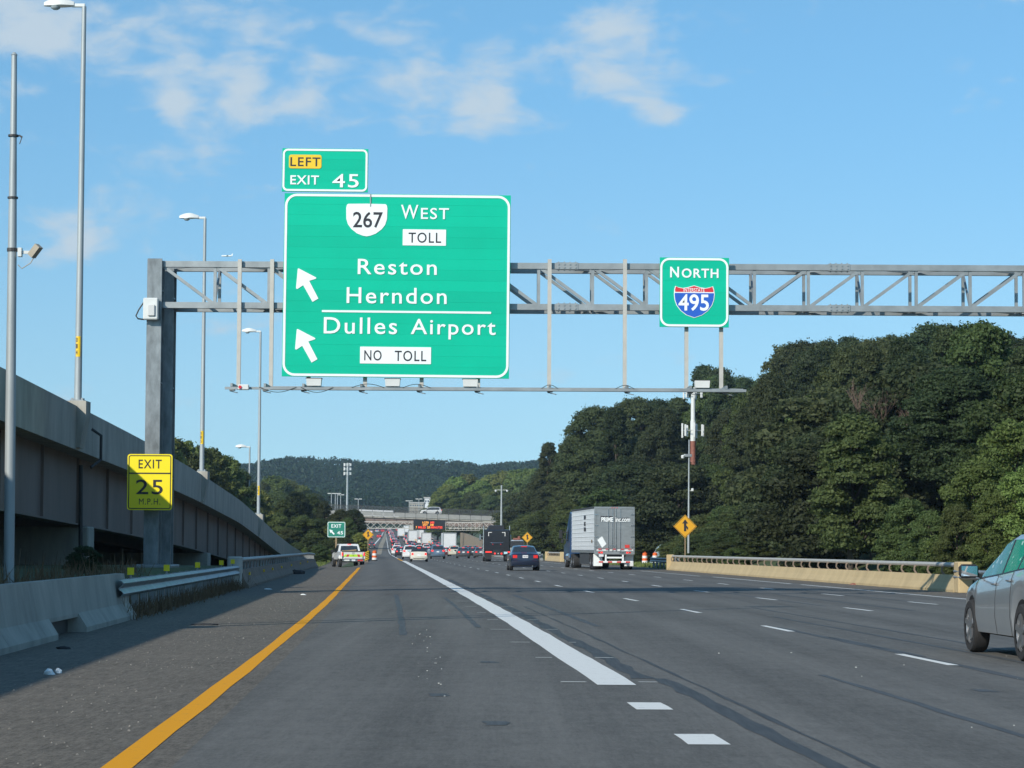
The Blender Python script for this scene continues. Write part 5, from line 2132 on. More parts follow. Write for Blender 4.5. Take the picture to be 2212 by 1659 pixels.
    P(out, 'chassis', mb, M['dark_steel'])
    mb = MB()
    mb.box((-1.2, -.6, .72), (.04, 6.4, .8))
    P(out, 'side_skirt', mb, M['dark_steel'])
    for y in (-6.2, -4.9):
        tandem(out, y, 1.28)
    mb = MB()
    mb.box((-.85, yb - .05, .92), (.30, .02, .16))
    P(out, 'licence_plate', mb, M['plate'])
    return out


def build_tractor():
    out = []
    mb = MB()
    prf = [(-.2, .9), (-.2, 3.75), (.9, 3.95), (1.7, 3.3), (2.2, 2.6), (2.6, 1.75), (4.2, 1.55), (4.35, .6), (2.4, .55), (-.2, .7)]
    n_ = len(prf)
    mb.add([(sd * (1.22 if z < 3 else 1.1), y, z) for sd in (-1, 1) for y, z in prf], [tuple(range(n_)), tuple(range(2 * n_ - 1, n_ - 1, -1))] + [(i, n_ + i, n_ + (i + 1) % n_, (i + 1) % n_) for i in range(n_)])
    P(out, 'cab', mb, M['tractor_blue'], False, None, True)
    for sd in (-1, 1):
        mb = MB()
        mb.add([(sd * 1.226, 1.2, 1.9), (sd * 1.226, 2.1, 1.9), (sd * 1.2, 2.0, 2.5), (sd * 1.2, 1.2, 2.7)], [(0, 1, 2, 3)])
        P(out, 'side_window', mb, M['glass'])
        mb = MB()
        mb.box((sd * 1.62, 2.25, 2.35), (.24, .16, .62), .04)
        mb.box((sd * 1.52, 2.2, 1.85), (.2, .14, .26), .04)
        mb.bar((sd * 1.2, 2.2, 2.5), (sd * 1.55, 2.25, 2.5), .05, .05)
        mb.bar((sd * 1.2, 2.2, 2.0), (sd * 1.55, 2.25, 2.0), .05, .05)
        P(out, 'mirror', mb, M['black_trim'])
        mb = MB()
        mb.tube([(sd * 1.0, .2, .75), (sd * 1.0, 1.9, .75)], .33, 12)
        P(out, 'fuel_tank', mb, M['chrome'], 'a')
        ty, rm = wheel_geo((sd * 1.05, 3.3, .5), sd, .5, .3)
        out.append(('wheel', ty.mesh('tyre', M['rubber'], 'a'), None, False))
        out.append(('rim', rm.mesh('rim', M['chrome'], 'a'), len(out) - 1, False))
    mb = MB()
    mb.box((0, -1.4, .85), (.9, 4.6, .22))
    P(out, 'chassis', mb, M['dark_steel'])
    for y in (-2.9, -1.6):
        tandem(out, y, 1.24)
    return out


PROTO['trailer'] = build_trailer()
PROTO['tractor'] = build_tractor()
YT = 165.5
xt = float(at(1327, 1228, YT)[0])
hd_ = heading(170) + .02
o, mm = spawn('trailer', None, (xt - math.sin(hd_) * 7.6, YT + 7.6 * math.cos(hd_), 0), hd_, 'silver ribbed semi-trailer with PRIME inc.com on its stainless rear doors', 'trailer', name='semi_trailer')
dyt = 7.6 + 10.0
spawn('tractor', M['tractor_blue'], (xt - math.sin(hd_) * dyt, YT + dyt * math.cos(hd_), 0), hd_, 'blue truck tractor pulling the silver semi-trailer', 'truck', name='truck_tractor')


def build_bobtail():
    out = []
    mb = MB()
    prf = [(-1.0, .95), (-1.0, 3.1), (-.8, 3.2), (1.8, 3.25), (2.4, 2.6), (2.9, 1.75), (4.6, 1.6), (4.7, .6), (-.9, .75)]
    n_ = len(prf)
    mb.add([(sd * 1.26, y, z) for sd in (-1, 1) for y, z in prf], [tuple(range(n_)), tuple(range(2 * n_ - 1, n_ - 1, -1))] + [(i, n_ + i, n_ + (i + 1) % n_, (i + 1) % n_) for i in range(n_)])
    P(out, 'cab', mb, M['paint_black'], False, None, True)
    mb = MB()
    mb.add([(-.8, -.6, 3.18), (.8, -.6, 3.18), (.95, 1.5, 3.22), (-.95, 1.5, 3.22), (-.72, -.2, 3.62), (.72, -.2, 3.62), (.7, .9, 3.66), (-.7, .9, 3.66)], [(0, 1, 5, 4), (1, 2, 6, 5), (2, 3, 7, 6), (3, 0, 4, 7), (4, 5, 6, 7)])
    P(out, 'roof_fairing', mb, M['black_trim'])
    for sd in (-1, 1):
        mb = MB()
        x = sd * .78
        mb.box((x - sd * .10, -1.01, 2.92), (.34, .012, .06))
        mb.box((x + sd * .05, -1.012, 2.74), (.06, .012, .38))
        P(out, 'reflective_bracket', mb, M['white_band'])
        mb = MB()
        mb.tube([(sd * 1.32, -.75, .9), (sd * 1.32, -.75, 3.6)], .075, 10)
        P(out, 'exhaust_stack', mb, M['chrome'], 'a')
        mb = MB()
        mb.box((sd * .95, -4.0, .95), (.62, .12, .14), .02)
        P(out, 'tail_lamp_bar', mb, M['brake'])
        mb = MB()
        mb.lathe([(.0, -.03), (.09, -.02), (.09, .02)], (sd * .33, -4.16, .80), (0, 1, 0), 12)
        P(out, 'round_tail_lamp', mb, M['brake'])
        mb = MB()
        mb.box((sd * .95, -3.9, .55), (.6, .03, .62))
        P(out, 'mud_flap', mb, M['black_trim'])
        mb = MB()
        mb.box((sd * 1.55, 2.3, 2.4), (.2, .16, .6), .04)
        mb.bar((sd * 1.25, 2.2, 2.5), (sd * 1.5, 2.3, 2.5), .05, .05)
        P(out, 'mirror', mb, M['chrome'])
        mb = MB()
        mb.tube([(sd * 1.02, -.6, .72), (sd * 1.02, 1.9, .72)], .32, 12)
        P(out, 'fuel_tank', mb, M['chrome'], 'a')
        ty, rm = wheel_geo((sd * 1.08, 3.5, .5), sd, .5, .3)
        out.append(('wheel', ty.mesh('tyre', M['rubber'], 'a'), None, False))
        out.append(('rim', rm.mesh('rim', M['chrome'], 'a'), len(out) - 1, False))
        mb = MB()
        mb.lathe([(0, -.02), (.05, -.015), (.05, .01)], (sd * .4, -1.01, 1.72), (0, 1, 0), 10)
        P(out, 'air_line_coupling', mb, M['sign_red'])
    mb = MB()
    mb.tube([(-.62, -1.05, 1.92), (-.5, -1.1, 1.86), (.5, -1.1, 1.86), (.62, -1.05, 1.92)], .028, 6)
    P(out, 'grab_rail', mb, M['chrome'], 'a')
    mb = MB()
    mb.box((0, -1.5, .86), (1.0, 5.2, .26))
    mb.lathe([(.46, 0), (.5, .06), (.3, .12), (0, .12)], (0, -2.6, 1.02), (0, 0, 1), 16)
    P(out, 'chassis', mb, M['dark_steel'])
    mb = MB()
    mb.lathe([(0, -.03), (.06, -.02), (.06, .02)], (0, -4.16, .80), (0, 1, 0), 10)
    P(out, 'work_lamp', mb, M['clear_lamp'])
    mb = MB()
    mb.box((0, -4.1, .80), (1.3, .08, .24), .02)
    P(out, 'tail_beam', mb, M['black_trim'])
    for y in (-3.2, -1.9):
        tandem(out, y, 1.24)
    return out


PROTO['bobtail'] = build_bobtail()
put('bobtail', None, 1072, 262, 'black truck cab without a trailer, white corner marks on its back', 'truck', name='truck_cab')


def build_boxtruck(L=6.6, h=2.7, cabm='paint_white', lift=1.05, doorframe=True):
    out = []
    mb = MB()
    mb.box((0, -.8, lift + h / 2), (2.5, L, h), .03)
    P(out, 'cargo_box', mb, M['box_white'])
    yb = -.8 - L / 2
    mb = MB()
    mb.ring([(-1.25, lift - .02), (1.25, lift - .02), (1.25, lift + h + .02), (-1.25, lift + h + .02)], [(-1.1, lift + .12), (1.1, lift + .12), (1.1, lift + h - .16), (-1.1, lift + h - .16)], yb - .05, yb + .01)
    P(out, 'door_frame', mb, M['stainless'])
    mb = MB()
    mb.box((0, yb - .01, lift + h / 2), (2.18, .03, h - .3), .01)
    d = P(out, 'rear_door', mb, M['box_white'])
    mb = MB()
    mb.box((.72, yb - .04, lift + .38), (.5, .01, .26))
    P(out, 'door_label', mb, M['sign_amber'], False, d)
    prf = [(L / 2 - .8, .55), (L / 2 - .8, 2.3), (L / 2 - .3, 2.45), (L / 2 + .4, 2.3), (L / 2 + .9, 1.5), (L / 2 + 1.5, 1.35), (L / 2 + 1.6, .55)]
    n_ = len(prf)
    mb = MB()
    mb.add([(sd * 1.0, y, z) for sd in (-1, 1) for y, z in prf], [tuple(range(n_)), tuple(range(2 * n_ - 1, n_ - 1, -1))] + [(i, n_ + i, n_ + (i + 1) % n_, (i + 1) % n_) for i in range(n_)])
    P(out, 'cab', mb, M[cabm])
    for sd in (-1, 1):
        mb = MB()
        mb.box((sd * 1.0, yb - .03, lift - .12), (.2, .06, .12))
        P(out, 'tail_lamp', mb, M['brake'])
        mb = MB()
        mb.box((sd * 1.3, L / 2 + .4, 1.75), (.2, .1, .4), .03)
        mb.bar((sd * .98, L / 2 + .4, 1.75), (sd * 1.25, L / 2 + .4, 1.75), .04, .04)
        P(out, 'mirror', mb, M['black_trim'])
    mb = MB()
    mb.box((0, -.6, .78), (.9, L + 1.2, .3))
    mb.box((0, yb, .55), (2.2, .1, .12))
    P(out, 'chassis', mb, M['dark_steel'])
    tandem(out, yb + 1.9, 1.18, .45, .5)
    for sd in (-1, 1):
        ty, rm = wheel_geo((sd * .95, L / 2 + .5, .45), sd, .45, .26, detail=False)
        out.append(('wheel', ty.mesh('tyre', M['rubber'], 'a'), None, False))
        out.append(('rim', rm.mesh('rim', M['rim'], 'a'), len(out) - 1, False))
    return out


PROTO['boxtruck'] = build_boxtruck()
PROTO['boxtrailer'] = build_boxtruck(12.5, 2.9, 'paint_white', 1.12)
put('boxtrailer', None, 969, 478, 'tall white box truck with a small amber label on its roller door', 'truck', name='box_truck')
put('boxtrailer', None, 891, 690, 'white box truck with dark frame in the second queued lane', 'truck', name='box_truck')
put('boxtruck', None, 920.5, 650, 'shorter white box truck behind the white utility car', 'truck', name='box_truck')
put('boxtrailer', None, 906, 780, 'pale truck trailer seen between the two white box trucks', 'truck', name='box_truck')
put('boxtruck', None, 866, 860, 'white delivery truck in the left queue beyond the overpass', 'truck', name='box_truck')
put('boxtruck', None, 878, 1010, 'white delivery truck far up the queue near the crest', 'truck', name='box_truck')

# refuse lorry half hidden behind the blue sedan
out = []
mb = MB()
mb.add([(sd * 1.2, y, z) for sd in (-1, 1) for y, z in ((-2.6, .9), (-2.9, 1.6), (-2.3, 2.55), (2.2, 2.75), (2.2, .9))], [(0, 1, 2, 3, 4), (9, 8, 7, 6, 5), (2, 7, 8, 3), (3, 8, 9, 4), (0, 5, 6, 1), (4, 9, 5, 0)])
P(out, 'hopper', mb, M['box_white'])
mb = MB()
mb.add([(-1.05, -2.86, 1.7), (1.05, -2.86, 1.7), (1.05, -2.4, 2.45), (-1.05, -2.4, 2.45), (-1.05, -2.2, 1.7), (1.05, -2.2, 1.7)], [(0, 1, 2, 3), (0, 3, 4), (1, 5, 2)])
for i_ in range(6):
    mb.v[i_] = (mb.v[i_][0], mb.v[i_][1] - .03, mb.v[i_][2] + .01)
P(out, 'hopper_mouth', mb, M['black_trim'])
mb = MB()
mb.box((.2, -1.6, 2.85), (1.1, .7, .3), .08)
mb.box((.55, -1.2, 3.1), (.4, .4, .35), .1)
P(out, 'load', mb, M['rust'])
mb = MB()
mb.box((0, 3.6, 1.7), (2.3, 1.9, 2.0), .15)
P(out, 'cab', mb, M['paint_white'])
mb = MB()
mb.box((0, .5, .75), (1.0, 7.5, .3))
P(out, 'chassis', mb, M['dark_steel'])
for y in (-1.8, 3.6):
    tandem(out, y, 1.2, .48, .45)
PROTO['hopper'] = out
put('hopper', None, 1112, 332, 'pale open-mouthed lorry half hidden behind the blue sedan', 'truck', name='open_lorry', scale=.88)

# queue under and beyond the overpass
tint = ['white', 'silver', 'black', 'darkgrey', 'white', 'grey', 'red', 'silver', 'blue', 'cream', 'white', 'black']
nick = dict(white='white', silver='silver', black='black', darkgrey='charcoal', grey='grey', red='red', blue='dark blue', cream='cream')
kn = dict(sedan='sedan', suv='utility car', minivan='minivan')
lanes = (2.1, 5.9, 9.5, 12.6)
for li, t in enumerate(lanes):
    y = (505, 530, 545, 560)[li]
    while y < 1180:
        kd = R.choice(['sedan', 'sedan', 'suv', 'suv', 'minivan'])
        co = R.choice(tint)
        x = float(B(y)) + t + R.uniform(-.25, .25)
        blocked = any(abs(y - by) < 16 and abs(x - bx) < 2.6 for bx, by in [(float(at(a, 1180, b)[0]), b) for a, b in ((891, 690), (920.5, 650), (906, 780), (866, 860), (878, 1010), (921, 560), (969, 478))])
        if not blocked:
            spawn(kd + '_far', M['paint_' + co], (x, y, float(gz(x, y))), heading(y), '%s %s queuing in the dense traffic under and beyond the overpass' % (nick[co], kn[kd]), 'car', 'cars queuing beyond the overpass')
        y += R.uniform(15, 34) if y < 800 else R.uniform(22, 46)
for px, Y, kd, co, lab in ((803, 640, 'sedan', 'darkgrey', 'dark sedan on the left connector road beside the bushes'), (818.5, 900, 'sedan', 'red', 'bright red car on the left connector road'), (800, 1080, 'sedan', 'white', 'white car far up the left connector road'), (814, 1110, 'suv', 'silver', 'silver utility car at the top of the left connector road'), (826, 1140, 'sedan', 'red', 'red car at the crest of the left connector road'), (838, 1060, 'sedan', 'black', 'black car where connector and main road meet'), (799, 830, 'sedan', 'black', 'black car on the connector road behind the left merge sign')):
    put(kd + '_far', co, px, Y, lab)


# ------------------------------------------------------------------ overpass, message sign, masts
OY = 610.0
ov = thing('overpass', 'concrete and steel road overpass with mesh fence crossing the queue', 'bridge', (float(B(OY)), OY, float(prof(OY))))


def ovz(px):
    """parapet top height along the overpass, from the photograph"""
    yt = np.interp(px, [600, 776, 1156, 1400], [1098, 1103.5, 1118, 1128])
    return float(at(px, yt, OY)[2])


pxs = np.arange(640, 1290, 23.5)
for a, b in zip(pxs[:-1], pxs[1:]):
    xa_, xb_ = float(at(a, 1110, OY)[0]) + .12, float(at(b, 1110, OY)[0]) - .12
    za, zb_ = ovz(a), ovz(b)
    mb = MB()
    mb.add([(x, y, z) for y in (OY, OY + .3) for x, z in ((xa_, za - 1.02), (xb_, zb_ - 1.02), (xb_, zb_), (xa_, za))], [(0, 1, 2, 3), (7, 6, 5, 4), (0, 4, 5, 1), (1, 5, 6, 2), (2, 6, 7, 3), (3, 7, 4, 0)])
    part('parapet_panel', mb, M['concrete_grey'], ov)
    mb = MB()
    mb.box((xa_ - .12, OY - .03, za - .25), (.10, .10, 3.1))
    part('fence_post', mb, M['dark_steel'], ov)
m_f = bpy.data.materials.new('chain_mesh')
ns, ls, b = nodes_of(m_f)
b.inputs['Base Color'].default_value = (.05, .055, .055, 1)
b.inputs['Roughness'].default_value = .6
tr = ns.new('ShaderNodeBsdfTransparent')
ms = ns.new('ShaderNodeMixShader')
ms.inputs[0].default_value = .26
ls.new(tr.outputs[0], ms.inputs[1])
ls.new(b.outputs[0], ms.inputs[2])
ls.new(ms.outputs[0], ns['Material Output'].inputs[0])
a, b_ = 640, 1280
xa_, xb_ = float(at(a, 1110, OY)[0]), float(at(b_, 1110, OY)[0])
za, zb_ = ovz(a), ovz(b_)
for (yy, hh) in ((OY + .02, 1.35), (OY + 11.4, 1.35)):
    mb = MB()
    mb.add([(xa_, yy, za), (xb_, yy, zb_), (xb_, yy, zb_ + hh), (xa_, yy, za + hh)], [(0, 1, 2, 3)])
    part('mesh_fence', mb, m_f, ov)
    mb = MB()
    for h in (.02, .45, 1.35):
        mb.bar((xa_, yy, za + h), (xb_, yy, zb_ + h), .06, .06)
    part('fence_rail', mb, M['dark_steel'], ov)
mb = MB()
mb.add([(x, y, z) for y in (OY + .3, OY + 11.3) for x, z in ((xa_, za - 1.35), (xb_, zb_ - 1.35), (xb_, zb_ - 1.02), (xa_, za - 1.02))], [(0, 1, 2, 3), (7, 6, 5, 4), (0, 4, 5, 1), (1, 5, 6, 2), (2, 6, 7, 3), (3, 7, 4, 0)])
part('deck', mb, M['concrete'], ov)
mb = MB()
mb.add([(x, y, z) for y in (OY + 11.3, OY + 11.6) for x, z in ((xa_, za - 1.35), (xb_, zb_ - 1.35), (xb_, zb_), (xa_, za))], [(0, 1, 2, 3), (7, 6, 5, 4), (0, 4, 5, 1), (1, 5, 6, 2), (2, 6, 7, 3), (3, 7, 4, 0)])
part('far_parapet', mb, M['concrete_grey'], ov)
for k in range(5):
    yy = OY + .75 + k * 2.4
    mb = MB()
    mb.add([(x, y, z) for y in (yy, yy + .06) for x, z in ((xa_, za - 2.65), (xb_, zb_ - 2.75), (xb_, zb_ - 1.36), (xa_, za - 1.36))], [(0, 1, 2, 3), (7, 6, 5, 4), (0, 4, 5, 1), (1, 5, 6, 2), (2, 6, 7, 3), (3, 7, 4, 0)])
    part('girder', mb, M['weathered_steel'], ov)
for px, w in ((1112, 16), (742, 14)):
    x = float(at(px, 1150, OY)[0])
    mb = MB()
    zg = float(prof(OY))
    mb.box((x + (w / 2 if px > 900 else -w / 2), OY + 5.8, (ovz(px) - 2.8 + zg) / 2), (w, 10.5, ovz(px) - 2.8 - zg + .4))
    part('abutment', mb, M['concrete_brown'], ov)
for px in (940,):
    x = float(at(px, 1150, OY)[0])

# vehicles on the overpass
x = float(at(931, 1100, OY + 3)[0])
o, mm = spawn('suv_far', M['paint_white'], (x, OY + 3, ovz(931) - 1.02 + .75), math.pi / 2 + .02, 'white station wagon crossing the overpass', 'car', scale=1.12)
for px, lab in ((776, 'white trailer on the overpass, first of three above the parapet'), (804, 'white trailer on the overpass, middle of three above the parapet'), (836, 'white trailer on the overpass, last of three above the parapet')):
    x = float(at(px, 1098, OY + 8)[0])
    spawn('boxtruck', None, (x, OY + 8, ovz(px) - 1.02 - .75), -math.pi / 2, lab, 'truck', 'white trucks on the overpass', name='box_truck', scale=.6)

# variable message sign gantry in front of the overpass
VY = 580.0
q0, q1 = at(786, 1136, VY), at(1072, 1136, VY)
zt_, zb_ = float(at(900, 1127.5, VY)[2]), float(at(900, 1141.5, VY)[2])
vg = thing('message_gantry', 'pale lattice gantry carrying the message sign in front of the overpass', 'gantry', (q1[0], VY, float(prof(VY))))
for z in (zt_, zb_):
    for y in (VY, VY + 1.4):
        mb = MB()
        mb.bar((q0[0] - 3, y, z), (q1[0], y, z), .16, .16)
        part('chord', mb, M['hanger'], vg)
nb = 22
for i in range(nb):
    x0_ = q0[0] - 3 + (q1[0] - q0[0] + 3) * i / nb
    x1_ = q0[0] - 3 + (q1[0] - q0[0] + 3) * (i + 1) / nb
    mb = MB()
    mb.bar((x0_, VY, zb_ if i % 2 else zt_), (x1_, VY, zt_ if i % 2 else zb_), .10, .10)
    part('lattice_bar', mb, M['hanger'], vg)
    mb = MB()
    mb.bar((x0_, VY + 1.4, zt_ if i % 2 else zb_), (x1_, VY + 1.4, zb_ if i % 2 else zt_), .09, .09)
    part('lattice_bar', mb, M['hanger'], vg)
for x in (q1[0], q0[0] - 3):
    mb = MB()
    mb.tube([(x, VY + .7, float(gz(x, VY)) - .3), (x, VY + .7, zt_ + .3)], .28, 10)
    part('post', mb, M['hanger'], vg)
mb = MB()
xs0, xs1 = float(at(963, 1136, VY)[0]), float(at(1036, 1136, VY)[0])
for i in range(9):
    x = xs0 + (xs1 - xs0) * i / 8
    mb.bar((x, VY - 1.0, zb_ - .4), (x, VY - 1.0, zt_ - .1), .07, .07)
for z in (zb_ - .4, zb_ + .3, zt_ - .1):
    mb.bar((xs0, VY - 1.0, z), (xs1, VY - 1.0, z), .07, .07)
mb.box(((xs0 + xs1) / 2, VY - .5, zb_ - .42), (xs1 - xs0, 1.1, .06))
part('service_walkway', mb, M['hanger'], vg)
v = Sign('message_sign', 'black electronic message sign with lit amber and red lines on the lattice gantry', 'message sign', (893, 1123.5, 961, 1145), VY - 1.2)
a_, c_ = v.p(893, 1145), v.p(961, 1123.5)
mb = MB()
mb.box(((a_[0] + c_[0]) / 2, .45, (a_[1] + c_[1]) / 2), (c_[0] - a_[0], .9, c_[1] - a_[1]), .04)
v.part('cabinet', mb, M['led_black'])
v.text('I-270', (912.5, 1126.5, 926, 1131), M['led_amber'], y=-.02, bold=.02)
v.text('MI', (930, 1126.5, 937.5, 1131), M['led_red'], y=-.02, bold=.02)
v.text('EXIT', (913.5, 1131.8, 924, 1135.8), M['led_amber'], y=-.02, bold=.02)
v.text('38', (929, 1131.8, 936.5, 1135.8), M['led_amber'], y=-.02, bold=.02)
v.text('7', (898, 1136.8, 901, 1141.6), M['led_amber'], y=-.02, bold=.02)
v.text('MILES', (903.5, 1136.8, 919.5, 1141.6), M['led_red'], y=-.02, bold=.02)
v.text('25', (922.5, 1136.8, 929.5, 1141.6), M['led_amber'], y=-.02, bold=.02)
v.text('MINUTES', (931.5, 1136.8, 955.5, 1141.6), M['led_red'], y=-.02, bold=.02)

# camera mast in the median right of the message sign
q = at(1083, 1140, 430)
lp = thing('camera_mast', 'slim grey mast with two small cameras right of the message sign', 'camera pole', (q[0], 430, float(gz(q[0], 430))))
zt = float(at(1083, 1048, 430)[2])
mb = MB()
mb.tube([(q[0], 430, float(gz(q[0], 430)) - .2), (q[0], 430, zt)], [.24, .13], 10)
part('pole', mb, M['pole'], lp, smooth=True)
for s_ in (-1, 1):
    mb = MB()
    mb.bar((q[0], 430, zt - .8), (q[0] + s_ * .95, 430, zt - .8), .06, .06)
    mb.lathe([(0, -.3), (.14, -.24), (.2, -.1), (.2, .05), (0, .1)], (q[0] + s_ * .95, 430, zt - .85), (0, 0, 1), 10)
    part('dome_camera', mb, M['lamp_shell'], lp, smooth=True)


def antenna_tier(o_, c, z, r, n, h, w, m=M['lamp_shell']):
    mb = MB()
    for k in range(n):
        a = 2 * math.pi * (k + .3) / n
        x, y = c[0] + r * math.cos(a), c[1] + r * math.sin(a)
        mb.bar((c[0], c[1], z), (x, y, z), .05, .05)
    mb.lathe([(r * .92, -.03), (r * .92, .03), (r * .85, .03), (r * .85, -.03), (r * .92, -.03)], (c[0], c[1], z), (0, 0, 1), 12)
    part('mount_ring', mb, M['galv'], o_)
    for k in range(n):
        a = 2 * math.pi * (k + .3) / n
        x, y = c[0] + r * math.cos(a), c[1] + r * math.sin(a)
        mb = MB()
        mb.box((x, y, z), (w, w * .6, h * (1 if k % 2 else .8)), .03)
        part('antenna', mb, m, o_)


TY = 300.0
q = at(1497, 1000, TY)
zg = float(gz(q[0], TY))
tw = thing('cell_tower', 'white and brown cell tower rising in front of the dark right-hand trees', 'cell tower', (q[0], TY, zg))
z_a, z_b, z_c = float(at(1497, 990, TY)[2]), float(at(1497, 905, TY)[2]), float(at(1497, 846, TY)[2])
zr = float(at(1497, 938, TY)[2])
mb = MB()
mb.tube([(q[0], TY, zg - .3), (q[0], TY, zr - .8)], [.36, .32], 12)
part('lower_mast', mb, M['rust'], tw, smooth=True)
mb = MB()
mb.tube([(q[0], TY, zr - .8), (q[0], TY, z_b - .2), (q[0], TY, z_b - .2), (q[0], TY, z_c + .2)], [.32, .31, .26, .25], 12)
part('upper_mast', mb, M['lamp_shell'], tw, smooth=True)
antenna_tier(tw, (q[0], TY), float(at(1497, 930, TY)[2]), 1.25, 7, 1.7, .22)
antenna_tier(tw, (q[0], TY), float(at(1497, 850, TY)[2]), 1.1, 7, 1.3, .18)

CY = 196.0
q = at(1487, 1190, CY)
zg = float(gz(q[0], CY))
cc = thing('cctv_pole', 'thin dark pole with a white camera behind the right merge sign', 'camera pole', (q[0], CY, zg))
zt = float(at(1493, 950, CY)[2])
mb = MB()
mb.tube([(q[0], CY, zg - .3), (q[0] + .05, CY, zt)], [.10, .045], 10)
part('pole', mb, M['pole'], cc, smooth=True)
zc = float(at(1482, 984, CY)[2])
mb = MB()
mb.box((q[0] - .02, CY - .1, zc), (.55, .1, .22), .02)
part('equipment_box', mb, M['galv'], cc)
mb = MB()
mb.tube([(q[0] - .1, CY - .1, zc), (q[0] - .3, CY - .12, zc + .06), (q[0] - .42, CY - .12, zc - .02)], .04, 6)
mb.lathe([(0, -.24), (.11, -.18), (.14, -.02), (.1, .05), (0, .07)], (q[0] - .44, CY - .12, zc - .03), (0, 0, 1), 12)
part('dome_camera', mb, M['lamp_shell'], cc, smooth=True)
zc = float(at(1492, 1058, CY)[2])
mb = MB()
mb.box((q[0] + .30, CY, zc), (.18, .2, .22), .03)
mb.tube([(q[0] + .02, CY, zc - .1), (q[0] + .25, CY, zc - .06)], .02, 5)
part('small_camera', mb, M['lamp_shell'], cc)

q = at(750, 1075, 1000)
zg = float(gz(q[0], 1000))
ct = thing('cell_tower', 'slender pale cell tower with three antenna tiers standing before the far wooded hill', 'cell tower', (q[0], 1000, zg))
zt = float(at(750, 1000, 1000)[2])
mb = MB()
mb.tube([(q[0], 1000, zg - .5), (q[0], 1000, zt)], [.55, .3], 10)
part('mast', mb, M['pole'], ct, smooth=True)
for py_ in (1004, 1013, 1023):
    antenna_tier(ct, (q[0], 1000), float(at(750, py_, 1000)[2]), 1.35, 7, 1.35, .34)

for px, py, Y in ((716, 1066, 680), (724.5, 1066, 690), (729, 1066, 700), (736, 1069, 720), (774, 1078, 700), (884, 1082, 740), (905, 1078, 760), (640, 1072, 500)):
    q = at(px, py, Y)
    zg = float(gz(q[0], Y))
    o_ = thing('street_lamp', 'small far twin-headed lamp standing behind the overpass', 'street lamp', (q[0], Y, zg), 0, 'small lamps behind the overpass')
    mb = MB()
    mb.tube([(0, 0, -.2), (0, 0, q[2] - zg)], [.16, .1], 8)
    part('pole', mb, M['pole'], o_, world=False)
    for s_ in (-1, 1):
        mb = MB()
        mb.box((s_ * .55, 0, q[2] - zg), (.95, .4, .2), .06)
        part('lamp_head', mb, M['lamp_shell'], o_, world=False)

# retaining wall under the right bank, running up to the overpass
rw = thing('retaining_wall', 'tan panelled retaining wall right of the white box truck', 'wall', (float(B(430)) + 17, 430, 0))
for y in np.arange(392, 606, 6.0):
    x0_, x1_ = float(B(y)) + 17.0, float(B(y + 6)) + 17.0
    h0 = float(prof(y)) + 1.9 + 2.2 * float(sst(390, 600, y))
    h1 = float(prof(y + 6)) + 1.9 + 2.2 * float(sst(390, 600, y + 6))
    mb = MB()
    mb.add([(x0_, y + .05, -.2), (x1_, y + 5.95, -.2), (x1_, y + 5.95, h1), (x0_, y + .05, h0), (x0_ + .4, y + .05, -.2), (x1_ + .4, y + 5.95, -.2), (x1_ + .4, y + 5.95, h1), (x0_ + .4, y + .05, h0)], [(0, 3, 2, 1), (4, 5, 6, 7), (0, 1, 5, 4), (3, 7, 6, 2), (0, 4, 7, 3), (1, 2, 6, 5)])
    part('wall_panel', mb, M['wall_dun'], rw)


def low_building(px, py0, py1, w_px, Y, label, nwin=5):
    q = at(px, py1, Y)
    k = Y / F_PX
    w, h = w_px * k, (py1 - py0) * k
    zg = float(q[2])
    o_ = thing('building', label, 'building', (q[0], Y, zg))
    mb = MB()
    mb.box((0, 6, h / 2 - 4), (w, 12, h + 8))
    part('wall', mb, M['box_white'] if w_px < 27 else M['concrete'], o_, world=False)
    mb = MB()
    mb.box((0, 6, h + .15), (w + .6, 12.6, .4))
    part('roof', mb, M['roof_flat'], o_, world=False)
    for i in range(nwin):
        mb = MB()
        mb.box((-w / 2 + w * (i + .5) / nwin, -.03, h * .45), (w / nwin * .6, .1, h * .35))
        part('window', mb, M['window_pane'], o_, world=False)


low_building(582, 1073, 1092, 26, 640, 'small white flat-roofed building behind the ramp trees', 4)
low_building(525, 1082, 1096, 26, 600, 'low pale shed behind the ramp parapet', 3)
low_building(925, 1076, 1088, 16, 900, 'white building partly hidden by light green trees beyond the overpass', 3)
low_building(900, 1087, 1096, 30, 860, 'grey warehouse behind the overpass fence', 6)

# ------------------------------------------------------------------ vegetation
rng = np.random.default_rng(11)


def leaf_quads(P_, N_, size, jitter=.7):
    n_ = len(P_)
    N_ = N_ + rng.normal(0, jitter, (n_, 3))
    N_ /= np.linalg.norm(N_, axis=1)[:, None]
    a = rng.normal(0, 1, (n_, 3))
    U = np.cross(N_, a)
    U /= np.linalg.norm(U, axis=1)[:, None]
    V = np.cross(N_, U)
    s = (size * rng.uniform(.6, 1.35, n_))[:, None]
    w = s * rng.uniform(.45, .7, n_)[:, None]
    pts = np.stack([P_ - U * s, P_ - V * w + N_ * s * .15, P_ + U * s, P_ + V * w + N_ * s * .15], 1)
    return pts.reshape(-1, 3)


def mesh_from_quads(name, pts, material):
    n_ = len(pts)
    me = bpy.data.meshes.new(name)
    me.vertices.add(n_)
    me.vertices.foreach_set('co', pts.astype(np.float32).ravel())
    me.loops.add(n_)
    me.loops.foreach_set('vertex_index', np.arange(n_, dtype=np.int32))
    me.polygons.add(n_ // 4)
    me.polygons.foreach_set('loop_start', np.arange(0, n_, 4, dtype=np.int32))
    me.polygons.foreach_set('loop_total', np.full(n_ // 4, 4, dtype=np.int32))
    me.materials.append(material)
    me.update(calc_edges=True)
    return me


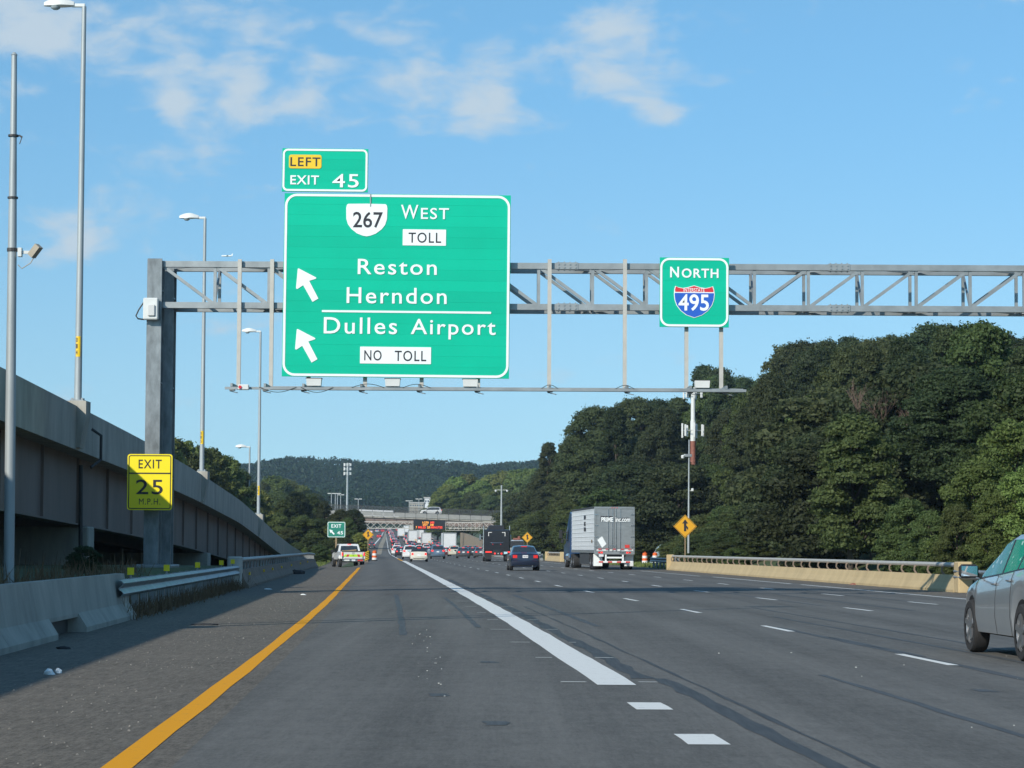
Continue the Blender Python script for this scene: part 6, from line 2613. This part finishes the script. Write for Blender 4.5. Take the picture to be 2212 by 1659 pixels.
def crown_points(n_, lobes):
    """lobes: array of (x,y,z,rx,rz); leaves on the shells, thinned inside"""
    lobes = np.array(lobes)
    wgt = lobes[:, 3] ** 2
    idx = rng.choice(len(lobes), n_, p=wgt / wgt.sum())
    d = rng.normal(0, 1, (n_, 3))
    d /= np.linalg.norm(d, axis=1)[:, None]
    d[:, 2] = np.where(d[:, 2] < -.35, -d[:, 2] * .6, d[:, 2])
    rad = rng.uniform(.45, 1.0, n_) ** .45
    # tear the shell into sprays
    ph = idx * 1.7
    rad *= 1 + .16 * np.sin(d[:, 0] * 6 + ph) * np.cos(d[:, 1] * 5 - ph) + .10 * np.sin(d[:, 2] * 11 + ph * 2) + rng.normal(0, .05, n_)
    rad = np.where(rng.random(n_) < .05, rad * rng.uniform(1.05, 1.35, n_), rad)
    L_ = lobes[idx]
    P_ = np.stack([L_[:, 0] + d[:, 0] * rad * L_[:, 3], L_[:, 1] + d[:, 1] * rad * L_[:, 3], L_[:, 2] + d[:, 2] * rad * L_[:, 4]], 1)
    return P_, d


def make_lobes(h, r, z0, n_, taper=.3):
    out = []
    for k in range(n_):
        u = (k + .5) / n_
        z = z0 + (h - z0) * (.12 + .80 * u)
        env = r * (math.sin(math.pi * (.12 + .80 * u)) ** .7) * (1 - taper * u)
        a = k * 2.399 + rng.uniform(-.5, .5)
        q_ = env * rng.uniform(.35, .80)
        lr = r * rng.uniform(.20, .36) * (1 - .3 * u)
        out.append((q_ * math.cos(a), q_ * math.sin(a), z, lr, lr * rng.uniform(.62, .85)))
    out.append((0, 0, h - r * .28, r * .32, r * .28))
    return out


def trunk_mesh(h, r0, lobes, material):
    mb = MB()
    top = h * .78
    pts, rs = [], []
    for k in range(7):
        u = k / 6
        pts.append((.25 * math.sin(u * 3 + h), .2 * math.sin(u * 2.2 + 1), -.4 + (top + .4) * u))
        rs.append(r0 * (1.25 if k == 0 else 1 - .75 * u))
    mb.tube(pts, rs, 8)
    for l in lobes[::2]:
        z = max(l[2] - abs(l[0]) * .6 - abs(l[1]) * .6 - l[3] * .5, h * .14)
        b0 = (0, 0, min(z, top * .95))
        midp = (l[0] * .5, l[1] * .5, (b0[2] + l[2]) / 2 + .3)
        mb.tube([b0, midp, (l[0], l[1], l[2])], [r0 * .38, r0 * .24, r0 * .08], 5)
    return mb.mesh('trunk', material, 'all')


TREES = {}


def tree_kind(key, h, r, z0, nl, nleaf, lsize, m, taper=.3, r0=.22):
    lobes = make_lobes(h, r, z0, nl, taper)
    P_, N_ = crown_points(nleaf, lobes)
    crown = mesh_from_quads('crown', leaf_quads(P_, N_, lsize), m)
    TREES[key] = (trunk_mesh(h, r0, lobes, M['bark']), crown, h)


tree_kind('oak', 15, 5.2, 3.4, 52, 70000, .125, M['leaf_dark'], .25, .3)
tree_kind('oak2', 16, 4.6, 3.0, 54, 70000, .125, M['leaf_dark'], .35, .3)
tree_kind('tall', 17, 3.9, 3.0, 50, 64000, .125, M['leaf_dark'], .4, .28)
tree_kind('mid', 12, 4.4, 1.6, 48, 62000, .118, M['leaf_mid'], .25, .22)
tree_kind('mid2', 11, 3.8, .6, 46, 60000, .115, M['leaf_mid'], .35, .2)
tree_kind('thicket', 7, 3.9, -.6, 40, 52000, .104, M['leaf_mid'], .15, .14)
tree_kind('thicket_dark', 7, 4.0, -.6, 40, 52000, .104, M['leaf_dark'], .15, .14)
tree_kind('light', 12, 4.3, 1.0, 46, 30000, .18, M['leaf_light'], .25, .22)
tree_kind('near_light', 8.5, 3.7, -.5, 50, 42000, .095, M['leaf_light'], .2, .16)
tree_kind('near_mid', 8, 3.8, -.5, 50, 42000, .10, M['leaf_mid'], .2, .16)


def plant(key, x, Y, h, label, group, cat='tree', name='tree', wide=1.0):
    tr_, cr_, h0 = TREES[key]
    s_ = h / h0
    o_ = thing(name, label, cat, (x, Y, float(gz(x, Y))), R.uniform(0, 6.28), group)
    o_.scale = (s_ * wide * R.uniform(.9, 1.12), s_ * wide * R.uniform(.9, 1.12), s_)
    link('trunk', tr_, o_)
    link('crown', cr_, o_)
    return o_


def plant_px(key, px, py, Y, label, group, **kw):
    q = at(px, py, Y)
    return plant(key, float(q[0]), Y, float(q[2] - gz(q[0], Y)), label, group, **kw)


# skyline of the right-hand wood (frame pixels)
SKX = [1120, 1165, 1200, 1260, 1300, 1400, 1450, 1530, 1600, 1650, 1700, 1760, 1850, 1940, 2040, 2110, 2180, 2212, 2400]
SKY_ = [1010, 1000, 965, 925, 880, 852, 868, 790, 812, 836, 742, 735, 722, 728, 705, 698, 735, 742, 760]
WOOD = dict(oak='broad round-crowned dark tree in the dense wood on the right bank', oak2='tall full-crowned dark tree in the dense wood on the right bank', tall='narrow high-crowned dark tree in the dense wood on the right bank', mid='mid green round tree within the dense wood on the right bank')
FRONT = dict(thicket='green leafy thicket at the front edge of the right wood', thicket_dark='dark leafy thicket at the front edge of the right wood', mid2='pointed mid green tree at the front edge of the right wood', mid='rounded mid green tree at the front edge of the right wood', oak='broad dark tree at the front edge of the right wood')
nt_ = 0
for d0, step in ((4.5, 6.5), (9.5, 8.0), (16, 9.5), (24, 11), (34, 13), (46, 15), (60, 18)):
    Y = 84 + R.uniform(0, 5)
    while Y < (560 if d0 < 40 else 470):
        d_ = d0 + R.uniform(-1.6, 1.6)
        x = float(B(Y)) + 17.2 + d_
        yj = Y + R.uniform(-2, 2)
        Y += step * R.uniform(.8, 1.25) * (1 + .55 * (Y > 250))
        px = 1106 + x / yj * F_PX
        if px < 1130 or px > 2330 or (200 < yj < 262 and d_ < 8):
            continue
        if px > 1960 and yj < 120:
            continue
        sky = float(np.interp(px, SKX, SKY_))
        hz_ = float(at(px, sky, yj)[2] - gz(x, yj))
        if d0 < 6:
            h = min(R.uniform(4.5, 8.5), hz_ * .7)
            key = R.choice(['thicket', 'thicket_dark', 'thicket', 'mid2'])
        elif d0 < 12:
            h = min(R.uniform(8, 12), hz_ * .85)
            key = R.choice(['mid', 'mid2', 'thicket_dark', 'oak'])
        else:
            h = min(R.uniform(12, 19), hz_ * R.uniform(.9, 1.02))
            key = R.choice(['oak', 'oak2', 'tall', 'oak', 'mid'])
        rpx = F_PX / yj * (.78 * h if d0 < 12 else 4.2)
        if yj < 198 and abs(px - 1480) < rpx + 32:
            h = min(h, float(at(px, 1196, yj)[2] - gz(x, yj)))
        if yj < 245 and abs(px - 1410) < rpx + 34:
            h = min(h, float(at(px, 1212, yj)[2] - gz(x, yj)))
        if yj < 202 and abs(px - 1488) < rpx + 8:
            h = min(h, float(at(px, 1150, yj)[2] - gz(x, yj)))
        if yj < 306 and abs(px - 1497) < rpx + 24:
            h = min(h, float(at(px, 1002, yj)[2] - gz(x, yj)))
        if yj < 330 and abs(px - 1139) < rpx + 20:
            h = min(h, float(at(px, 1182, yj)[2] - gz(x, yj)))
        if h < 2.2:
            continue
        plant(key, x, yj, h, FRONT[key] if d0 < 12 else WOOD[key], 'front trees of the right wood' if d0 < 12 else 'trees of the right wood', wide=max(.8, min(1.5, 12 / h)) if d0 >= 12 else 1.25)
        nt_ += 1
# trees that shape the skyline
for px, py, Y, key in ((1185, 962, 395, 'tall'), (1240, 940, 350, 'oak2'), (1290, 882, 330, 'oak'), (1330, 872, 320, 'tall'), (1375, 856, 330, 'oak'), (1420, 862, 340, 'oak2'), (1465, 852, 345, 'tall'), (1520, 790, 375, 'tall'), (1553, 806, 365, 'oak2'), (1600, 812, 350, 'oak'), (1645, 812, 320, 'tall'), (1700, 746, 300, 'oak2'), (1735, 738, 290, 'oak'), (1790, 735, 280, 'oak2'), (1835, 722, 275, 'tall'), (1890, 722, 270, 'oak'), (1955, 722, 262, 'oak2'), (2010, 708, 255, 'oak'), (2060, 703, 250, 'oak2'), (2115, 698, 245, 'tall'), (2160, 712, 240, 'oak'), (2205, 738, 232, 'oak2'), (2260, 735, 225, 'oak')):
    plant_px(key, px, py + R.uniform(-14, 8), Y, WOOD[key], 'trees of the right wood', wide=.95)
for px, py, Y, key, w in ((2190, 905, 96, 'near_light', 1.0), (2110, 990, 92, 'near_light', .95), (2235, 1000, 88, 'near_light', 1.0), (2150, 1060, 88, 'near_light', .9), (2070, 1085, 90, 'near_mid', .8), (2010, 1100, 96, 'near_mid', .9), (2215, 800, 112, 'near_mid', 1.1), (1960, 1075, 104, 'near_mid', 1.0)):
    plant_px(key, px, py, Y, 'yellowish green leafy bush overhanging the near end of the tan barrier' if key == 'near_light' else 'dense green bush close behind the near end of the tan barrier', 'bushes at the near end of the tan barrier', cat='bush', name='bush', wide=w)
for px, py, Y in ((1730, 905, 190, ), (1760, 855, 200), (1985, 760, 215), (2050, 800, 205)):
    plant_px('light', px, py, Y, 'lighter green tree standing out of the dark right wood', 'lighter trees in the right wood', wide=.75)


def dead_tree(px, py, Y, label, seed, tr=.36):
    q = at(px, py, Y)
    x = float(q[0])
    zg = float(gz(x, Y))
    h = float(q[2]) - zg
    rr = random.Random(seed)
    mb = MB()

    def grow(p, d, ln, r_, lev):
        e_ = p + d * ln
        m_ = (p + e_) / 2 + Vector((rr.uniform(-1, 1), rr.uniform(-1, 1), rr.uniform(0, 1))) * ln * .08
        mb.tube([p, m_, e_], [r_, r_ * .8, r_ * .6], 5 if lev < 2 else 3, False)
        if lev >= 7:
            return
        for k in range(3 if lev < 5 else 2):
            dd = (d + Vector((rr.uniform(-1, 1), rr.uniform(-1, 1), rr.uniform(-.1, .7))) * .55).normalized()
            grow(e_, dd, ln * rr.uniform(.58, .8), r_ * .70, lev + 1)
    grow(Vector((0, 0, -.3)), Vector((.05, 0, 1)), h * tr, .01, 0)
    fit = h / max(v_[2] for v_ in mb.v)
    mb.__init__()
    rr.seed(seed)
    grow(Vector((0, 0, -.3)), Vector((.05, 0, 1)), h * tr, .055 / fit, 0)
    o_ = thing('bare_tree', label, 'tree', (x, Y, zg))
    tr_ = part('trunk', mb, M['deadwood'], o_, world=False)
    mx_ = max(v_[2] for v_ in mb.v)
    o_.scale = (h / mx_ * 1.1, h / mx_ * 1.1, h / mx_)
    return o_


dead_tree(1880, 815, 136, 'bare reddish brown dead tree amid the right wood, the tallest of the leafless ones', 3)
dead_tree(1965, 838, 134, 'bare brown dead tree with fine spreading twigs beside the taller leafless one', 5)

for px, py, Y, key in ((1385, 1105, 285, 'mid2'), (1420, 1085, 290, 'thicket'), (1450, 1110, 280, 'thicket_dark'), (1400, 1150, 268, 'thicket'), (1440, 1155, 266, 'thicket'), (1472, 1130, 262, 'thicket'), (1510, 1120, 240, 'thicket'), (1500, 1160, 232, 'thicket_dark'), (1465, 1175, 248, 'thicket'), (1548, 1100, 232, 'mid2'), (1380, 1170, 275, 'thicket_dark'), (1425, 1178, 258, 'thicket'), (1360, 1140, 290, 'thicket'), (1495, 1085, 268, 'mid'), (1605, 1085, 205, 'mid2'), (1530, 1112, 216, 'thicket'), (1562, 1092, 214, 'mid2'), (1590, 1100, 207, 'thicket'), (1548, 1145, 206, 'thicket_dark'), (1580, 1140, 203, 'thicket'), (1620, 1125, 198, 'thicket'), (1640, 1090, 196, 'mid2'), (1650, 1150, 188, 'thicket_dark')):
    plant_px(key, px, py, Y, 'leafy undergrowth filling the bank behind the drums and the merge sign', 'undergrowth behind the drums', wide=1.25)
for px, py, Y in ((1445, 1180, 246), (1470, 1176, 238), (1502, 1176, 224), (1525, 1172, 217), (1492, 1186, 214), (1456, 1190, 236), (1425, 1180, 252), (1400, 1184, 256), (1384, 1190, 262), (1546, 1176, 210), (1512, 1190, 207), (1472, 1192, 228), (1440, 1196, 243)):
    plant_px('thicket', px, py, Y, 'low bush on the slope behind the drums and the merge sign', 'low bushes behind the drums', wide=1.9, cat='bush', name='bush')
for Y in np.arange(168, 264, 4.5):
    for t in (19.4, 20.8, 22.4, 24.2):
        yj = float(Y) + R.uniform(-1.5, 1.5)
        x = float(B(yj)) + t + R.uniform(-.5, .5)
        px = 1106 + x / yj * F_PX
        if (yj < 248 and 1362 < px < 1465) or (yj < 200 and abs(px - 1482) < 16):
            continue
        plant('thicket', x, yj, min(R.uniform(.7, 1.5) + .25 * (t - 19.4), 1.1 if yj < 200 and abs(px - 1482) < 60 else 9), 'low scrub on the slope behind the barrier end and the merge sign', 'low scrub on the right slope', cat='bush', name='bush', wide=1.9)
# left side clumps
for px, py, Y, key in ((612, 1078, 330, 'mid2'), (640, 1060, 340, 'oak'), (668, 1068, 350, 'mid'), (700, 1082, 340, 'oak2'), (735, 1100, 330, 'mid'), (765, 1098, 345, 'oak'), (600, 1110, 305, 'thicket'), (720, 1125, 300, 'light'), (752, 1118, 310, 'mid2'), (778, 1150, 300, 'light'), (690, 1120, 300, 'mid2'), (655, 1115, 300, 'thicket'), (625, 1140, 288, 'thicket_dark'), (665, 1160, 280, 'thicket'), (705, 1165, 275, 'thicket'), (745, 1160, 280, 'thicket_dark'), (690, 1178, 258, 'thicket'), (640, 1172, 272, 'thicket'), (770, 1182, 290, 'thicket'), (785, 1178, 330, 'thicket'), (715, 1185, 262, 'light'), (660, 1182, 262, 'light')):
    plant_px(key, px, py, Y, dict(oak='broad dark tree', oak2='full dark tree', mid='rounded mid green tree', mid2='pointed mid green tree', thicket='leafy green bush', thicket_dark='dark leafy bush', light='pale green bush')[key] + ' in the clump behind the white pickup', 'clump behind the white pickup', wide=1.0 if Y > 300 else 1.3)
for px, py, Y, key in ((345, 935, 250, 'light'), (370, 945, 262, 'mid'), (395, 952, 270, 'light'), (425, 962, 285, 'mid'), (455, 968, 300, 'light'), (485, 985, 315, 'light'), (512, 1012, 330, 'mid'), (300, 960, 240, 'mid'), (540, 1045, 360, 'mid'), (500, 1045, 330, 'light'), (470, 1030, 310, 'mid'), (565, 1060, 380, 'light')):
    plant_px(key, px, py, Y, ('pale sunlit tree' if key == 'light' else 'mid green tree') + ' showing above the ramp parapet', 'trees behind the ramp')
for px, py, Y, key in ((560, 1040, 620, 'mid'), (590, 1028, 640, 'light'), (620, 1035, 660, 'mid'), (650, 1048, 660, 'light'), (600, 1060, 560, 'mid'), (680, 1065, 640, 'mid')):
    plant_px(key, px, py, Y, 'mid green tree before the foot of the far hill', 'trees at the foot of the far hill', wide=1.3)
for px, py, Y, key in ((948, 1062, 720, 'light'), (968, 1046, 730, 'light'), (985, 1030, 750, 'light'), (1010, 1024, 760, 'light'), (1040, 1038, 740, 'light'), (1062, 1026, 760, 'light'), (1090, 1018, 750, 'light'), (1118, 1015, 740, 'light'), (1146, 1012, 730, 'light'), (1165, 1020, 700, 'mid'), (1020, 1062, 690, 'mid'), (1060, 1070, 680, 'mid'), (1100, 1066, 680, 'mid'), (1135, 1060, 670, 'mid'), (985, 1075, 690, 'mid'), (1175, 1050, 640, 'mid'), (1080, 1050, 700, 'light'), (1150, 1085, 600, 'thicket_dark'), (1128, 1095, 640, 'mid'), (1165, 1105, 560, 'thicket'), (1140, 1120, 560, 'thicket'), (1115, 1150, 520, 'thicket_dark'), (1090, 1155, 540, 'thicket')):
    plant_px(key, px, py, Y, 'light sunlit tree beyond the right end of the overpass' if key == 'light' else 'green tree around the right end of the overpass', 'trees around the right end of the overpass', wide=1.25)

# far wooded hill: one mass
pts, nrm = [], []
ridge_x = [440, 540, 600, 640, 700, 760, 820, 880, 930, 980, 1030, 1090, 1160, 1260, 1500]
ridge_y = [1010, 998, 985, 981, 983, 988, 990, 991, 987, 990, 1001, 995, 990, 985, 990]
for k in range(2300):
    Y = float(rng.uniform(1050, 1880))
    px = float(rng.uniform(380, 1330))
    x = float(at(px, 1000, Y)[0])
    zg = float(gz(x, Y))
    ztop = float(at(px, np.interp(px, ridge_x, ridge_y) + 3, Y)[2])
    h = float(rng.uniform(9, 20))
    if Y < 1250 and abs(x - float(B(Y)) - 3) < 22:
        continue
    if zg + h > ztop:
        h = ztop - zg + float(rng.uniform(-1.5, 1.0))
    if h < 4:
        continue
    r_ = float(rng.uniform(3.8, 6.6))
    lob = [(x + r_ * .5 * math.cos(a), Y + r_ * .5 * math.sin(a), zg + h - r_ * f_, r_ * .55, r_ * .52) for a, f_ in ((0, .55), (2.1, .75), (4.2, .65), (1, 1.3), (3.4, 1.4))]
    P_, N_ = crown_points(95, lob)
    pts.append(leaf_quads(P_, N_, .85, .5))
me = mesh_from_quads('far_wood', np.concatenate(pts), M['leaf_far'])
o = link('far_wood', me)
o['kind'] = 'stuff'
tag(o, 'dark wooded hill closing the view beyond the overpass', 'wood')

# rough grass and dead weeds along the foot of the left guardrail and barriers
pts = []
P_ = []
for k in range(5200):
    y = float(rng.uniform(47, 90)) if k < 4000 else float(rng.uniform(20, 60))
    t = -7.05 + float(rng.normal(0, .16)) if k < 4000 else -7.6 - abs(float(rng.normal(0, .5)))
    x = float(B(y)) + t
    P_.append((x, y, float(gz(x, y))))
P_ = np.array(P_)
n_ = len(P_)
hgt = rng.uniform(.06, .34, n_) * np.where(rng.random(n_) < .12, 1.7, 1)
ln = rng.normal(0, .09, (n_, 2))
a_ = rng.uniform(0, math.pi, n_)
w_ = np.stack([np.cos(a_), np.sin(a_), np.zeros(n_)], 1) * .010
top = P_ + np.stack([ln[:, 0], ln[:, 1], hgt], 1)
q4 = np.stack([P_ - w_, P_ + w_, top + w_ * .25, top - w_ * .25], 1).reshape(-1, 3)
o = link('dry_weeds', mesh_from_quads('dry_weeds', q4, M['dry_weed']))
o['kind'] = 'stuff'
tag(o, 'dry brown weeds growing along the left guardrail foot', 'weeds')
pts = []
for (t0, t1, y0, y1, n__) in ((16.9, 20.5, 168, 300, 7000), (-12, -7.4, 186, 330, 7000)):
    y = rng.uniform(y0, y1, n__)
    t = rng.uniform(t0, t1, n__)
    x = B(y) + t
    P_ = np.stack([x, y, gz(x, y)], 1)
    a_ = rng.uniform(0, math.pi, n__)
    w_ = np.stack([np.cos(a_), np.sin(a_), np.zeros(n__)], 1) * .03
    top = P_ + np.stack([rng.normal(0, .06, n__), rng.normal(0, .06, n__), rng.uniform(.08, .28, n__)], 1)
    pts.append(np.stack([P_ - w_, P_ + w_, top + w_ * .3, top - w_ * .3], 1).reshape(-1, 3))
o = link('verge_grass', mesh_from_quads('verge_grass', np.concatenate(pts), M['leaf_light']))
o['kind'] = 'stuff'
tag(o, 'rough green grass on the verges by the gore and the drums', 'grass')

# a shrub under the ramp
plant('thicket_dark', float(at(180, 1230, 56)[0]), 56, .6, 'dark weedy shrub in the shade under the ramp', 'shrub', cat='bush', name='bush', wide=1.6)

# airliner, tiny, above the left truss
q = at(490, 553, 4200)
o = thing('airliner', 'tiny white airliner far off above the left end of the gantry', 'aeroplane', tuple(q))
mb = MB()
mb.tube([(-9, 0, 0), (-7.5, 0, .2), (6, 0, .2), (9.5, 0, .6)], [.3, 1.3, 1.3, .3], 8)
part('fuselage', mb, M['sign_white'], o, world=False)
mb = MB()
mb.add([(-2, 0, 0), (1.5, 0, 0), (4, 9, .6), (2.8, 9, .6), (4, -9, .6), (2.8, -9, .6)], [(0, 1, 2, 3), (0, 5, 4, 1)])
part('wing', mb, M['sign_white'], o, world=False)
mb = MB()
mb.add([(6.5, 0, 1), (9, 0, 1), (10, 0, 4), (8.6, 0, 4)], [(0, 1, 2, 3)])
part('tail_fin', mb, M['sign_white'], o, world=False)

# light haze over the far ground
HAZE = 0.00011
if HAZE > 0:
    mb = MB()
    mb.box((0, 900, 44), (2400, 2300, 92))
    hz_m = bpy.data.materials.new('haze_air')
    hz_m.use_nodes = True
    ns, ls = hz_m.node_tree.nodes, hz_m.node_tree.links
    ns.clear()
    ou = ns.new('ShaderNodeOutputMaterial')
    pv = ns.new('ShaderNodeVolumePrincipled')
    pv.inputs['Color'].default_value = (.55, .76, .96, 1)
    pv.inputs['Density'].default_value = HAZE
    pv.inputs['Anisotropy'].default_value = 0.0
    ls.new(pv.outputs[0], ou.inputs['Volume'])
    o = link('haze', mb.mesh('haze', hz_m))
    o['kind'] = 'stuff'
    tag(o, 'thin haze fading the far hill', 'haze')
